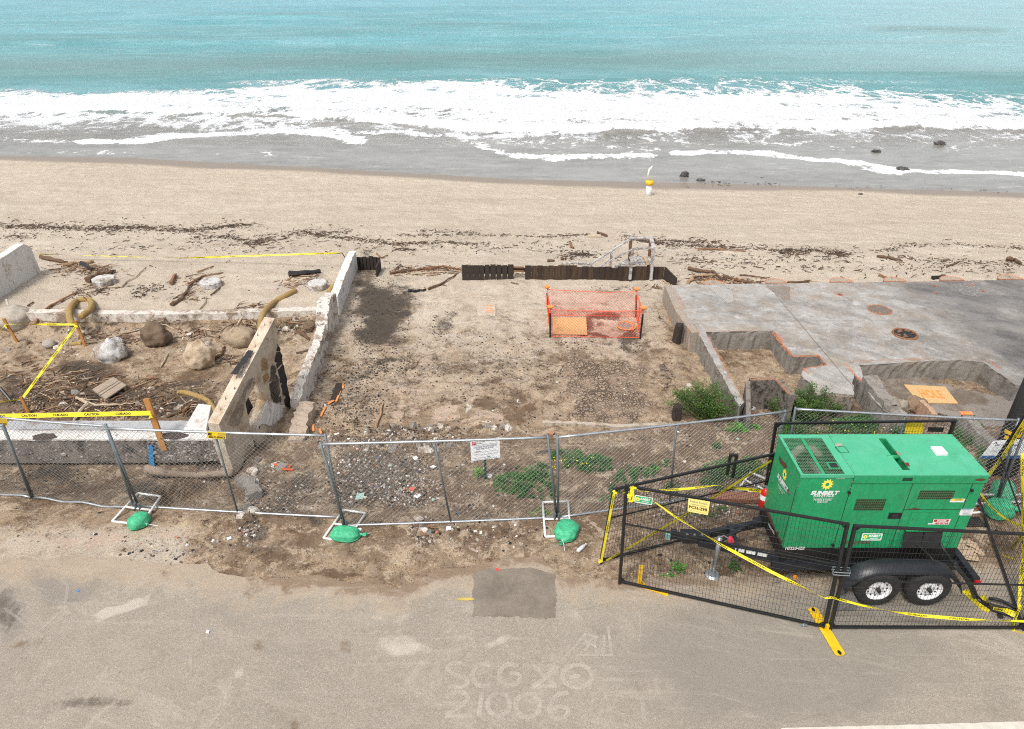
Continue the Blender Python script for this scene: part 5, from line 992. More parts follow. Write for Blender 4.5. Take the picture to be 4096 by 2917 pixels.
# orange safety net enclosure
zl = -.33
B = {k: GZ('I', x, y) for k, (x, y) in dict(bl=(150, 1190), fl=(168, 1462), fr=(1333, 1478), br=(1280, 1200)).items()}
T = {k: VZ('I', x, y, B[k].y) for k, (x, y) in dict(bl=(125, 838), fl=(165, 1100), fr=(1375, 1112), br=(1290, 868)).items()}
root = thing('net_enclosure', 'orange safety net enclosure on four black stakes in the lot', 'safety netting', GZ('I', 740, 1330))
netm = simple('orange_net', (.78, .085, .02), (.70, .07, .02), 9, .5)
for a, b_ in [('bl', 'br'), ('fl', 'fr'), ('bl', 'fl'), ('fr', 'br')]:
    mb = MB(); net(mb, B[a] + Vector((0, 0, .02)), B[b_] + Vector((0, 0, .02)), T[b_], T[a], .085, .0031, 8, .05); mb.tube([T[a], T[a].lerp(T[b_], .3) - Vector((0, 0, .03)), T[a].lerp(T[b_], .7) - Vector((0, 0, .045)), T[b_]], .009, 4); mb.tube([B[a] + Vector((0, 0, .03)), B[b_] + Vector((0, 0, .03))], .007, 4); mb.build('net_panel', netm, root)
for k in B:
    MB().tube([B[k] - Vector((0, 0, .1)), T[k] - Vector((0, 0, .12))], .028, 6).build('stake', blackm, root)
    mb = MB(); c_ = T[k] + Vector((0, 0, .03)); mb.cyl(c_, .05, .05, 10, .09); mb.cyl(c_ + Vector((0, 0, .05)), .09, .02, 10); mb.build('stake_cap', orangep, root)
# loose orange strips near the plot wall
for i, (pts, lb) in enumerate([([(258, 962), (262, 995)], 'short orange strip, farthest of the row by the plot wall'), ([(245, 1010), (220, 1075)], 'thin orange strip beside the charred board'), ([(210, 1065), (172, 1090), (195, 1068)], 'crumpled orange strip in the middle of the row'), ([(155, 1105), (125, 1165)], 'wide flat orange strip on the dirt'), ([(80, 1215), (82, 1255)], 'upright orange scrap behind the left fence'), ([(118, 1240), (130, 1270)], 'curled orange scrap behind the left fence')]):
    P3 = [GZ('B', x, y, .03) for x, y in pts]; mb = MB(); 
    for a, b_ in zip(P3[:-1], P3[1:]): mb.beam(a, b_, .045, .012)
    tag(mb.build('orange_strip', orangep), lb, 'plastic strip', 'orange strips by the plot wall')
mb = MB(); mb.beam(GZ('B', 240, 965, .02), GZ('B', 205, 1070, .02), .16, .03); tag(mb.build('charred_board', charw), 'charred board lying between the orange strips', 'board')
g_ = GZ('D', 1855, 450); mb = MB()
for i in range(5): mb.beam(g_ + Vector((random.uniform(-.2, .2), random.uniform(-.1, .1), .01)), g_ + Vector((random.uniform(-.25, .25), random.uniform(-.12, .12), .06)), .05, .015)
tag(mb.build('plastic_scrap', simple('red_orange_plastic', (.72, .12, .03), (.6, .09, .02), 9, .5)), 'crumpled red orange plastic behind the left middle fence panel', 'litter')
# plastic bottle and litter
g_ = GZ('E', 1975, 1040, .03); d = (GZ('E', 2005, 1015, .03) - GZ('E', 1945, 1065, .03)).normalized(); a = g_ - d * .11
mb = MB(); mb.tube([a, a + d * .02, a + d * .08, a + d * .1, a + d * .16, a + d * .2, a + d * .22], [.02, .035, .033, .035, .034, .016, .014], 12); o = mb.build('plastic_bottle', simple('cloudy_plastic', (.62, .63, .64), (.52, .53, .54), 20, .15), None, True); tag(o, 'crushed clear plastic bottle lying on the dirt', 'bottle')
MB().tube([a + d * .22, a + d * .24], .018, 10).build('cap', whitem, o)
for k, x, y, sx2, m, lb in [('E', 1043, 903, .055, whitep, 'white paper square below the middle fence panel'), ('E', 777, 1312, .05, whitep, 'small white scrap at the asphalt edge'), ('E', 783, 624, .06, simple('red_scrap', (.75, .12, .08), None, 9, .6), 'bright red scrap in the rubble'), ('E', 823, 674, .07, whitep, 'white tile piece in the rubble'), ('E', 420, 678, .11, rubm[5], 'pale mint shard in the rubble'), ('E', 418, 910, .045, whitep, 'white cup beside the green sandbag with the tied neck'), ('E', 935, 470, .06, whitep, 'white shard high in the rubble'), ('E', 812, 408, .06, whitep, 'curved white shard at the top of the rubble'), ('D', 1495, 905, .05, whitep, 'small grey white chip near the washout'), ('E', 1765, 232, .08, rubm[4], 'terracotta shard behind the middle fence top rail'), ('M', 925, 478, .03, whitep, 'tiny white scrap on the asphalt')]:
    g_ = GZ(k, x, y, .012) if k != 'M' else PZ(k, x, y, .012); mb = MB(); a_ = random.uniform(0, 3); v = [g_ + Vector((math.cos(a_ + i * 1.5708) * sx2 * random.uniform(.8, 1.3), math.sin(a_ + i * 1.5708) * sx2 * random.uniform(.8, 1.2), random.uniform(0, .02))) for i in range(4)]
    mb.prism(v[:4], (0, 0, .01)) if False else mb.hexa([p - Vector((0, 0, .012)) for p in v] + v); tag(mb.build('litter_scrap', m), lb, 'litter')

# ================================================================ RIGHT PLOT: burnt slab with pits
ZS = .10
def slab_mat():
    t = NT('burnt_slab'); n = t.noise(.8, 9, .65, dist=.5); n2 = t.noise(4, 8, .75); n3 = t.noise(60, 4, .7)
    dg = t.vs(1, 1, 1); vr = t.n.new('ShaderNodeVectorRotate'); vr.inputs['Angle'].default_value = R(38); vr.rotation_type = 'Z_AXIS'; t.l.new(t.pos, vr.inputs[0]); st_ = t.noise(1.6, 8, .7, t.vs(.3, 2.6, 1, vr.outputs[0]), .4)
    st2 = t.noise(5, 6, .75, t.vs(.2, 3.2, 1, vr.outputs[0]), .2)
    wd_ = t.n.new('ShaderNodeVectorMath'); wd_.operation = 'ADD'; t.l.new(t.vs(.5, 1.5, 1, vr.outputs[0]), wd_.inputs[0]); t.l.new(t.vs(1.6, 1.6, 1, t.noise(.9, 8, .7, col=True)), wd_.inputs[1])
    bl_ = t.noise(1.1, 9, .74, wd_.outputs[0]); bl2 = t.noise(3.2, 9, .76, wd_.outputs[0])
    c = t.mix(t.mr(n2, .35, .7), (.40, .385, .365), (.29, .27, .245)); c = t.mix(t.mr(bl_, .46, .62, 0, .72), c, (.155, .145, .135)); c = t.mix(t.mr(bl2, .54, .68, 0, .6), c, (.54, .53, .51)); c = t.mix(t.mr(st2, .58, .74, 0, .25), c, (.16, .15, .14))
    c = t.mix(t.mr(n, .58, .72, 0, .55), c, (.12, .11, .10)); c = t.mix(t.mr(t.noise(1.3, 9, .78), .47, .62, 0, .75), c, (.27, .215, .16)); c = t.mix(t.mr(t.noise(.6, 9, .75), .50, .66, 0, .6), c, (.14, .125, .11)); c = t.mix(t.mr(t.noise(4.5, 9, .8), .56, .66, 0, .6), c, (.12, .10, .085)); c = t.mix(t.mr(t.noise(2.1, 9, .8), .56, .66, 0, .65), c, (.52, .515, .50))
    s_ = t.n.new('ShaderNodeSeparateXYZ'); t.l.new(t.pos, s_.inputs[0])
    c = t.mix(t.breakup(t.mr(s_.outputs['X'], 7.5, 12.5), t.noise(.9, 6, .7), 1.2, .5, 1.2), c, t.mix(t.mr(bl_, .4, .6), (.19, .18, .17), (.10, .095, .09)))
    c = t.mix(t.mr(t.noise(14, 6, .8), .66, .72, 0, .7), c, (.06, .055, .05))
    j1 = t.ma('ABSOLUTE', t.ma('SUBTRACT', t.ma('ADD', s_.outputs['X'], t.ma('MULTIPLY', s_.outputs['Y'], .02)), 8.05)); j2 = t.ma('ABSOLUTE', t.ma('SUBTRACT', s_.outputs['Y'], 17.1))
    c = t.mix(t.ma('MULTIPLY', t.mr(t.ma('MINIMUM', j1, j2), .018, .006), .6), c, (.06, .055, .05))
    sd = t.mr(s_.outputs['Z'], .04, .09); c = t.mix(sd, t.mix(n2, (.27, .235, .195), (.17, .145, .12)), c)
    return t.done(c, .85, t.bump(t.ma('ADD', n2, t.ma('MULTIPLY', n3, .5)), .5, .02), spec=.3)
slm = slab_mat()
outl = [(252, 345), (600, 338), (1000, 333), (1600, 325), (2281, 313), (3100, 300), (3100, 900), (2235, 915), (2140, 850), (2050, 785), (1900, 772), (1600, 785), (1345, 802), (1372, 905), (1500, 1005), (1620, 1082),
        (1560, 1092), (1480, 1062), (1420, 1000), (1355, 902), (1310, 850), (1300, 905), (1315, 972), (1180, 962), (950, 985), (958, 965), (1085, 955), (1060, 905), (1003, 858), (1022, 822), (1155, 802), (1108, 746), (962, 746), (905, 690), (850, 604), (640, 608), (462, 614), (560, 800), (685, 1012), (655, 1040), (430, 640), (330, 505)]
P3 = [P(*zz('C', x, y), ZS) for x, y in outl]; random.seed(3)
def refine(ps, st=.10, amp=.018):
    o = []
    for a, b_ in zip(ps, ps[1:] + ps[:1]):
        n = max(1, int((b_ - a).length / st))
        for j in range(n): p = a.lerp(b_, j / n); o.append(p + Vector((random.uniform(-amp, amp), random.uniform(-amp, amp), 0)))
    return o
root = thing('house_slab', 'burnt grey house slab with broken edges and two sunken pits', 'foundation', (8, 16, -.4))
RP = refine(P3); bm = bmesh.new(); vt = [bm.verts.new(p) for p in RP]; es = [bm.edges.new((vt[i], vt[(i + 1) % len(vt)])) for i in range(len(vt))]
bmesh.ops.triangle_fill(bm, use_beauty=True, use_dissolve=False, edges=es); bmesh.ops.recalc_face_normals(bm, faces=bm.faces)
if sum(f.normal.z for f in bm.faces) < 0: bmesh.ops.reverse_faces(bm, faces=bm.faces)
mb = MB(); mb.bm(bm); mb.build('slab_top', slm, root)
mb = MB(); n = len(RP); rows = []
for k_, (dz_, off) in enumerate([(0, 0), (-.06, .012), (-.25, .0), (-.75, .02)]): rows.append([p + Vector((random.uniform(-.02, .02) * (k_ > 0), random.uniform(-.02, .02) * (k_ > 0), dz_ + (0 if k_ == 0 else random.uniform(-.015, .015)))) for p in RP])
mb.add([p for r in rows for p in r], [(k_ * n + i, k_ * n + (i + 1) % n, (k_ + 1) * n + (i + 1) % n, (k_ + 1) * n + i) for k_ in range(3) for i in range(n)])
mb.build('slab_sides', greyc, root)
# orange survey paint along broken edges
def paintline(k, pts, z, wd=.03, name='edge_paint', parent=None, mat=orange, per=10):
    pp = [P(*zz(k, x, y), z) for x, y in pts]; q = []
    for a, b_ in zip(pp[:-1], pp[1:]):
        for j in range(per): q.append(a.lerp(b_, j / per) + Vector((random.uniform(-.015, .015), random.uniform(-.015, .015), 0)))
    q.append(pp[-1]); mb = MB(); v = []
    for i, p in enumerate(q):
        d = q[min(i + 1, len(q) - 1)] - q[max(i - 1, 0)]; d.z = 0; d.normalize(); s_ = Vector((-d.y, d.x, 0)) * wd * random.uniform(.3, 1.3); v += [p + s_, p - s_]
    mb.add(v, [(2 * i, 2 * i + 1, 2 * i + 3, 2 * i + 2) for i in range(len(q) - 1)]); return mb.build(name, mat, parent)
opf = faded('worn_orange_paint', (.68, .20, .055), .42, .62, .75); opp = faded('thin_orange_paint', (.55, .27, .15), .45, .64, .55)
for i, (pts, m, wd) in enumerate([([(272, 352), (300, 400), (350, 480)], opp, .05), ([(300, 356), (370, 358)], opp, .04), ([(470, 608), (640, 603), (848, 598)], opp, .04), ([(856, 612), (905, 690), (962, 752)], opf, .07), ([(962, 752), (1108, 748), (1152, 800), (1030, 820)], opf, .035),
                              ([(1260, 792), (1310, 850), (1355, 900)], opf, .05), ([(1290, 785), (1500, 772), (1750, 764)], opp, .05), ([(2090, 775), (2150, 825)], opf, .05), ([(480, 640), (560, 790), (680, 1005)], opp, .05), ([(1215, 395), (1240, 400)], opf, .08), ([(1762, 347), (1782, 348)], opf, .07), ([(1770, 390), (1786, 391)], opf, .07), ([(1975, 344), (1996, 345)], opf, .07), ([(2042, 376), (2056, 378)], opf, .07), ([(940, 350), (945, 425), (900, 432)], opp, .025), ([(1590, 330), (2050, 326)], opp, .03), ([(1020, 822), (1050, 850)], opf, .05)]):
    paintline('C', pts, ZS + .005 + .0003 * i, wd, parent=root, mat=m)
# parapet strip on the left edge (higher outer rib)
rb = [(262, 352), (330, 500), (425, 622)]; rp = [P(*zz('C', x, y), ZS) for x, y in rb]
mb = wall_run([(p.x, p.y) for p in rp], .20, [ZS + .06, ZS + .05, ZS + .03], [-.6] * 3, 16, .02, .02, 1); mb.build('edge_rib', weathered('orange_stained_rib', (.38, .33, .28), (.28, .24, .2), (.46, .26, .13), sc=3), root)
# low broken sill between tongue and bushes
mb = wall_run([(P(*zz('C', x, y), ZS).x, P(*zz('C', x, y), ZS).y) for x, y in [(950, 992), (1130, 972), (1310, 982)]], .16, [ZS - .02, ZS, ZS - .03], [-.6] * 3, 12, .02, .03, -1); mb.build('burnt_sill', weathered('burnt_sill', (.33, .28, .23), (.22, .18, .15), (.05, .04, .035), sc=3.5, dlo=.5, dhi=.6), root)
# patched squares on the slab
for quad, nm in [([(475, 358), (600, 352), (628, 430), (590, 448)], 'lighter_patch'), ([(810, 352), (940, 352), (945, 425), (905, 430)], 'darker_patch'), ([(1855, 335), (2030, 332), (2020, 412), (1935, 400)], 'tiled_patch')]:
    q = [P(*zz('C', x, y), ZS + .004) for x, y in quad]; mb = MB(); mb.prism(ragged(q[::-1], 1, .02, 8), (0, 0, .002)); mb.build(nm, {'l': weathered('pale_screed', (.42, .40, .37), (.32, .30, .28), (.2, .18, .16)), 'd': weathered('warm_screed', (.26, .22, .19), (.2, .17, .15), (.33, .3, .27)), 't': weathered('dark_tiles', (.22, .21, .2), (.16, .15, .14), (.38, .37, .35), sc=9)}[nm[0]], root)
# manholes on the slab
for x, y, rx_, ry_, lb, hole_ in [(1457, 487, 60, 26, 'round flush cover with orange rim on the burnt slab', 0), (1600, 626, 60, 27, 'open round hole with rusty rim and debris in the burnt slab', 1)]:
    c_ = P(*zz('C', x, y), ZS); r_ = rx_ * px('C', x, y); r2 = r_ * .98; th = thing('manhole_cover' if not hole_ else 'drain_hole', lb, 'manhole', c_)
    mb = MB(); mb.cyl(c_ + Vector((0, 0, .004)), r_ * .95, .008, 30); mb.build('cover_or_dark_disc', coal if hole_ else weathered('cover_metal', (.2, .17, .14), (.15, .12, .1), (.3, .22, .15), sc=9), th)  # at the open hole this is a black disc painting its dark depth
    mb = MB(); mb.tube([c_ + Vector((r_ * math.cos(i * .2094), r_ * math.sin(i * .2094), .01)) for i in range(31)], .03 if hole_ else .018, 5, jit=.3); mb.build('rim', simple('rust_rim', (.28, .12, .05), (.18, .08, .04), 20, .9) if hole_ else opf, th)
    if hole_:
        mb = MB()
        for i in range(10): a_ = random.uniform(0, 6); q = c_ + Vector((r_ * .6 * math.cos(a_), r_ * .6 * math.sin(a_), .02)); mb.beam(q, q + Vector((random.uniform(-.15, .15), random.uniform(-.1, .1), .03)), .06, .02)
        mb.build('debris', simple('rust_debris', (.22, .13, .08), (.1, .06, .04), 20, .9), th)
gp = 'painted round pier caps along the seaward slab edge'
for x, y, w_, lb in [(512, 345, 60, 'leftmost painted pier cap, half under the driftwood'), (868, 338, 58, 'second painted pier cap from the left, next to the pile end'), (1245, 333, 62, 'painted pier cap standing alone, third from the left'), (1550, 329, 60, 'painted pier cap, fourth from the left'), (1880, 323, 64, 'painted pier cap with a charred stump at its left'), (2215, 317, 66, 'painted pier cap nearest the right photo edge')]:
    c_ = P(*zz('C', x, y), ZS - .02); r_ = w_ * px('C', x, y) * .98; c_.y += .06; n = 22
    r0 = thing('pier_cap', lb, 'pier cap', c_, gp); mb = MB(); arc = [Vector((c_.x + r_ * math.cos(math.pi * i / n), c_.y + r_ * .95 * math.sin(math.pi * i / n), ZS - .01)) for i in range(n + 1)]
    mb.prism([a - Vector((0, 0, .6)) for a in arc], (0, 0, .6)); mb.build('cap', weathered('sandy_cap', (.40, .34, .27), (.31, .26, .2), (.22, .18, .14)), r0)
    mb = MB(); mb.tube(arc + [arc[0]], .02, 5); mb.build('painted_rim', opf, r0)
# small concrete box at the plot corner
root = thing('concrete_box', 'three sided concrete box with sooty inside at the pit corner', 'concrete box', GZ('C', 800, 1040))
yb_ = P(*zz('C', 860, 1000), -.3).y
z1 = .38; pq = [P(*zz('C', x, y), z1) for x, y in [(700, 905), (722, 892), (865, 885), (945, 975)]]
inner = weathered('sooty_concrete', (.25, .22, .19), (.17, .15, .13), (.05, .045, .04), sc=3, dlo=.5, dhi=.6)
for nm, a, b_, t_ in [('back_wall', pq[1], pq[2], .12), ('right_wall', pq[2], pq[3], .12)]:
    d = (b_ - a).normalized(); n_ = Vector((-d.y, d.x, 0)) * t_; a2, b2 = a + n_, b_ + n_; mb = MB(); mb.hexa([Vector((p.x, p.y, -.6)) for p in (a, b_, b2, a2)] + [a, b_, b2, a2]); mb.build(nm, inner, root)
mb = MB(); a, b_ = pq[1] + Vector((-.02, 0, 0)), Vector((pq[0].x - .10, pq[0].y - .85, z1 - .40)); mb.hexa([Vector((a.x - .1, a.y, -.6)), Vector((b_.x - .1, b_.y, -.6)), Vector((b_.x, b_.y, -.6)), Vector((a.x, a.y, -.6)), Vector((a.x - .1, a.y, z1 - .01)), Vector((b_.x - .1, b_.y, b_.z)), Vector((b_.x, b_.y, b_.z)), Vector((a.x, a.y, z1 - .01))]); mb.build('left_wall', inner, root)
mb = MB(); [mb.beam(a + Vector((0, .05, .004)), b_ + Vector((0, .05, .004)), .09, .006) for a, b_ in [(pq[1], pq[2]), (pq[2], pq[3])]]; mb.build('edge_paint', opp, root)
# ridge fragments near the generator
mb = MB(); 
r1 = [P(*zz('C', x, y), ZS + .02) for x, y in [(1352, 905), (1480, 1050), (1560, 1090)]]
o = wall_run([(p.x, p.y) for p in r1], .30, [ZS + .22, ZS + .10, ZS - .02], [-.7] * 3, 10, .04, .05, -1).build('broken_wall_stub', greyc); tag(o, 'broken wall stub with a pointed end between the two pits', 'wall')
o = boulder('C', 1560, 1060, 60, 50, weathered('broken_concrete', (.36, .31, .25), (.25, .21, .17), (.17, .13, .1)), 'lumpy broken concrete at the lower end of the wall stub', 31, .4, 1.0, 'concrete_lump')
o = boulder('C', 1665, 1055, 62, 50, weathered('brown_broken_concrete', (.27, .19, .12), (.2, .14, .09), (.36, .3, .24)), 'brown broken concrete lump below the HOLE board', 32, .3, 1.0, 'concrete_lump')
r1 = [P(*zz('C', x, y), .02) for x, y in [(1915, 1098), (2000, 1170), (2120, 1262)]]
root = thing('grade_beam', 'narrow concrete beam with orange tip right of the black plate', 'foundation beam', (r1[0].x, r1[0].y, -.5))
wall_run([(p.x, p.y) for p in r1], .22, [.10, .02, -.05], [-.7] * 3, 12, .02, .02, -1).build('beam', greyc, root)
c_ = r1[0]; MB().box(c_.x - .02, c_.x + .24, c_.y - .05, c_.y + .06, .105, .12).build('orange_tip', orange, root)
r1 = [P(*zz('C', x, y), .0) for x, y in [(1680, 1012), (1760, 1085)]]
o = wall_run([(p.x, p.y) for p in r1], .12, [.06, .0], [-.6] * 2, 10, .02, .03, -1).build('broken_kerb', weathered('orange_grey_edge', (.38, .33, .28), (.5, .25, .12), (.2, .17, .14))); tag(o, 'thin orange edged kerb right of the brown concrete lump', 'kerb')
# floor inside the second pit: thin screed sheet
q = [P(*zz('C', x, y), -.33) for x, y in [(1380, 830), (1690, 830), (1780, 900), (1990, 960), (2120, 1080), (2130, 1240), (1900, 1160), (1760, 1090), (1640, 1030), (1520, 1010)]]
ply('C', [(1595, 912), (1830, 925), (1905, 1020), (1680, 1015)], 'plywood board with the orange word HOLE in the right pit', text='HOLE', up=.10)
q = [P(*zz('C', x, y), float(GZ('C', 1800, 980).z) + .03) for x, y in [(1400, 840), (1650, 835), (1760, 900), (1960, 955), (2240, 1000), (2400, 1110), (2281, 1260), (2100, 1200), (1900, 1110), (1740, 1070), (1660, 1020), (1540, 1005), (1430, 950)]]
mb = MB(); mb.prism(ragged(q[::-1], 1, .05, 8), (0, 0, .03)); tag(mb.build('pit_floor', weathered('dusty_screed', (.31, .27, .235), (.22, .19, .16), (.155, .12, .09), sc=1.4, lo=.46, hi=.6)), 'cracked dusty floor sheet around the HOLE board', 'floor')
q = [P(*zz('C', x, y), -.02) for x, y in [(2110, 1100), (2300, 1040), (2300, 1330), (2150, 1240)]]

# ================================================================ STAKES, TAPES, FENCES
def stake(k, b0, t0, w_, lb, m=woodst):
    g_ = GZ(k, *b0); tp = VZ(k, t0[0], t0[1], g_.y); mb = MB(); mb.beam(g_ - (tp - g_) * .1, tp, w_, w_ * .55); return tag(mb.build('wooden_stake', m), lb, 'stake', 'survey stakes in the left plot'), g_, tp
stake('A', (112, 762), (22, 608), .075, 'orange wooden stake by the buried stump at the left edge'); _, s2b, s2t = stake('A', (555, 790), (488, 622), .07, 'stake at the tape corner beside the straw rolls')
_, s3b, s3t = stake('A', (192, 1230), (135, 1118), .07, 'shorter taped stake at the front left of the pit')
g_ = Vector((V(*zz('A', 1068, 1462), yF - .04).x, yF - .03, V(*zz('A', 1068, 1462), yF - .03).z)); tp = VZ('A', 952, 1130, yF + .12)
root = MB().beam(g_, tp, .12, .05).build('wooden_stake', woodst); tag(root, 'tall stake leaning on the left footing beside the blue paint stripe', 'stake', 'survey stakes in the left plot'); s4t = tp
stake('A', (575, 500), (540, 465), .03, 'little peg pinning the hooked straw roll', drifto)
mb = MB(); mb.tube([GZ('A', 75, 1150), VZ('A', 0, 1060, GZ('A', 75, 1150).y + .2)], .04, 8); tag(mb.build('black_pipe', blackm), 'black pipe poking in at the left edge of the pit', 'pipe')
mb = MB(); g_ = GZ('A', 62, 540); mb.beam(g_ - Vector((0, 0, .1)), g_ + Vector((0, 0, .28)), .05, .03); tag(mb.build('white_marker', whitem), 'short white upright marker beyond the buried stump', 'marker')

def ribbon(pts, wd, lb=None, text=True, seg=10, face=None, twist=0.0, sagz=0.0, name='caution_tape', parent=None, unit=1.15, tseed=0):
    pts = [Vector(p) for p in pts]; out = []
    for a, b_ in zip(pts[:-1], pts[1:]):
        for j in range(seg): t = j / seg; out.append(a.lerp(b_, t) - Vector((0, 0, sagz * 4 * t * (1 - t))))
    out.append(pts[-1]); n = len(out); L_ = [0]
    for i in range(1, n): L_.append(L_[-1] + (out[i] - out[i - 1]).length)
    tot = L_[-1]; cam_ = Vector((0, 0, CAMZ)); sides = []
    for i, p in enumerate(out):
        d = (out[min(i + 1, n - 1)] - out[max(i - 1, 0)]).normalized(); up = face or Vector((0, -.45, 1)); s_ = (up - d * up.dot(d)).normalized()
        if twist: s_ = Matrix.Rotation(math.sin(L_[i] / tot * math.pi * 2 * twist + tseed) * 1.25, 3, d) @ s_
        sides.append(s_ * wd / 2)
    mb = MB(); v = []; sides = [s_ * .72 for s_ in sides]
    for p, s_ in zip(out, sides): v += [p + s_, p - s_]
    mb.add(v, [(2 * i + 1, 2 * i + 3, 2 * i + 2, 2 * i) for i in range(n - 1)]); o = mb.build(name, tapem, parent)
    if lb: tag(o, lb, 'caution tape', 'yellow caution tapes')
    if text:
        mb = MB(); words_ = ['CAUTION', 'CUIDADO']; x = .10; i_ = tseed
        while x < tot - .45:
            v2, f2, _ = text2d(words_[i_ % 2], .03); wl_ = .30; i_ += 1; vv = []
            for a, b__ in v2:
                s = x + a * wl_; j = 0
                while j < n - 2 and L_[j + 1] < s: j += 1
                t = (s - L_[j]) / max(L_[j + 1] - L_[j], 1e-6); p = out[j].lerp(out[j + 1], t); sd = sides[j].lerp(sides[j + 1], t); nn = sd.cross(out[j + 1] - out[j]).normalized()
                if nn.dot(cam_ - p) < 0: nn = -nn
                vv.append(p + sd * (b__ - .5) * 1.1 + nn * .004)
            mb.add(vv, f2); x += .62
        mb.build('tape_print', inkm, o)
    return o
def tie(p, parent=None, lb='knotted tape end'): 
    mb = MB(); p = Vector(p)
    for i in range(4): mb.beam(p + Vector((random.uniform(-.03, .03), -.04, random.uniform(-.02, .02))), p + Vector((random.uniform(-.05, .05), -.05, random.uniform(-.10, .02))), .03, .006, (0, -1, .2))
    return mb.build('tape_knot', tapem, parent)
fa = P(*zz('A', 240, 190), .25); ff = V(*zz('A', 240, 192), G(93, 606).y + .0); fe = V(*zz('A', 2222, 182), 22.2)
ribbon([V(*zz('A', 240, 190), 23.2), V(*zz('A', 1170, 216), 23.0), fe], .075, 'long thin tape strung over the beach from the white wall to bent rebar', twist=1.0, seg=16)
mb = MB(); mb.tube([V(*zz('A', 2274, 250), 21.9) - Vector((0, 0, .3)), V(*zz('A', 2250, 225), 22.1), fe, V(*zz('A', 2150, 188), 22.3), V(*zz('A', 2112, 172), 22.3)], .018, 6); tag(mb.build('bent_rebar', simple('rebar', (.06, .03, .025), None, 9, .8)), 'bent rebar holding the far end of the beach tape', 'rebar')
s1 = VZ('A', 38, 645, GZ('A', 112, 762).y)
o = ribbon([VZ('A', -60, 760, s1.y - 1.2), s1, s2t - Vector((0, 0, .12))], .07, 'tape running between the two stakes beside the straw rolls', twist=.8, seg=12); tie(s1, o); tie(s2t - Vector((0, 0, .12)), o)
o = ribbon([s2t - Vector((0, 0, .14)), s3t - Vector((0, 0, .06))], .085, 'tape slanting across the pit down to the front left stake', seg=14, face=Vector((-1, 0, .3)), tseed=1); ribbon([s3t - Vector((0, 0, .06)), VZ('A', -60, 1160, s3t.y)], .06, 'short tape from the front left stake out of the photo', seg=6, tseed=1)
yt = yF - .05
o = ribbon([VZ('D', -60, 106, yt + .1), VZ('D', 0, 106, yt), VZ('D', 980, 86, yt)], .125, 'wide printed tape above the left footing tied to the tall stake', seg=18, face=Vector((0, .45, 1)), tseed=1); tie(VZ('D', 982, 88, yt - .05), o)

# chain link panels
FP = 'chain link fence panels along the road'
def fence(bl, br, tr, tl, lb, mids=(), wire=True, r=.022, mat=galv, wavy=False, sag=.012, post=(1, 1), mpost=None):
    root = thing('chain_link_panel', lb, 'fence panel', ((bl + br) / 2), FP); rails = lambda a, b_, w_: [a.lerp(b_, i / 12) + Vector((0, 0, (.025 * math.sin(i * 1.3) if w_ else -.012 * math.sin(i / 12 * 3.14)))) for i in range(13)]
    MB().tube(rails(tl, tr, False), r, 8).build('top_rail', mat, root, True); MB().tube(rails(bl, br, wavy), r, 8).build('bottom_rail', galv_dark if False else mat, root, True)
    for on, a, b_ in zip(post, (bl, br), (tl, tr)):
        if on: MB().tube([a - (b_ - a).normalized() * .06, b_ + (b_ - a).normalized() * .04], r, 8).build('post', mpost or galv_dark, root, True)
    for t in mids: MB().tube([bl.lerp(br, t), tl.lerp(tr, t)], r * .8, 8).build('middle_post', mpost or galv_dark, root, True)
    mb = MB(); net(mb, bl, br, tr, tl, .090, .0023, 6, sag); mb.build('chain_mesh', wire_m, root)
    mb = MB(); n = int((tr - tl).length / .15)
    for i in range(n): a = tl.lerp(tr, (i + .3) / n); b_ = tl.lerp(tr, (i + .5) / n); mb.tube([a + Vector((0, -r - .003, -.02)), (a + b_) / 2 + Vector((0, 0, r + .003)), b_ + Vector((0, r, 0))], .003, 3)
    tag(mb.build('wire_ties', wire_m, root), kind='stuff'); return root
T_ = lambda dx, dy, z=1.78: P(dx, dy, z)
gb = lambda dx, dy: G(dx, dy, .03)
fence(gb(-150, 1080), gb(70, 1108), T_(8, 948), T_(-230, 915), 'chain link panel mostly cut off by the left photo edge', post=(0, 1), wavy=True)
fence(gb(74, 1108), gb(300, 1134), T_(236, 949), T_(-2, 930), 'leftmost full chain link panel with sagging bottom rail', post=(1, 1), wavy=True)
fence(gb(308, 1127), gb(760, 1152), T_(724, 970), T_(239, 954), 'wide chain link panel in front of the footing and sloping wall', mids=(.495,))
fence(gb(769, 1170), gb(1239, 1152), T_(1220, 974), T_(714, 989), 'middle chain link panel carrying the view of the rubble heap', mids=(.495,))
fence(gb(1243, 1152), gb(1712, 1084), T_(1748, 917), T_(1241, 974), 'rising chain link panel between the black fence wing and the bushes', mids=(.51,))
fence(gb(1742, 1080), gb(2216, 1128), T_(2267, 936), T_(1771, 911), 'chain link panel behind the green generator', mids=(.5,))
fence(gb(2216, 1131), gb(2480, 1150), T_(2560, 960), T_(2290, 938), 'chain link panel leaving the photo at the right edge', post=(1, 0))
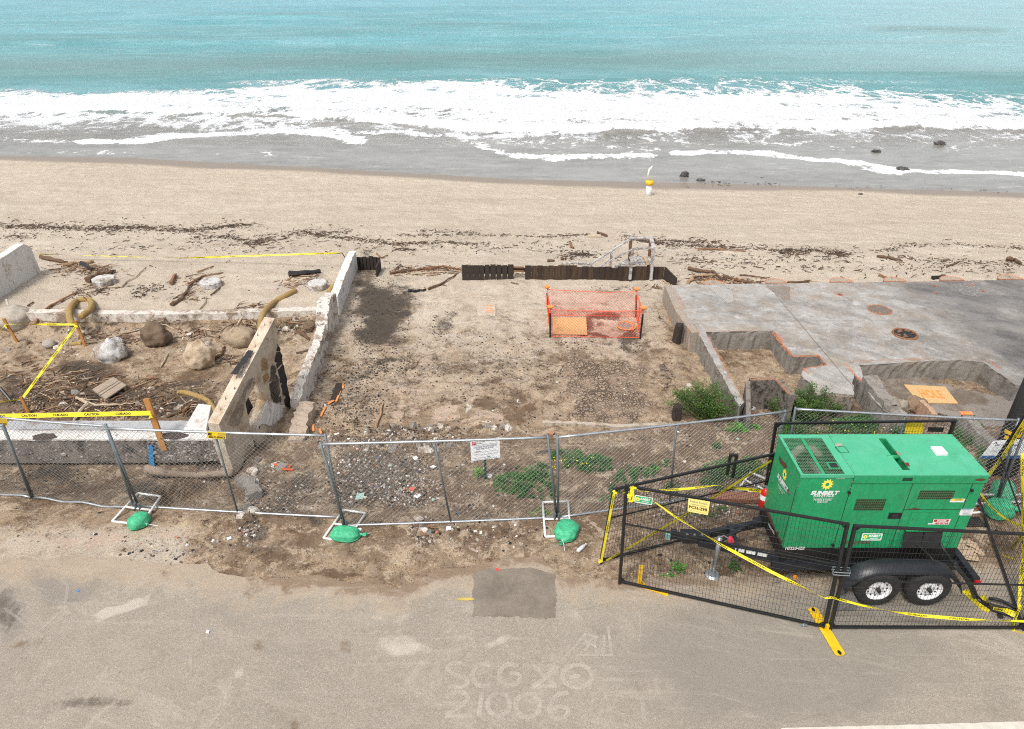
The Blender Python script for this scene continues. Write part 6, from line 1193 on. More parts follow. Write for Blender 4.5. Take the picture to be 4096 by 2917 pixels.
# panel clamps
for i, (dx, dy, lb) in enumerate([(122, 1073, 'wire clamp on the leftmost doubled posts'), (465, 1015, ''), ]): pass
def base(k, qd, tb, lb, y0=None):
    q = [GZ(k, x, y, .035) for x, y in qd]; zc = (sum(p.z for p in q) / 4 + max(p.z for p in q)) / 2; zc = max(p.z for p in q) - .02; q = [PZ(k, x, y, zc) for x, y in qd]; root = thing('fence_stand', lb, 'fence stand', q[3], 'white tubular fence stands')
    for a, b_ in zip(q, q[1:] + q[:1]): MB().tube([a, b_], .021, 8).build('tube', whitem, root, True)
    a, b_ = q[0].lerp(q[3], tb), q[1].lerp(q[2], tb); MB().tube([a, b_], .021, 8).build('crossbar', whitem, root, True)
    for s_ in (.42, .58): c_ = a.lerp(b_, s_); MB().tube([c_, c_ + Vector((0, 0, .12))], .026, 8).build('socket', galv_dark, root)
base('T', [(1495, 1010), (1740, 1045), (1530, 1350), (1215, 1315)], .5, 'white stand under the left stand with the round green sandbag')
base('E', [(305, 772), (460, 795), (330, 992), (165, 970)], .5, 'white stand carrying the long sandbag below the middle panel')
base('E', [(1703, 718), (1883, 712), (1900, 955), (1722, 960)], .51, 'white stand with the upright sandbag near the plastic bottle')
base('F', [(1325, 588), (1480, 655), (1405, 795), (1240, 703)], .55, 'white stand seen through the black fence by the extinguisher')
base('G', [(1860, 770), (2230, 770), (2225, 880), (1790, 920)], .5, 'white stand under the two sandbags at the right edge')
def bag(k, x, y, rx_, ry_, ang, neck, lb, seed, h=.6, tall=0):
    s_ = px(k, x, y, 0); g_ = GZ(k, x, y + ry_ * .35); L_, W_ = rx_ * s_ * 1.22, ry_ * s_ * 1.35; from mathutils import noise as mn
    root = thing('sandbag', lb, 'sandbag', g_, 'green sandbags weighing down the fence stands'); bm = bmesh.new(); bmesh.ops.create_uvsphere(bm, u_segments=40, v_segments=24, radius=1)
    for v in bm.verts:
        d = v.co.copy(); sq = max(abs(d.x) ** 3, 1e-9) ** 0; k_ = 1 + .12 * mn.noise(d * 2.0 + Vector((seed, 0, 0))) + .05 * mn.noise(d * 5 + Vector((seed, 0, 0))) + .03 * mn.noise(d * 13 + Vector((seed, 0, 0)))
        ex_ = .72; cx = lambda c: math.copysign(abs(c) ** ex_, c); d = Vector((cx(d.x), cx(d.y), cx(d.z))) * k_
        fold = .03 * math.sin(math.atan2(v.co.y, v.co.z) * 9 + seed) * max(0, v.co.x) ** 2; w2 = 1 - .75 * max(0, v.co.x) ** 5
        z = d.z * (h * min(L_, W_) + tall) * w2 * (1 + fold * 3) ; yy_ = d.y * W_ * w2 * (1 + fold * 3); v.co = Vector((d.x * L_, yy_, max(z, -.02)))
    bm.transform(Matrix.Translation(g_ + Vector((0, 0, .05 + tall * .1))) @ Matrix.Rotation(ang, 4, 'Z')); mb = MB(); mb.bm(bm); mb.build('bag_body', bagm, root, True)
    d = Vector((math.cos(ang), math.sin(ang), 0)); c_ = g_ + d * L_ * 1.0 + Vector((0, 0, .07)); mb = MB()
    for i in range(8):
        a_ = i / 8 * 6.28; sd = Vector((-d.y, d.x, 0)); b_ = c_ + d * neck + sd * math.cos(a_) * neck * .45 + Vector((0, 0, math.sin(a_) * neck * .35)); a2 = (i + 1) / 8 * 6.28; b2 = c_ + d * neck * random.uniform(.75, 1.1) + sd * math.cos(a2) * neck * .45 + Vector((0, 0, math.sin(a2) * neck * .35)); mb.add([c_ - d * .03, b_, b2], [(0, 1, 2)])
    mb.build('tied_neck', bagm, root); mb = MB(); mb.tube([c_ + Vector((0, 0, .02)), c_ + d * .05 + Vector((-d.y * .05, d.x * .05, -.03)), c_ + d * .16 + Vector((-d.y * .1, d.x * .1, -.06))], .006, 5); mb.build('tie_string', whitem, root)
bag('T', 1515, 1320, 86, 84, R(-25), .05, 'round green sandbag at the stand in front of the left footing', 3, .9)
bag('E', 325, 945, 86, 48, R(-2), .11, 'long green sandbag lying sideways with its neck to the right', 5, .8)
bag('E', 1870, 920, 82, 60, R(-112), .09, 'green sandbag lying lengthwise beside the plastic bottle', 9, .7)
bag('G', 2030, 770, 86, 66, R(60), .1, 'rear green sandbag leaning by the right fence post', 11, .9, .10); bag('G', 2010, 905, 96, 66, R(10), .13, 'front green sandbag at the right fence post', 14, .8, .08)
# black welded panels
BP = 'black welded mesh panels around the generator'
def bfence(bl, br, tr, tl, lb, mid=.45, midrail=True, legs=(1, 1)):
    root = thing('welded_mesh_panel', lb, 'fence panel', ((bl + br) / 2), BP); rl = lambda a, b_, nm, w_=.036: MB().beam(a, b_, w_, w_).build(nm, blackm, root, bevel=.004)
    rl(tl, tr, 'top_rail'); rl(bl, br, 'bottom_rail')
    if legs[0]: rl(bl - (tl - bl) * .03, tl + (tl - bl) * .01, 'post', .046)
    if legs[1]: rl(br - (tr - br) * .03, tr + (tr - br) * .01, 'post', .046)
    if midrail: rl(bl.lerp(tl, mid), br.lerp(tr, mid), 'middle_rail', .022)
    mb = MB(); net(mb, bl, br, tr, tl, 0, .0026, square=(.05, .10)); mb.build('welded_mesh', blackw, root)
    for c_, a, b_ in ((bl, tl, br), (br, tr, bl), (tl, bl, tr), (tr, br, tl)):
        u, v = (a - c_).normalized() * .09, (b_ - c_).normalized() * .09; MB().beam(c_ + u, c_ + v, .02, .02).build('corner_brace', blackm, root)
    return root
PA = [P(1380, 1294, .05), P(1836, 1395, .05), P(1887, 1167, 1.83), P(1395, 1082, 1.83)]
rA = bfence(*PA, 'black mesh panel with the PCH-298 notice, left front of the generator', .62)
PB = [P(1849, 1396, .05), P(2281, 1397, .05), None, P(1904, 1171, 1.83)]; PB[2] = Vector((PB[1].x, PB[1].y, 1.83))
rB = bfence(PB[0], PB[1], PB[2], PB[3], 'black mesh panel in front of the generator wheels', .48)
PC = [P(1338, 1248, .04), P(1692, 1158, .04), P(1724, 1011, 1.70), P(1367, 1090, 1.83)]
rC = bfence(*PC, 'black mesh wing angling back from the front left corner', .62)
PD0, PD1 = P(1694, 1152, .04), None; tlD = V(1728, 943, PD0.y + .12); trD = V(2126, 937, PD0.y + .22); PD1 = Vector((trD.x, trD.y, .04))
rD = bfence(PD0, PD1, trD, tlD, 'black mesh panel behind the generator', .5)
E0, E1 = P(2276, 1392, .05), P(2172, 1092, .05); E2 = P(2285, 925, 1.95); E3 = Vector((E0.x + .02, E0.y, 1.83))
rE = bfence(E0, E1, E2, E3, 'black mesh panel closing the right end, leaning toward the pole', .5)
MB().beam(PC[2] + Vector((-.62, -.07, -.42)), PC[2] + Vector((-.62, -.07, .02)), .04, .04).build('overlap_bracket', blackm, rC)
MB().beam(PC[2] + Vector((-.72, -.07, -.36)), PC[2] + Vector((-.72, -.07, .02)), .04, .04).build('overlap_bracket', blackm, rC)
MB().beam(PC[2] + Vector((-.74, -.07, .03)), PC[2] + Vector((-.60, -.07, .03)), .05, .03).build('overlap_bracket', blackm, rC)
# steel coupling loop
mb = MB(); c_ = PB[0].lerp(PB[3], .56); 
for dz_ in (0, .05): mb.tube([c_ + Vector((-.17, -.05, dz_)), c_ + Vector((.06, -.06, dz_ - .01)), c_ + Vector((.08, .03, dz_)), c_ + Vector((-.15, .05, dz_)), c_ + Vector((-.17, -.05, dz_))], .007, 6)
tag(mb.build('panel_coupler', galv), 'steel loop joining the two front black panels', 'coupler')
# yellow feet
def foot(k, a, b_, w_, lb, L_shape=False):
    p, q = PZ(k, *a, .012), PZ(k, *b_, .012); root = thing('steel_base', lb, 'fence foot', p, 'yellow steel feet of the black fence'); d = (q - p).normalized(); s_ = Vector((-d.y, d.x, 0)) * w_ / 2; L_ = (q - p).length
    ol = [p + s_ * .6, p + d * .03 + s_, q - d * .03 + s_, q + s_ * .6, q - s_ * .6, q - d * .03 - s_, p + d * .03 - s_, p - s_ * .6]; MB().prism(ol, (0, 0, .012)).build('base_plate', yellowm, root)
    for t in (.05, .95): c_ = p.lerp(q, t) + Vector((0, 0, .0135)); MB().prism([c_ + d * .04 * math.cos(i * .785) + s_ * .35 * math.sin(i * .785) for i in range(8)], (0, 0, .002)).build('bolt_slot', blackm, root)
    m_ = p.lerp(q, .5) + Vector((0, 0, .012)); MB().beam(m_, m_ + Vector((0, 0, .12)), .04, .04).build('peg', yellowm, root); return root
foot('H', (515, 900), (757, 1298), .15, 'long yellow foot under the joint of the front black panels')
p, q, r_ = PZ('F', 418, 1500, .012), PZ('F', 655, 1580, .012), 0
root = thing('steel_base', 'yellow L shaped foot at the left end of the front black panel', 'fence foot', p, 'yellow steel feet of the black fence')
MB().beam(p, q, .07, .012).build('base_plate', yellowm, root); MB().beam(p, p + Vector((0, 0, .42)), .06, .012, (0, 1, 0)).build('upright_plate', yellowm, root); MB().beam(p.lerp(q, .25) + Vector((0, 0, .02)), p + Vector((0, 0, .14)), .012, .012).build('gusset', yellowm, root)
mb = MB(); c_ = PZ('H', 445, 1052, .0); mb.beam(c_ + Vector((-.05, 0, .03)), c_ + Vector((.05, -.01, .03)), .03, .01); mb.cyl(c_ + Vector((0, 0, 0)), .015, .05, 8); mb.beam(c_ + Vector((-.05, 0, .0)), c_ + Vector((-.05, 0, .04)), .02, .01); tag(mb.build('loose_clamp', galv), 'small loose metal clamp on the asphalt by the yellow foot', 'clamp')

# signs on the fences
def on_panel(corn, s, t, off=-.03): bl, br, tr, tl = corn; p = bl.lerp(br, s).lerp(tl.lerp(tr, s), t); n_ = (br - bl).cross(tl - bl).normalized(); n_ = n_ if n_.dot(Vector((0, 0, CAMZ)) - p) > 0 else -n_; return p + n_ * abs(off)
def sign(name, lb, P4, mat, cat='sign', group=None, th=.006):
    bl, br, tr, tl = P4; n_ = (br - bl).cross(tl - bl).normalized(); n_ = n_ if n_.dot(Vector((0, 0, CAMZ)) - bl) > 0 else -n_
    root = thing(name, lb, cat, bl, group); mb = MB(); mb.hexa([p - n_ * th for p in P4] + list(P4)) ; mb.build('sign_board', mat, root)
    def put(st, s0, s1, t0, t1, mat_=inkm, bold=.02, shear=0, nm='lettering'):
        mb = MB(); o_ = bl.lerp(br, s0) + (tl - bl) * t0 + n_ * .003; letters(mb, st, o_, (br - bl) * (s1 - s0), (tl - bl) * (t1 - t0), bold, shear); return mb.build(nm, mat_, root)
    return root, put, n_
def panel_sign(corn, s0, s1, t0, t1): return [on_panel(corn, s0, t0), on_panel(corn, s1, t0), on_panel(corn, s1, t1), on_panel(corn, s0, t1)]
def vsign(k, quad, y): return [VZ(k, x, yy, y) for x, yy in quad]
yel2 = simple('yellow_sign_sheet', (.88, .62, .01), (.8, .55, .01), 7, .4); pyel = simple('pale_yellow_notice', (.80, .66, .22), (.76, .60, .18), 6, .5); grn = simple('green_sign_sheet', (.01, .36, .14), (.01, .31, .12), 5, .4)
sunm = simple('sun_yellow', (.85, .74, .10), (.8, .68, .08), 5, .5); whl = simple('white_lettering', (.80, .82, .80), None, 5, .5); gryl = simple('grey_print', (.18, .2, .24), None, 6, .6); redl = simple('red_print', (.60, .03, .03), None, 6, .5)
def plane_quad(k, quad, corn):   # pixels dropped on the plane of a panel, just in front
    bl, br, tr, tl = corn; n_ = (br - bl).cross(tl - bl).normalized(); n_ = n_ if n_.dot(Vector((0, 0, CAMZ)) - bl) > 0 else -n_; o_ = bl + n_ * .035; R_ = []
    for x, y in quad:
        d = Vector(ray(*zz(k, x, y))); c = Vector((0, 0, CAMZ)); R_.append(c + d * ((o_ - c).dot(n_) / d.dot(n_)))
    return R_
r, put, n_ = sign('notice_sign', 'pale yellow notice reading PCH-298 on the front left black panel', plane_quad('F', [(812, 905), (978, 936), (995, 828), (820, 800)], PA), pyel)
put('Sunbelt Rentals', .08, .92, .76, .92, gryl, 0); put('Generator Location', .16, .86, .58, .70, gryl, 0); put('PCH-298', .05, .94, .26, .50, inkm, .03); put('Please call for fuel and service requests', .1, .9, .10, .16, gryl, 0)
def brand_sign(lb, quad):
    r, put, n_ = sign('rental_sign', lb, quad, grn, 'sign', 'small green rental signs'); bl, br, tr, tl = quad; U = (br - bl); W_ = (tl - bl)
    mb = MB(); e = n_ * .002; [mb.beam(a + e, b_ + e, .012, .002, n_) for a, b_ in zip(quad, quad[1:] + quad[:1])]; mb.build('white_border', whl, r)
    mb = MB(); gear(mb, bl + U * .16 + W_ * .5 + n_ * .003, U.normalized() * W_.length * .34, W_ * .34); mb.build('sun_emblem', sunm, r); put('SUNBELT', .32, .93, .46, .80, whl, .05, .15); put('RENTALS', .42, .86, .18, .36, whl, .03)
brand_sign('small green sign with sun emblem at the left of the PCH-298 panel', plane_quad('F', [(385, 828), (520, 850), (530, 798), (388, 774)], PA)); brand_sign('small green sign with sun emblem in front of the generator', plane_quad('G', [(905, 1137), (1060, 1137), (1075, 1088), (918, 1086)], (PB[0], PB[1], PB[2], PB[3])))
L3 = [gb(308, 1127), gb(760, 1152), T_(724, 970), T_(239, 954)]
r, put, n_ = sign('fence_company_sign', 'yellow rectangular fence company sign on the wide chain link panel', plane_quad('D', [(1348, 250), (1474, 256), (1470, 213), (1348, 208)], L3), yel2); put('888-71-FENCE', .10, .95, .08, .38, inkm, .03); put('FENCING', .58, .95, .70, .90, gryl, .0); put('TOILETS', .58, .95, .45, .62, gryl, 0); put('IE', .06, .26, .48, .90, inkm, .05)
mb = MB(); [mb.add([a for a in (n_ * .003 + r.location + Vector((x0, 0, z0)) for x0, z0 in ())], []) for _ in ()]
L2 = [gb(74, 1108), gb(300, 1134), T_(236, 949), T_(-2, 930)]
r, put, n_ = sign('fence_company_sign', 'yellow fence company sign cut by the left photo edge', plane_quad('D', [(-60, 170), (50, 168), (45, 124), (-60, 120)], L2), yel2); put('888-71-FENCE', .08, .94, .08, .38, inkm, .03); put('FENCING', .56, .94, .70, .90, gryl, .0); put('TOILETS', .56, .94, .46, .62, gryl, 0)
# project notice on its stake
g_ = GZ('E', 1302, 562); yy = g_.y + .04; Q4 = vsign('E', [(1202, 432), (1406, 404), (1400, 264), (1195, 290)], yy)
r, put, n_ = sign('project_sign', 'white debris removal notice on a dark green stake behind the middle panel', Q4, whitep); put('CALIFORNIA WILDFIRE RESPONSE', .10, .90, .62, .70, gryl, .01); put('DEBRIS REMOVAL SUPPORT', .18, .80, .53, .60, gryl, .01); put('ADDRESS:', .12, .34, .40, .46, inkm, .01); put('APN:', .12, .24, .27, .33, inkm, 0); put('US Army Corps', .22, .50, .88, .93, inkm, .02); put('of Engineers', .22, .46, .81, .86, inkm, .02); put('145', .55, .66, .08, .16, inkm, .02)
mb = MB(); U, W_ = Q4[1] - Q4[0], Q4[3] - Q4[0]; e = n_ * .003; c0 = Q4[0] + U * .06 + W_ * .80
for a, b_ in [((0, 0), (.13, 0)), ((.13, 0), (.13, .13)), ((.13, .13), (0, .13)), ((0, .13), (0, 0)), ((.03, .03), (.03, .08)), ((.065, .03), (.065, .08)), ((.1, .03), (.1, .08)), ((.03, .03), (.1, .03))]: mb.beam(c0 + U * a[0] + W_ * a[1] + e, c0 + U * b_[0] + W_ * b_[1] + e, .012, .002, n_)
mb.build('castle_emblem', redl, r); mb = MB(); [mb.beam(Q4[0] + U * s0 + W_ * t + e, Q4[0] + U * s1 + W_ * t + e, .004, .002, n_) for s0, s1, t in [(.36, .92, .40), (.26, .92, .27), (.1, .9, .75), (.1, .5, .13), (.1, .9, .05)]]; mb.build('rule_lines', gryl, r)
MB().beam(g_ - Vector((0, -.03, .1)), Vector((g_.x + .0, yy + .06, Q4[0].z + .3)), .045, .03).build('stake', simple('dark_green_stake', (.012, .05, .03), None, 6, .5), r)
# yellow and black plates on the rear panel
CD = (PD0, PD1, trD, tlD)
r, put, n_ = sign('caution_plate', 'plain yellow plate hung on the rear black panel', plane_quad('G', [(1255, 272), (1398, 275), (1418, 190), (1275, 186)], CD), simple('yellow_plate', (.85, .68, .02), (.78, .60, .02), 6, .45))
r, put, n_ = sign('black_plate', 'plain black plate hung on the rear black panel', plane_quad('G', [(1442, 258), (1565, 262), (1578, 225), (1450, 222)], CD), blackm)

# tapes round the black fence
o = ribbon([on_panel(PC, .05, .95), on_panel(PC, .45, .82, .05), on_panel(PC, .62, .78, .05), PC[1].lerp(PC[2], .45)], .07, 'tape along the upper part of the black wing', twist=.7, seg=8)
o = ribbon([on_panel(PC, .02, .03, .06), on_panel(PC, .52, .50, .06), on_panel(PC, .97, .96, .06)], .10, 'wide tape crossing the black wing from bottom left to top right', seg=14, face=Vector((-.35, -.4, 1)), tseed=1); 
o = ribbon([PC[3] + Vector((0, -.05, 0)), PC[0] + Vector((0, -.05, .06))], .05, 'tape running down the outer post of the black wing', seg=8, face=Vector((1, -.2, 0))); tie(PC[3], o); tie(PC[0] + Vector((0, 0, .05)), o)
A_ = PA[3] + Vector((.15, -.05, -.02)); pq_ = plane_quad('F', [(365, 700), (700, 940), (1100, 1185), (1500, 1400), (1928, 1610)], PA)
pb_ = plane_quad('H', [(680, 812), (930, 878), (1230, 936), (1420, 963), (1800, 995), (2300, 1012)], (PB[0], PB[1], PB[2], PB[3]))
o = ribbon(pq_ + pb_, .062, 'long tape drooping along both front black panels', twist=2.2, seg=6, face=Vector((.3, -.5, 1))); tie(pq_[0], o); tie(pq_[0] - Vector((.03, 0, .12)), o)
mb = MB(); lp = plane_quad('F', [(362, 705), (340, 830), (372, 815), (366, 715)], PA); o2 = ribbon(lp, .05, None, False, 4, Vector((1, -.3, 0)), parent=o, name='loose_loop')
o = ribbon([E1.lerp(E2, .02) + Vector((-.02, -.04, 0)), E1.lerp(E2, .5) + Vector((.03, -.05, 0)), E2 + Vector((0, -.04, 0))], .085, 'tape wound along the leaning post by the utility pole', seg=10, face=Vector((1, -.5, .2)))
ev = [V(*zz('J', x, y), yy) for x, y, yy in [(530, 560, 8.3), (527, 900, 8.2), (530, 1150, 8.0), (505, 1400, 7.2)]]
o = ribbon(ev, .07, 'tape hanging down the right edge of the photo', seg=8, face=Vector((1, -.4, 0)), twist=.6)
o = ribbon([V(*zz('G', 1872, 757), 9.2), V(*zz('G', 1990, 900), 9.0), V(*zz('G', 2170, 1012), 8.6), V(*zz('G', 2230, 1010), 8.4)], .06, 'tape sagging in front of the right sandbags', seg=7, sagz=.02)
o = ribbon([V(*zz('J', 535, 990), 8.2), V(*zz('J', 497, 1040), 8.6), V(*zz('J', 462, 1090), 8.8), V(*zz('J', 470, 1160), 8.9)], .07, 'loose tape tail below the right sandbags', seg=6, face=Vector((1, -.4, .2)), twist=.4); 
o = ribbon([P(*zz('J', 420, 1112), .1), P(*zz('J', 478, 1130), .12)], .07, 'crumpled tape scrap on the ground at the right', seg=3, text=False)
o = ribbon([V(*zz('J', 520, 1380), 7.25), P(*zz('J', 478, 1480), .05), P(*zz('J', 480, 1520), .02), P(*zz('J', 540, 1535), .02)], .07, 'tape loop curling on the asphalt at the lower right', seg=6, face=Vector((.3, -.6, 1)))
o = ribbon([P(*zz('J', 215, 1300), .04), P(*zz('J', 290, 1380), .06), P(*zz('J', 345, 1418), .03)], .13, 'crumpled printed tape on the asphalt behind the rear wheel', seg=6, face=Vector((1, 1, .6)), twist=.3)
o = ribbon([P(*zz('J', 310, 1330), .12), P(*zz('J', 370, 1400), .14), P(*zz('J', 440, 1412), .12), P(*zz('J', 500, 1440), .1)], .12, 'printed tape tangled over the black power cables', seg=6, face=Vector((.4, 1, .7)), twist=.5)

# ================================================================ GENERATOR ON ITS TRAILER
X0, X1, YF, YB, ZB, ZT = 4.13, 6.79, 7.95, 8.92, .75, 2.16
def gpaint(name, rustlo=.70):
    t = NT(name); v = t.tc.outputs['Object']; n = t.noise(2.5, 6, .6, v); n2 = t.noise(18, 6, .7, v); n3 = t.noise(4, 9, .8, v); st_ = t.noise(5, 6, .7, t.vs(6, 6, .7, v))
    c = t.mix(t.mr(n, .3, .7), (.010, .33, .12), (.014, .245, .095)); c = t.mix(t.mr(n2, .45, .75, 0, .5), c, (.05, .36, .18)); c = t.mix(t.mr(st_, .5, .7, 0, .55), c, (.02, .16, .07)); c = t.mix(t.mr(t.noise(1.1, 9, .75, v), .52, .7, 0, .35), c, (.12, .33, .19)); c = t.mix(t.mr(t.noise(30, 6, .8, v), .63, .7, 0, .6), c, (.10, .09, .05)); c = t.mix(t.mr(n3, rustlo, rustlo + .03), c, (.11, .045, .022))
    return t.done(c, t.mr(n2, .3, .7, .34, .52), t.bump(n2, .04, .01), spec=.5)
gp_, gtop = gpaint('green_machine_paint'), gpaint('green_roof_paint', .74)
def top_dust():
    t = NT('dusty_green_roof'); v = t.tc.outputs['Object']; n = t.noise(1.8, 7, .65, v); n2 = t.noise(40, 4, .7, v)
    c = t.mix(t.mr(n, .3, .7), (.045, .37, .19), (.09, .41, .245)); c = t.mix(t.mr(n2, .5, .8, 0, .5), c, (.16, .45, .30)); c = t.mix(t.mr(t.noise(2.2, 9, .78, v, .6), .5, .68, 0, .5), c, (.035, .27, .13)); c = t.mix(t.mr(t.noise(14, 8, .8, v), .6, .72, 0, .5), c, (.22, .38, .27)); return t.done(c, .55, None, spec=.45)
gtop = top_dust(); darkin = simple('dark_interior', (.008, .012, .010), (.02, .025, .02), 6, .7); seam = simple('seam_shadow_gap', (.004, .05, .02), None, 9, .8); rustm = simple('rusted_steel', (.13, .045, .02), (.06, .025, .013), 14, .9, 0, .5, 40)
pipem = simple('grey_exhaust_wrap', (.10, .10, .09), (.03, .03, .03), 14, .6, .2); cream2 = simple('ducting', (.20, .21, .16), (.12, .12, .10), 12, .6); steelb = simple('bolt_steel', (.42, .43, .38), None, 9, .4, .7)
trl = simple('black_trailer_paint', (.012, .014, .018), (.022, .025, .032), 6, .38, 0, .1, 30); rub = simple('tyre_rubber', (.016, .016, .017), (.035, .033, .03), 12, .85, 0, .5, 60); rimm = simple('white_wheel_paint', (.80, .81, .82), (.70, .70, .69), 12, .35)
gen = thing('generator_trailer', 'large green diesel generator on a black two axle trailer', 'generator', ((X0 + X1) / 2, (YF + YB) / 2, 0))
def F(x, y): p = VZ('G', x, y, YF - .004); return p.x, p.z
def Tt(x, y): p = PZ('G', x, y, ZT); return p.x, p.y
xs_ = F(838, 655)[0]; xd = F(1330, 665)[0]; xc = F(1822, 655)[0]; zl = ZT - .145
# housing shell
w_ = .03; body = MB()
body.box(X0, X1, YF, YF + w_, ZB, ZT - .02); o_body = body.build('front_panel', gp_, gen)
MB().box(X0, X1, YB - w_, YB, ZB, ZT - .02).build('back_panel', gp_, gen); MB().box(X0 + .0015, X0 + w_, YF + w_, YB - w_, ZB, ZT - .02).build('left_panel', gp_, gen); MB().box(X1 - w_, X1 - .0015, YF + w_, YB - w_, ZB, ZT - .02).build('right_panel', gp_, gen)
MB().box(X0 + w_, X1 - w_, YF + w_, YB - w_, ZB, ZB + .03).build('floor_plate', darkin, gen)
# roof with grille opening and slot
def plate(mb, x0, x1, y0, y1, z0, z1, holes):
    xs2 = sorted({x0, x1, *[h[0] for h in holes], *[h[1] for h in holes]}); ys2 = sorted({y0, y1, *[h[2] for h in holes], *[h[3] for h in holes]}); mb_ = mb
    for a, b_ in zip(xs2[:-1], xs2[1:]):
        for c, d in zip(ys2[:-1], ys2[1:]):
            mx_, my_ = (a + b_) / 2, (c + d) / 2
            if any(h[0] < mx_ < h[1] and h[2] < my_ < h[3] for h in holes): continue
            mb_.box(a, b_, c, d, z0, z1)
gx0, gy0 = Tt(432, 600); gx1, _ = Tt(770, 597); _, gy1 = Tt(250, 308); s0x = Tt(1240, 572)[0]; s1x = Tt(1305, 572)[0]; sy0 = Tt(1270, 572)[1]; sy1 = Tt(1040, 312)[1]
OV = .012
r1 = MB(); plate(r1, X0 - OV, xs_ - .002, YF - OV, YB + OV, ZT - .018, ZT, [(gx0, gx1, gy0, gy1)]); r1.box(X0 - OV, xs_ - .002, YF - OV, YF - .001, ZT - .05, ZT - .0185); ro = r1.build('grille_roof', gtop, gen)
r2 = MB(); plate(r2, xs_ + .002, X1 + OV, YF - OV - .004, YB + OV, ZT - .018, ZT + .004, [(s0x, s1x, sy0, sy1)]); ro2 = r2.build('main_roof', gtop, gen)
MB().box(xs_ + .002, X1 + OV, YF - OV - .004, YF - .001, zl, ZT - .0185).build('roof_lip', gp_, ro2); MB().box(X1 + .001, X1 + OV, YF - .001, YB + OV, zl, ZT - .0185).build('roof_lip', gp_, ro2)
slot = MB(); slot.box(s0x - .002, s1x + .002, sy0, sy1, ZT - .22, ZT - .20); slot.box(s0x - .006, s0x - .001, sy0, sy1, ZT - .22, ZT - .02); slot.box(s1x + .001, s1x + .006, sy0, sy1, ZT - .22, ZT - .02); slot.box(s0x, s1x, sy0 - .006, sy0 - .001, ZT - .22, ZT - .02); slot.box(s0x, s1x, sy1 + .001, sy1 + .006, ZT - .22, ZT - .02); slot.build('roof_trough', gp_, ro2)
c_ = Vector(((s0x + s1x) / 2, *[Tt(1150, 455)[1]], ZT)); MB().tube([c_ + Vector((-.13, 0, -.02)), c_ + Vector((.05, 0, -.02))], .032, 10).build('exhaust_stub', gp_, ro2, True)
for quad in [[(1228, 490), (1262, 515), (1285, 508), (1300, 545), (1298, 546), (1262, 532)], [(1172, 415), (1185, 440), (1190, 425)]]:
    q = [Vector((*Tt(x, y), ZT + .0045)) for x, y in quad]; MB().prism(q, (0, 0, .0015)).build('rust_patch', rustm, ro2)
q = [Vector((*Tt(x, y), ZT + .005)) for x, y in [(1178, 420), (1210, 422), (1232, 452), (1200, 448)]]; MB().prism(q, (0, 0, .001)).build('label_sticker', simple('faded_label', (.35, .33, .2), (.1, .1, .08), 60, .6), ro2)
# grille bars
mb = MB(); nx_, ny_ = 24, 26
for i in range(1, nx_): x = gx0 + (gx1 - gx0) * i / nx_; mb.tube([(x, gy0, ZT - .006), (x, gy1, ZT - .006)], .0017, 4, False)
for i in range(1, ny_): y = gy0 + (gy1 - gy0) * i / ny_; mb.tube([(gx0, y, ZT - .008), (gx1, y, ZT - .008)], .0017, 4, False)
mb.build('grille_mesh', simple('pale_grille_wire', (.22, .36, .22), None, 9, .5), ro)
xm = (Tt(420, 310)[0] + Tt(600, 597)[0]) / 2; MB().box(xm - .022, xm + .022, gy0 + .0005, gy1 - .0005, ZT - .016, ZT - .002).build('grille_bar', gp_, ro)
hx0, hy0 = Tt(655, 552); hx1, hy1 = Tt(690, 508); MB().box(hx0 - .015, hx1 + .03, hy0 - .012, hy1 + .012, ZT - .014, ZT - .0035).build('cap_plate', gp_, ro); MB().box(hx0 + .012, hx1 + .012, hy0 + .01, hy1 - .01, ZT - .0033, ZT + .0005).build('cap_hole', darkin, ro)
# engine bits seen through the grille
eng = MB(); cx_ = (gx0 + gx1) / 2; eng.tube([(cx_ - .22, gy0 + .25, ZT - .4), (cx_ - .2, gy1 - .22, ZT - .2), (cx_ - .05, gy1 - .1, ZT - .14), (cx_ + .15, gy1 - .1, ZT - .14), (cx_ + .24, gy1 - .22, ZT - .2)], .07, 14); eng.build('air_duct', cream2, gen, True)
eng = MB(); eng.tube([(cx_ + .08, gy1 - .25, ZT - .28), (cx_ + .12, gy0 + .3, ZT - .25), (cx_ + .14, gy0 + .05, ZT - .3)], .06, 12); eng.build('silencer_pipe', simple('aluminium_wrap', (.32, .31, .28), (.16, .15, .14), 30, .4, .3), gen, True)
mb = MB(); lump(mb, (cx_ - .05, gy0 + .3, ZT - .5), (.22, .3, .14), 5, .5, 3); lump(mb, (cx_ + .05, gy1 - .3, ZT - .55), (.2, .16, .12), 8, .5, 3); mb.build('engine_block', pipem, gen); MB().box(X0 + .06, xs_, YF + .05, YB - .05, ZT - .8, ZT - .62).build('dark_deck', darkin, gen)
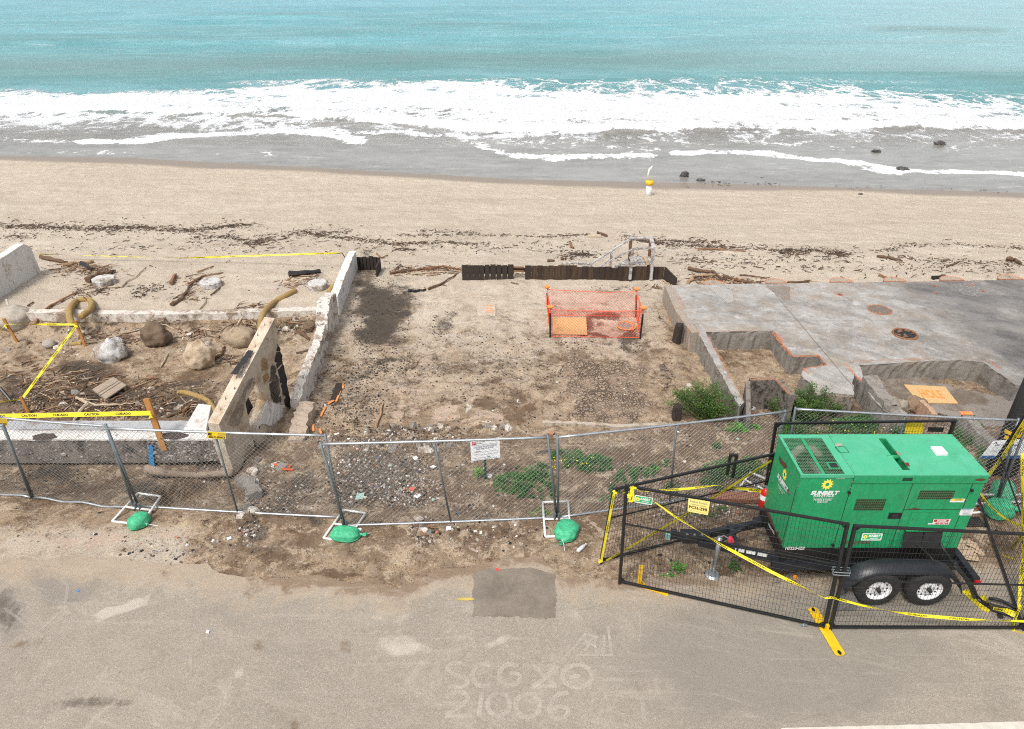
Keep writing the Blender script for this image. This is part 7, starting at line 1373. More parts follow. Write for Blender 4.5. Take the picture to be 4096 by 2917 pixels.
# side details by picture position on the front plane
def fb(nm, x0, y0, x1, y1, d0, d1, mat, par=o_body): a, zt_ = F(x0, y0); b_, zb_ = F(x1, y1); return MB().box(min(a, b_), max(a, b_), YF - d1, YF - d0, min(zt_, zb_), max(zt_, zb_)).build(nm, mat, par)
def vseam(x, za, zb, nm='panel_seam'): return MB().box(x - .005, x + .005, YF - .0015, YF + .001, za, zb).build(nm, seam, o_body)
def hseam(xa, xb, z, nm='panel_seam'): return MB().box(xa, xb, YF - .0018, YF + .001, z - .005, z + .005).build(nm, seam, o_body)
vseam(xs_, ZB, ZT - .02); vseam(xd, ZB, zl); vseam(xc, ZB, zl); hseam(xs_, X1, zl - .004); zq = F(1480, 893)[1]; hseam(xd, xc, zq)
def vent(x0, y0, x1, y1, x2, nm='vent_opening'):
    a, zt_ = F(x0, y0); b_, zb_ = F(x1, y1); r0 = MB().box(a, b_, YF - .003, YF - .0012, zb_, zt_).build(nm, darkin, o_body); mb = MB(); n = int((b_ - a) / .028)
    for i in range(1, n): x = a + (b_ - a) * i / n; mb.tube([(x, YF - .009, zb_), (x, YF - .009, zt_)], .0028, 4, False)
    for i in range(1, 5): z = zb_ + (zt_ - zb_) * i / 5; mb.tube([(a, YF - .007, z), (b_, YF - .007, z)], .0028, 4, False)
    mb.build('vent_mesh', simple('green_mesh_wire', (.03, .20, .08), (.12, .08, .04), 9, .6), r0); r0.data.materials[0] = simple('vent_shadow', (.006, .055, .022), (.03, .03, .01), 8, .7)
a_, b_ = F(868, 808), F(1078, 897); vent(868, 808, 1078, 897, 0); vent(1385, 738, 1642, 806, 0); vent(775, 1145, 970, 1170, 0)
zp0, zp1 = F(1300, 1005)[1], F(1300, 905)[1]; xp0, xp1 = F(1318, 905)[0], F(1620, 905)[0]
mb = MB(); [mb.box(*q) for q in [(xp0, xp1, YF - .008, YF - .0012, zp1 - .008, zp1), (xp0, xp0 + .008, YF - .008, YF - .0012, F(1300, 1040)[1], zp1 - .0085), (xp1 - .008, xp1, YF - .008, YF - .0012, F(1300, 1040)[1], zp1 - .0085)]]; mb.build('hatch_frame', gp_, o_body)
fb('door_latch', 1132, 918, 1220, 962, .0012, .012, blackm); fb('latch_handle', 1150, 925, 1195, 950, .0125, .022, simple('dark_handle', (.03, .03, .03), None, 9, .4))
xr0, xr1 = F(1238, 635)[0], F(1320, 635)[0]; MB().box(xr0, xr1, YF - OV - .0055, YF - OV - .0043, ZT - .105, ZT - .045).build('lift_pocket', seam, ro2)
# black power connection flap with cables
fx0, fx1 = F(1255, 1060)[0], F(1560, 1060)[0]; fz1, fz0 = F(1400, 1053)[1], F(1400, 1170)[1]
for a, b_ in ((fx0, (fx0 + fx1) / 2 - .01), ((fx0 + fx1) / 2 + .01, fx1)):
    mb = MB(); mb.hexa([(a - .02, YF - .09, fz0 + .01), (b_ + .0, YF - .09, fz0), (b_, YF - .07, fz0), (a, YF - .07, fz0), (a, YF - .03, fz1), (b_, YF - .03, fz1), (b_, YF - .004, fz1), (a, YF - .004, fz1)]); mb.build('cable_flap', simple('black_rubber_flap', (.010, .010, .011), (.02, .02, .02), 9, .8), o_body)
mb = MB(); mb.box(fx0, fx1, YF - .05, YF - .0012, fz1 + .001, fz1 + .012); mb.build('flap_hood', gp_, o_body)
# rust scars, stickers, bolts
def scar(k, pts, yoff, nm='rust_scar', par=o_body):
    q = []; pp = [F(x, y) for x, y in pts]; q = [Vector((a, YF - yoff, b_)) for a, b_ in pp]; MB().prism(q, (0, -.001, 0)).build(nm, rustm, par)
scar('G', [(1825, 640), (1880, 632), (1915, 640), (1900, 650), (1870, 654), (1826, 650)], OV + .005, par=ro2); scar('G', [(1290, 888), (1335, 878), (1385, 886), (1380, 891), (1292, 892)], .003)
q = [(155, 965), (112, 905), (100, 900), (150, 1000), (190, 1090), (240, 1150), (262, 1215), (268, 1212), (215, 1110), (170, 1030)]
mb = MB(); zz1 = ZB
for i in range(10): y = YF + .05 + i * .09; h1 = random.uniform(.02, .07); mb.prism([Vector((X0 - .0015, y, ZB)), Vector((X0 - .0015, y + .09, ZB)), Vector((X0 - .0015, y + .09, ZB + random.uniform(.02, .07))), Vector((X0 - .0015, y + .04, ZB + h1 * 1.3)), Vector((X0 - .0015, y, ZB + h1))], (-.001, 0, 0))
mb.build('rust_scar', rustm, o_body)
def sticker(x0, y0, x1, y1, mat, nm, yo=.002): return fb(nm, x0, y0, x1, y1, yo, yo + .0012, mat)
def ftxt(st, x0, y0, x1, y1, mat, bold=.03, shear=0, yo=.005, nm='lettering', par=o_body):
    a = F(x0, y1); b_ = F(x1, y1); c = F(x0, y0); mb = MB(); letters(mb, st, (a[0], YF - yo, a[1]), (b_[0] - a[0], 0, 0), (0, 0, c[1] - a[1]), bold, shear); mb.build(nm, mat, par)
mb = MB(); c = F(629, 687); gear(mb, (c[0], YF - .005, c[1]), Vector((.092, 0, 0)), Vector((0, 0, .105)), 11, 1, .66, .30); mb.build('sun_emblem', sunm, o_body)
ftxt('SUNBELT', 490, 738, 720, 772, whl, .06, .18); ftxt('RENTALS', 515, 772, 680, 787, whl, .03); ftxt('POWER & HVAC', 515, 803, 662, 820, whl, .015, .15); ftxt('SERVICES', 545, 822, 628, 837, whl, .015, .15); sticker(512, 797, 674, 799, whl, 'rule_line', .003)
ftxt('10220428', 285, 1192, 440, 1218, whl, .03)
sticker(708, 614, 772, 638, whl, 'warning_sticker'); sticker(744, 616, 770, 624, simple('orange_band', (.6, .25, .04), None, 9, .5), 'warning_band', .0035); sticker(712, 618, 740, 634, inkm, 'warning_symbol', .0035)
sticker(1632, 804, 1736, 832, whl, 'caution_sticker'); sticker(1634, 805, 1734, 818, yel2, 'caution_band', .0035); ftxt('CAUTION', 1662, 807, 1722, 816, inkm, .03, 0, .0062)
sticker(1716, 885, 1798, 938, whl, 'data_sticker'); sticker(1716, 885, 1798, 890, simple('blue_band', (.05, .2, .5), None, 9, .5), 'sticker_band', .0035)
for yy_ in (900, 910, 920, 930): sticker(1726, yy_, 1790, yy_ + 2, gryl, 'print_line', .0035)
sticker(1492, 966, 1612, 1010, whl, 'danger_sticker', .009); fb('danger_band', 1496, 969, 1608, 988, .0105, .0118, redl); ftxt('DANGER', 1515, 971, 1592, 986, whl, .05, 0, .014); ftxt('HIGH VOLTAGE', 1499, 992, 1606, 1007, redl, .05, 0, .0125); sticker(1447, 1003, 1492, 1012, whl, 'small_sticker')
ftxt('10220428', 1000, 1200, 1001, 1201, whl) if False else None
mb = MB()
for x, y in [(250, 790), (1207, 1070), (1257, 933), (1813, 690), (1760, 812), (1748, 848), (1695, 922), (1640, 1052), (682, 1140), (832, 663), (300, 1040), (348, 870), (305, 865), (815, 712), (815, 750)]:
    if x < 430: continue
    a, z = F(x, y); mb.tube([(a, YF - .012, z), (a, YF, z)], .010, 6)
for y_ in np.linspace(YF + .05, YB - .05, 7): mb.tube([(X0 + .01, y_, ZT - .002), (X0 + .01, y_, ZT + .007)], .009, 6); mb.tube([(X1 - .02, y_, ZT + .003), (X1 - .02, y_, ZT + .012)], .009, 6); mb.tube([(xs_ + .03, y_, ZT + .003), (xs_ + .03, y_, ZT + .011)], .009, 6)
mb.build('bolts', steelb, o_body)
for x, y in [(1800, 732), (804, 750), (672, 1175)]: a, z = F(x, y); MB().tube([(a, YF - .03, z), (a, YF, z)], .022, 8).build('hinge_knob', blackm, o_body)
q = [Vector((*Tt(x, y), ZT + .0045)) for x, y in [(690, 385), (762, 378), (804, 428), (728, 428)]]; mb = MB(); [mb.beam(a, b_, .008, .003) for a, b_ in zip(q, q[1:] + q[:1])]; mb.build('inspection_plate_edge', seam, ro2)
q = [Vector((*Tt(x, y), ZT + .0045)) for x, y in [(688, 358), (742, 356), (752, 372), (700, 376)]]; MB().prism(q, (0, 0, .001)).build('label_sticker', simple('worn_sticker', (.5, .45, .42), (.3, .12, .08), 30, .6), ro2)
# left face graphics (plane x = X0)
def Lf(x, y): d = Vector(ray(*zz('G', x, y))); t = (X0 - .004) / d.x; return Vector((X0 - .004, d.y * t, CAMZ + d.z * t))
def lprism(pts, mat, nm, t_=.0012): MB().prism([Lf(x, y) for x, y in pts], (-t_, 0, 0)).build(nm, mat, o_body)
lprism([(240, 452), (258, 490), (290, 515), (303, 545), (282, 560), (262, 530), (246, 515), (234, 480)], rustm, 'rust_scar')
c = Lf(283, 607); mb = MB(); gear(mb, c + Vector((-.003, 0, 0)), Vector((0, -.085, 0)), Vector((0, 0, .105)), 11, 1, .66, .30); mb.build('sun_emblem', sunm, o_body)
def ltxt(st, a, b_, c3, mat=whl, bold=.03, shear=0): A_, B_, C_ = Lf(*a), Lf(*b_), Lf(*c3); mb = MB(); letters(mb, st, A_ + Vector((-.003, 0, 0)), B_ - A_, C_ - A_, bold, shear); mb.build('lettering', mat, o_body)
ltxt('SUNBELT', (222, 625), (306, 755), (228, 588), whl, .06, .1); ltxt('RENTALS', (234, 660), (300, 752), (235, 645)); ltxt('POWER & HVAC', (228, 692), (285, 768), (229, 678), whl, .01); ltxt('SERVICES', (238, 722), (268, 768), (238, 708), whl, .01); ltxt('10220428', (148, 1012), (200, 1100), (148, 990))
mb = MB()
for x, y in [(207, 408), (185, 660), (160, 580), (350, 873), (392, 700), (305, 862), (330, 600), (243, 760), (376, 560)]: p = Lf(x, y); mb.tube([p, p + Vector((-.01, 0, 0))], .010, 6)
mb.build('bolts', steelb, o_body)
MB().box(X0 - .002, X0 + .001, YF + .05, YF + .06, ZB, 1.85).build('panel_seam', seam, o_body)
# skid and trailer frame
MB().box(X0 + .005, X1 - .005, YF + .006, YB - .006, .46, ZB - .002).build('fuel_skid', simple('black_skid', (.006, .006, .007), (.012, .012, .012), 6, .5), gen)
MB().box(X0 - .1, X1 + .10, YF - .05, YF + .05, .33, .455).build('frame_rail', trl, gen); MB().box(X0 - .1, X1 + .10, YB - .05, YB + .05, .33, .455).build('frame_rail', trl, gen)
MB().box(X1 + .101, X1 + .20, YF - .40, YB + .4, .38, .52).build('rear_beam', trl, gen); MB().box(X0 + .1, X0 + .18, YF + .052, YB - .052, .33, .45).build('cross_member', trl, gen)
hit = Vector((2.72, 8.42, .50)); dzf = Vector((0, 0, 0))
for yy_ in (YF + .0, YB - .0): MB().beam((hit.x + .25, hit.y + (.06 if yy_ > 8.4 else -.06), .48), (X0 + .25, yy_, .42), .075, .125).build('tongue_rail', trl, gen)
MB().beam((3.55, 8.15, .5), (3.55, 8.70, .5), .07, .1).build('cross_member', trl, gen); MB().beam((3.25, 8.26, .57), (3.75, 8.6, .57), .06, .03).build('cross_member', trl, gen)
mb = MB(); mb.box(hit.x - .02, hit.x + .42, hit.y - .10, hit.y + .10, .56, .60); mb.box(hit.x + .0, hit.x + .30, hit.y - .065, hit.y + .065, .44, .558); mb.build('tongue_plate', trl, gen)
mb = MB(); mb.tube([(hit.x - .14, hit.y, .53), (hit.x - .14, hit.y, .66)], .05, 12); mb.box(hit.x - .20, hit.x - .02, hit.y - .03, hit.y + .03, .50, .60); mb.build('coupler', trl, gen); MB().box(hit.x - .27, hit.x - .20, hit.y - .04, hit.y + .03, .50, .60).build('coupler_latch', simple('teal_latch', (.10, .32, .28), (.3, .4, .38), 12, .5), gen)
for i in range(3): MB().tube([(hit.x + .06 + i * .12, hit.y - .04, .60), (hit.x + .06 + i * .12, hit.y - .04, .615)], .022, 8).build('bolt_head', steelb, gen)
j = PZ('F', 1010, 1570, 0); jt = Vector((j.x + .03, 8.16, .78))
root = thing('x', 'x', 'x', j) if False else None
js = Vector((V(*zz('F', 1020, 1400), 8.12).x, 8.12, 0)); MB().tube([js + Vector((0, 0, .03)), js + Vector((0, 0, .45))], .030, 10).build('jack_leg', galv, gen, True); MB().tube([js + Vector((0, 0, .25)), js + Vector((0, 0, .80))], .040, 10).build('jack_tube', galv, gen, True); MB().cyl(js + Vector((0, 0, .002)), .12, .03, 16, .09).build('jack_foot', galv, gen)
mb = MB(); h = js + Vector((0, 0, .80)); mb.tube([h, h + Vector((.04, -.02, .06)), h + Vector((.16, -.03, -.02))], .010, 6); mb.build('jack_crank', galv, gen); MB().tube([h + Vector((.16, -.07, -.02)), h + Vector((.16, .0, -.02))], .045, 10).build('crank_knob', simple('red_knob', (.65, .05, .08), None, 9, .4), gen)
# stickers, reflector, chain on the tongue
mb = MB(); a = Vector((3.28, 8.15, .50)); d = (Vector((X0 + .25, YF, .5)) - Vector((hit.x + .25, hit.y - .06, .5))).normalized()
for i in range(3): p = Vector((hit.x + .25, hit.y - .06, .5)) + d * (.55 + i * .17) + Vector((-d.y, d.x, 0)) * -.0 + Vector((0, -.041, 0)); q = p + d * .14; mb.hexa([p + Vector((0, -.001, -.03)), q + Vector((0, -.001, -.03)), q + Vector((0, .003, -.03)), p + Vector((0, .003, -.03)), p + Vector((0, -.001, .035)), q + Vector((0, -.001, .035)), q + Vector((0, .003, .035)), p + Vector((0, .003, .035))])
mb.build('data_sticker', whl, gen)
p = VZ('H', 375, 640, YF - .055); MB().tube([p, p + Vector((0, -.03, 0))], .035, 14).build('amber_reflector', simple('amber_lens', (.85, .28, .02), None, 9, .3), gen); mb = MB(); p = VZ('H', 220, 690, YF - .03); mb.tube([p + Vector((.055 * math.cos(i * .52), 0, .045 * math.sin(i * .52))) for i in range(13)], .009, 6); mb.build('tie_ring', steelb, gen)
MB().box(X1 + .125, X1 + .20, YF - .43, YF - .402, .42, .49).build('tail_light', simple('red_lens', (.55, .02, .03), None, 9, .3), gen)
# wheels and fender
YW = YF - .37; RT = .335
wheel_c = [VZ('G', 1052, 1550, YW - .11), VZ('G', 1476, 1527, YW - .11)]
def wheel(cx, cy, face_):
    root = thing('wheel', None, None, (cx, cy, RT)); root.parent = gen; root.location = Vector((cx, cy, RT)) - WL[gen]; del_ = None
    prof = [(-.10, .19), (-.105, .24), (-.10, .30), (-.075, .33), (-.03, .336), (.03, .336), (.075, .33), (.10, .30), (.105, .24), (.10, .19)]; n = 48; v = []; fs = []; m_ = len(prof)
    for i in range(n):
        a = 2 * math.pi * i / n
        for k_, (yy_, r_) in enumerate(prof): rr_ = r_ - (.006 if 2 < k_ < 7 and i % 2 else 0); v.append((cx + rr_ * math.cos(a), cy + yy_, RT + rr_ * math.sin(a)))
    for i in range(n):
        for k_ in range(m_ - 1): fs.append((i * m_ + k_, i * m_ + k_ + 1, ((i + 1) % n) * m_ + k_ + 1, ((i + 1) % n) * m_ + k_))
    mb = MB(); mb.add(v, fs); ty = mb.build('tyre', rub, root, True)
    s_ = -1 if face_ < 0 else 1; prof = [(.095, .197), (.10, .19), (.075, .178), (.055, .17), (.045, .14), (.055, .09), (.06, .06), (.06, 0)]; v = []; fs = []; m_ = len(prof)
    for i in range(n):
        a = 2 * math.pi * i / n
        for yy_, r_ in prof: v.append((cx + r_ * math.cos(a), cy + s_ * yy_, RT + r_ * math.sin(a)))
    for i in range(n):
        for k_ in range(m_ - 1): fs.append((i * m_ + k_, i * m_ + k_ + 1, ((i + 1) % n) * m_ + k_ + 1, ((i + 1) % n) * m_ + k_))
    mb = MB(); mb.add(v, fs); mb.build('rim', rimm, root, True)
    mb = MB()
    for i in range(12): a = 2 * math.pi * i / 12; c = Vector((cx + .143 * math.cos(a), cy + s_ * .049, RT + .143 * math.sin(a))); mb.tube([c, c + Vector((0, s_ * .004, 0))], .015, 10)
    mb.build('rim_holes', blackm, root); mb = MB(); mb.tube([(cx, cy + s_ * .05, RT), (cx, cy + s_ * .12, RT)], [.036, .030], 12); mb.build('hub', simple('greasy_hub', (.03, .035, .03), None, 9, .5), root)
    for i in range(5): a = 2 * math.pi * i / 5 + .3; c = Vector((cx + .068 * math.cos(a), cy + s_ * .058, RT + .068 * math.sin(a))); MB().tube([c, c + Vector((0, s_ * .022, 0))], .011, 6).build('wheel_nut', steelb, root)
for c in wheel_c: wheel(c.x, YW, -1); wheel(c.x, YB + .37, 1)
x_a, x_b = wheel_c[0].x, wheel_c[1].x
for s_, yc in ((-1, YW + .04), (1, YB + .33)):
    mb = MB(); arc = [(x_a - .50, .34), (x_a - .42, .52), (x_a - .29, .65), (x_a - .12, .725), (x_a + .1, .745), (x_b - .1, .745), (x_b + .12, .725), (x_b + .29, .65), (x_b + .42, .52), (x_b + .50, .32)]; v = []
    for x, z in arc: z -= .03; v += [(x, yc - .13, z - .0), (x, yc + .13, z), (x, yc - .13, z + .006), (x, yc + .13, z + .006), (x, yc - .135, z - .06)]
    fs = []
    for i in range(len(arc) - 1): k_ = i * 5; fs += [(k_ + 2, k_ + 7, k_ + 8, k_ + 3), (k_, k_ + 1, k_ + 6, k_ + 5), (k_ + 4, k_ + 9, k_ + 7, k_ + 2)]
    mb.add(v, fs); mb.build('fender', trl, gen, True)
# roof box
c = PZ('G', 1528, 425, ZT); o = MB().box(c.x - .085, c.x + .085, c.y - .10, c.y + .08, ZT + .0045, ZT + .055).build('antenna_box', simple('white_plastic_box', (.80, .80, .79), None, 9, .35), None, bevel=.008); tag(o, 'small white plastic box on the green generator roof', 'box')
# fire extinguisher
e0 = Vector((X0 - .13, YB - .55, 0)); et = Lf(130, 700); ebm = Lf(105, 860); ex_, ey_ = X0 - .09, (et.y + ebm.y) / 2 + .02
zt_, zb_ = V(*zz('G', 125, 715), ey_).z, V(*zz('G', 105, 862), ey_).z; ex_ = V(*zz('G', 118, 790), ey_).x
root = thing('fire_extinguisher', 'red fire extinguisher hung on the left end of the generator', 'fire extinguisher', (ex_, ey_, zb_)); redp = simple('extinguisher_red', (.60, .012, .012), (.5, .01, .01), 9, .25); H_ = zt_ - zb_
mb = MB(); mb.tube([(ex_, ey_, zb_ + H_ * t) for t in (0, .03, .80, .9, .97)], [.062, .07, .07, .05, .025], 18); mb.build('cylinder', redp, root, True); mb = MB(); mb.tube([(ex_, ey_, zb_ + H_ * t) for t in (.42, .66)], .0715, 18, False); mb.build('instruction_label', whl, root)
mb = MB(); mb.tube([(ex_, ey_, zb_ + H_ * .97), (ex_, ey_, zb_ + H_ * 1.08)], .022, 8); mb.beam((ex_ - .05, ey_, zb_ + H_ * 1.10), (ex_ + .10, ey_, zb_ + H_ * 1.02), .025, .02); mb.build('valve_handle', galv, root); mb = MB(); mb.tube([(ex_ + .03, ey_, zb_ + H_ * 1.0), (ex_ + .09, ey_ - .02, zb_ + H_ * .9), (ex_ + .085, ey_ - .04, zb_ + H_ * .6)], .012, 7); mb.build('hose', blackm, root)
# wheel chock
c = PZ('H', 800, 930, 0); ck = [PZ('H', 737, 855, 0), PZ('H', 812, 937, 0), PZ('H', 902, 918, 0)]
root = thing('wheel_chock', 'grey rubber wheel chock wedged at the front trailer wheel', 'wheel chock', c); mb = MB(); x0c, x1c = c.x - .14, c.x + .16; yc0, yc1 = YW - .14, YW + .06
prf = [(x0c, 0.003), (x1c, .003), (x1c - .02, .20), (x1c - .07, .21)]; mb.prism([Vector((x, yc0 - .05, z)) for x, z in prf], (0, .2, 0)); mb.build('wedge', simple('grey_rubber', (.12, .115, .11), (.2, .19, .18), 9, .8), root, bevel=.006)
# cables
rubc = simple('black_cable_rubber', (.012, .012, .013), (.02, .02, .02), 9, .55)
def cable(pts, r_, lb): 
    out = []
    for i in range(len(pts) - 1):
        p0 = pts[max(i - 1, 0)]; p1, p2 = pts[i], pts[i + 1]; p3 = pts[min(i + 2, len(pts) - 1)]
        for j_ in range(6): t = j_ / 6; out.append(.5 * ((2 * p1) + (p2 - p0) * t + (2 * p0 - 5 * p1 + 4 * p2 - p3) * t * t + (3 * p1 - p0 - 3 * p2 + p3) * t ** 3))
    out.append(pts[-1]); mb = MB(); mb.tube(out, r_, 8); tag(mb.build('power_cable', rubc, None, True), lb, 'cable', 'black power cables from the generator')
VV = lambda x, y, yy_: VZ('H', x, y, yy_); PP = lambda x, y, z=.03: PZ('H', x, y, z)
cable([VV(1385, 368, 7.87), VV(1440, 412, 7.82), VV(1490, 460, 7.78), VV(1522, 500, 7.72)], .012, 'thin black cable dropping from the left flap to the fender')
cable([VV(1462, 372, 7.87), VV(1466, 430, 7.84), VV(1485, 470, 7.80)], .012, 'short black cable hanging between the two flaps')
cable([VV(1585, 368, 7.87), VV(1640, 455, 7.7), VV(1700, 545, 7.35), VV(1780, 640, 7.30), VV(1830, 720, 7.35), PP(1880, 830), PP(1990, 900), PP(2120, 950), PP(2215, 965)], .022, 'thick black cable from the right flap, nearest the rear wheel')
cable([VV(1700, 520, 7.35), VV(1800, 650, 7.30), VV(1860, 730, 7.4), PP(1900, 810), PP(2000, 870), PP(2120, 900), PP(2200, 930)], .022, 'second thick black cable lying beside the first')
cable([PP(1990, 820, .05), PP(2060, 830, .09), PP(2140, 860, .06), PP(2210, 900, .05)], .024, 'black cable coil end resting on the printed tape'); cable([PP(1930, 840, .06), PP(2030, 890, .1), PP(2150, 915, .07), PP(2225, 945, .05)], .022, 'black cable running under the leaning bar corner')
o = MB().beam(PP(2065, 965, .03), PP(2105, 970, .03), .06, .03).build('cable_plug', blackm); tag(o, 'small black plug on the asphalt near the cables', 'plug')
# utility pole with its notice, reflector bands
g_ = P(*zz('J', 428, 640), -.1); gr = V(*zz('J', 365, 520), g_.y); pr_ = .245
root = thing('utility_pole', 'thick black wrapped utility pole with yellow bands at the right edge', 'utility pole', g_)
pm = NT('pole_wrap'); nn = pm.noise(60, 4, .8); pmm = pm.done(pm.mix(pm.mr(nn, .35, .7), (.018, .018, .018), (.075, .072, .068)), .85, pm.bump(nn, .8, .02)); cx_ = V(*zz('J', 436, 600), g_.y).x
mb = MB(); mb.tube([(cx_, g_.y, -.4), (cx_, g_.y, 2), (cx_, g_.y, 6), (cx_, g_.y, 11)], [.26, .245, .22, .19], 28); mb.build('pole_shaft', pmm, root, True)
for i, (x, y, a0, a1) in enumerate([(500, 347, -.8, .9), (486, 418, -.9, .2), (460, 415, -.3, .8), (418, 455, -1.6, -.4), (520, 440, -.5, .9), (430, 482, -1.4, -.2)]):
    z = V(*zz('J', x, y), g_.y - .24).z; mb = MB(); v = []; 
    for k_ in range(9): a = -1.57 + a0 + (a1 - a0) * k_ / 8; v += [(cx_ + .256 * math.cos(a), g_.y + .256 * math.sin(a), z - .04 + .03 * (a)), (cx_ + .256 * math.cos(a), g_.y + .256 * math.sin(a), z + .04 + .03 * (a))]
    mb.add(v, [(2 * k_, 2 * k_ + 2, 2 * k_ + 3, 2 * k_ + 1) for k_ in range(8)]); mb.build('yellow_band', yellowm, root)
yN = g_.y - .45; Q = [V(*zz('C', x, y), yN) for x, y in [(2028, 1335), (2290, 1336), (2330, 1222), (2108, 1236)]]
r, put, n_ = sign('information_board', 'white information board with a blue footer in front of the utility pole', Q, whitep)
put('Our Commitment', .10, .60, .72, .86, simple('navy_print', (.02, .04, .10), None, 9, .5), .02); put('A', .04, .11, .86, .97, inkm, .05)
for i in range(5): put('we are working to restore service to all homes safely', .10, .62, .30 + i * .075, .345 + i * .075, gryl, 0)
bl, br, tr, tl = Q; mb = MB(); e = n_ * .002; mb.hexa([bl - n_ * .001, br - n_ * .001, br.lerp(tr, .16) - n_ * .001, bl.lerp(tl, .16) - n_ * .001, bl + e, br + e, br.lerp(tr, .16) + e, bl.lerp(tl, .16) + e]); mb.build('blue_footer', simple('blue_footer', (.02, .12, .36), None, 9, .5), r)
# timber and brick edging
for k, a, b_, h_, lb in [('F', (1000, 800), (1420, 815), .10, 'low brown timber edging behind the black wing'), ('G', (1860, 620), (2260, 590), .14, 'reddish brick edging at the foot of the utility pole'), ('F', (480, 1440 - 1440 + 640), (481, 641), .02, '')]:
    if not lb: continue
    p, q = GZ(k, *a), GZ(k, *b_); mb = MB(); mb.beam(p + Vector((0, 0, h_ / 2)), q + Vector((0, 0, h_ / 2)), .22, h_); tag(mb.build('garden_edging', weathered('old_brick_edge', (.30, .15, .10), (.22, .11, .075), (.16, .11, .08), sc=6), None, bevel=.01), lb, 'edging')
p, q = GZ('G', 1900, 700), GZ('G', 2260, 640); mb = MB(); mb.beam(p + Vector((0, 0, .06)), q + Vector((0, 0, .06)), .2, .12); tag(mb.build('garden_edging', weathered('lower_brick_edge', (.25, .13, .09), (.18, .09, .06), (.13, .09, .07), sc=6)), 'lower brick step behind the right sandbags', 'edging')
# cardboard bits, black mat behind the trailer
p = GZ('G', 1765, 1235); root = thing('torn_cardboard', 'torn beige cardboard heap behind the trailer', 'cardboard', p); cb = simple('cardboard', (.50, .38, .26), (.38, .28, .19), 12, .9)
for i in range(9): c = p + Vector((random.uniform(-.16, .16), random.uniform(-.22, .22), .02 + i * .01)); a = random.uniform(0, 3); u = Vector((math.cos(a), math.sin(a), random.uniform(-.1, .1))) * random.uniform(.08, .16); v_ = Vector((-math.sin(a), math.cos(a), random.uniform(-.1, .1))) * random.uniform(.06, .12); MB().hexa([c - u - v_, c + u - v_, c + u + v_, c - u + v_] + [q + Vector((0, 0, .006)) for q in (c - u - v_, c + u - v_, c + u + v_, c - u + v_)]).build('cardboard_flap', cb, root)
p = GZ('G', 1800, 1000); mb = MB(); 
for i in range(9): mb.beam(p + Vector((-.18 + i * .045, -.12, .02)), p + Vector((-.18 + i * .045, .14, .02)), .02, .02)
for i in range(5): mb.beam(p + Vector((-.2, -.1 + i * .055, .022)), p + Vector((.2, -.1 + i * .055, .022)), .015, .018)
tag(mb.build('rubber_mat', rub), 'black perforated rubber mat behind the generator', 'mat')
mb = MB(); p = GZ('G', 1870, 870); q = GZ('G', 1890, 905)
for i in range(6): a = p + Vector((random.uniform(-.1, .1), random.uniform(-.1, .1), .02)); mb.beam(a, a + Vector((random.uniform(-.12, .12), random.uniform(-.12, .12), .04)), .05, .01)
tag(mb.build('red_cloth', simple('red_cloth', (.55, .04, .03), (.4, .03, .02), 9, .8)), 'small red cloth scrap beside the right sandbags', 'litter')

# ================================================================ PLANTS
def leafmat(name, a, b_, c3):
    t = NT(name); oi = t.n.new('ShaderNodeNewGeometry'); r_ = oi.outputs['Random Per Island']; n = t.noise(2.5, 3, .6)
    c = t.mix(r_, a, b_); c = t.mix(t.mr(n, .45, .65, 0, .6), c, c3); t.put(t.b.inputs['Subsurface Weight'], 0.0); return t.done(c, .55, None, spec=.35)
lf1 = leafmat('bush_leaf', (.055, .115, .016), (.030, .070, .012), (.10, .165, .03)); lf2 = leafmat('ground_cover_leaf', (.030, .105, .018), (.055, .15, .025), (.02, .065, .015)); lf3 = leafmat('bright_weed_leaf', (.08, .26, .02), (.05, .18, .02), (.12, .3, .04)); twg = simple('green_brown_stem', (.10, .08, .04), None, 9, .8)
def leaf(mb, p, L_, w_, d, tilt):
    u = Vector((math.cos(d), math.sin(d), tilt)).normalized() * L_; s_ = Vector((-math.sin(d), math.cos(d), random.uniform(-.5, .5))).normalized() * w_; mb.add([p, p + u * .5 + s_, p + u, p + u * .5 - s_], [(0, 1, 2, 3)])
def bush(k, x, y, rx_, ry_, h, n, mat, lb, name='bush', lr=(.02, .045), shoots=26):
    g_ = GZ(k, x, y + ry_ * .7); s_ = px(k, x, y); R_ = rx_ * s_; root = thing(name, lb, 'plant', g_); mb = MB(); st_ = MB()
    for i in range(shoots):
        a = random.uniform(0, 6.283); q = random.random() ** .5; tip = Vector((g_.x + R_ * q * math.cos(a), g_.y + R_ * .62 * (.35 + q * math.sin(a)) + .15, g_.z + h * random.uniform(.55, 1.08) * (1 - .55 * q ** 2))); b0 = g_ + Vector((random.uniform(-.15, .15) * R_, random.uniform(0, .2), -.02)); mid = b0.lerp(tip, .55) + Vector((0, 0, h * .12)); st_.tube([b0, mid, tip], [.010, .006, .002], 4)
        for j_ in range(n // shoots):
            t = random.random() ** .55; p = b0.lerp(mid, t * 2) if t < .5 else mid.lerp(tip, t * 2 - 1); p = p + Vector((random.gauss(0, .05), random.gauss(0, .05), random.gauss(0, .04))); leaf(mb, p, random.uniform(*lr), random.uniform(*lr) * .38, random.uniform(0, 6.28), random.uniform(-.3, .9))
    mb.build('foliage', mat, root); st_.build('stems', twg, root)
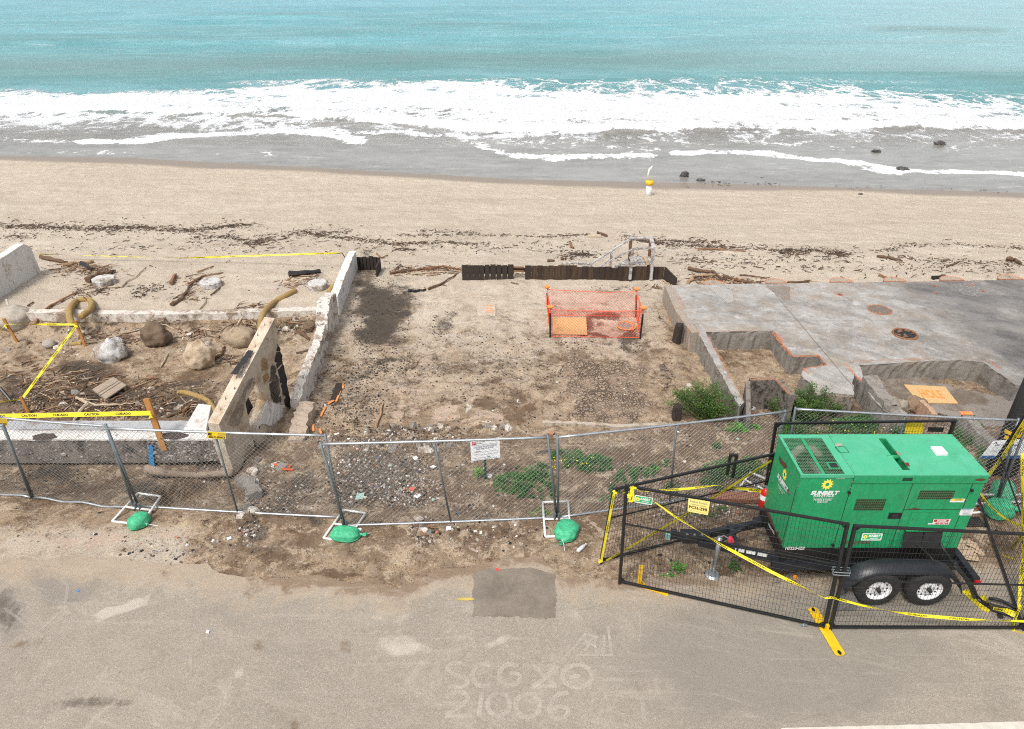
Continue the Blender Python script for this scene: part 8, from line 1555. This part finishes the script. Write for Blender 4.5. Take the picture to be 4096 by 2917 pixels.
bush('C', 455, 1055, 205, 95, .80, 8200, lf1, 'big loose green bush at the left of the fenced bushes', shoots=60); bush('C', 1060, 1075, 190, 100, .85, 7200, lf1, 'tall green bush in front of the burnt sill', shoots=46); bush('C', 920, 1080, 105, 70, .6, 2800, lf1, 'smaller green bush at the corner of the concrete box', shoots=24); bush('C', 1190, 1080, 60, 40, .5, 900, lf1, 'wispy green bush between the burnt sill and the wall stub', shoots=20)
bush('E', 1248, 545, 22, 24, .16, 160, lf3, 'tiny bright green seedling left of the notice stake', 'seedling', shoots=8); bush('F', 745, 1420, 40, 26, .14, 200, lf3, 'bright weed tuft on the asphalt edge under the trailer tongue', 'weed', shoots=10); bush('F', 1215, 1410, 40, 26, .12, 160, lf2, 'low weed tuft by the jack on the asphalt edge', 'weed', shoots=8); bush('B', 2193, 568, 8, 20, .15, 40, lf2, 'single thin sprout near the net enclosure', 'seedling', shoots=4); bush('J', 428, 645, 34, 16, .2, 260, simple('dry_palm', (.30, .20, .08), (.15, .10, .04), 9, .9), 'dry brown tuft at the foot of the utility pole', 'dry_tuft', lr=(.06, .13), shoots=14)
def cover(name, regs, mat, lr=(.018, .04)):
    mb = MB()
    for k, x, y, rx_, ry_, n, h in regs:
        cl = [(random.uniform(-1, 1), random.uniform(-1, 1), random.uniform(.16, .42)) for _ in range(int(9 + n / 220))]
        for i in range(n):
            c = random.choice(cl); ux, uy = c[0] + random.gauss(0, c[2] * .5), c[1] + random.gauss(0, c[2] * .5)
            if ux * ux + uy * uy > 1.35: continue
            g_ = GZ(k, x + ux * rx_, y + uy * ry_); leaf(mb, g_ + Vector((0, 0, random.random() ** 1.5 * h * (1.2 - (ux * ux + uy * uy) * .6))), random.uniform(*lr), random.uniform(*lr) * .32, random.uniform(0, 6.28), random.uniform(-.1, 1.3))
    return tag(mb.build(name, mat), kind='stuff')
cover('ground_cover', [('E', 1500, 590, 130, 60, 2600, .14), ('E', 1640, 520, 130, 60, 2200, .16), ('E', 1880, 430, 110, 70, 2600, .18), ('E', 2060, 460, 130, 50, 2400, .16), ('E', 1730, 650, 60, 60, 1000, .13), ('E', 1560, 660, 90, 40, 700, .08), ('E', 1420, 600, 60, 50, 600, .08), ('F', 60, 530, 110, 70, 1500, .14), ('F', 330, 640, 80, 90, 1300, .12), ('F', 500, 590, 90, 50, 700, .1), ('F', 1100, 620, 180, 110, 3800, .14), ('F', 1300, 560, 130, 80, 2200, .14), ('F', 1150, 520, 60, 50, 500, .1), ('F', 1045, 380, 34, 26, 260, .1), ('F', 620, 520, 50, 26, 260, .07),
                       ('C', 1150, 1180, 260, 50, 6500, .20), ('C', 1430, 1160, 170, 60, 4500, .2), ('C', 1330, 1120, 100, 30, 1600, .16), ('C', 1950, 1200, 90, 90, 2600, .18), ('C', 2060, 1330, 60, 90, 1600, .15), ('F', 700, 740, 60, 60, 700, .1), ('F', 960, 900, 160, 50, 380, .05), ('C', 990, 1130, 90, 60, 1600, .2), ('E', 2230, 620, 60, 90, 700, .1)], lf2)
cover('bright_weeds', [('C', 640, 1168, 70, 26, 1700, .10), ('C', 730, 1165, 40, 14, 500, .07), ('F', 160, 800, 60, 30, 160, .04), ('F', 650, 1430, 60, 20, 120, .05), ('C', 150, 1410, 60, 26, 200, .05), ('E', 1700, 780, 90, 40, 90, .04)], lf3)
mb = MB()
for i in range(40):
    k, x, y = random.choice([('C', random.uniform(1100, 1550), random.uniform(1120, 1200)), ('E', random.uniform(1750, 2100), random.uniform(400, 480))]); g_ = GZ(k, x, y, .19); leaf(mb, g_, .03, .02, random.uniform(0, 6), .2)
tag(mb.build('yellow_blossoms', simple('yellow_petal', (.8, .65, .02), None, 9, .6)), kind='stuff')

# ================================================================ SHORE
c = GZ('Q', 608, 868); s_ = px('Q', 608, 868); root = thing('beach_marker', 'white post with a yellow and orange collar standing on the open beach', 'marker post', c); H_ = V(*zz('Q', 608, 822), c.y).z - c.z
MB().tube([c - Vector((0, 0, .2)), c + Vector((0, 0, H_))], 16 * s_, 14).build('post_body', simple('white_drum', (.78, .80, .80), None, 9, .5), root, True); MB().tube([c + Vector((0, 0, H_ + .002)), c + Vector((0, 0, H_ + 20 * s_))], 21 * s_, 14).build('yellow_collar', simple('yellow_collar', (.85, .62, .01), (.85, .3, .02), 5, .5), root, True)
mb = MB(); t0 = H_ + 20 * s_; mb.tube([c + Vector((-8 * s_, 0, t0)), c + Vector((-12 * s_, 0, t0 + 30 * s_)), c + Vector((-6 * s_, 0, t0 + 60 * s_)), c + Vector((6 * s_, 0, t0 + 76 * s_))], [2.5 * s_, 5 * s_, 7 * s_, 3 * s_], 8); mb.build('white_streamer', whitem, root, True)
darkr = simple('wet_black_rock', (.035, .034, .034), (.10, .09, .08), 6, .35, 0, .5, 12)
for i, (x, y, rx_, ry_, lb) in enumerate([(768, 792, 24, 24, 'upright black rock on the wet sand right of the beach marker'), (840, 806, 26, 8, 'flat dark rock trailing right of the upright black rock'), (1622, 678, 26, 9, 'dark rock awash in the thin surf'), (1112, 798, 14, 6, 'small dark stone on the wet sand, midway right'), (1740, 756, 36, 10, 'jagged dark rocks at the swash line on the right'), (1905, 645, 30, 14, 'brown rock breaking the surface near the right edge'), (1770, 800, 20, 8, 'low dark stone below the jagged rocks'), (1552, 868, 12, 6, 'dark pebble cluster on dry sand at right'), (1835, 812, 12, 7, 'dark stone right of the low stone')]):
    p = P(*zz('Q', x, y), max(WATER, -2.5) if y < 780 else hq(*P(*zz('Q', x, y), -2.4)[:2])); s2 = px('Q', x, y, p.z); mb = MB(); lump(mb, p + Vector((0, 0, ry_ * s2 * .4)), (rx_ * s2 * .75, rx_ * s2 * .5, ry_ * s2 * .8), 40 + i, .45, 3, -.8, 2.2); tag(mb.build('shore_rock', darkr), lb, 'rock')
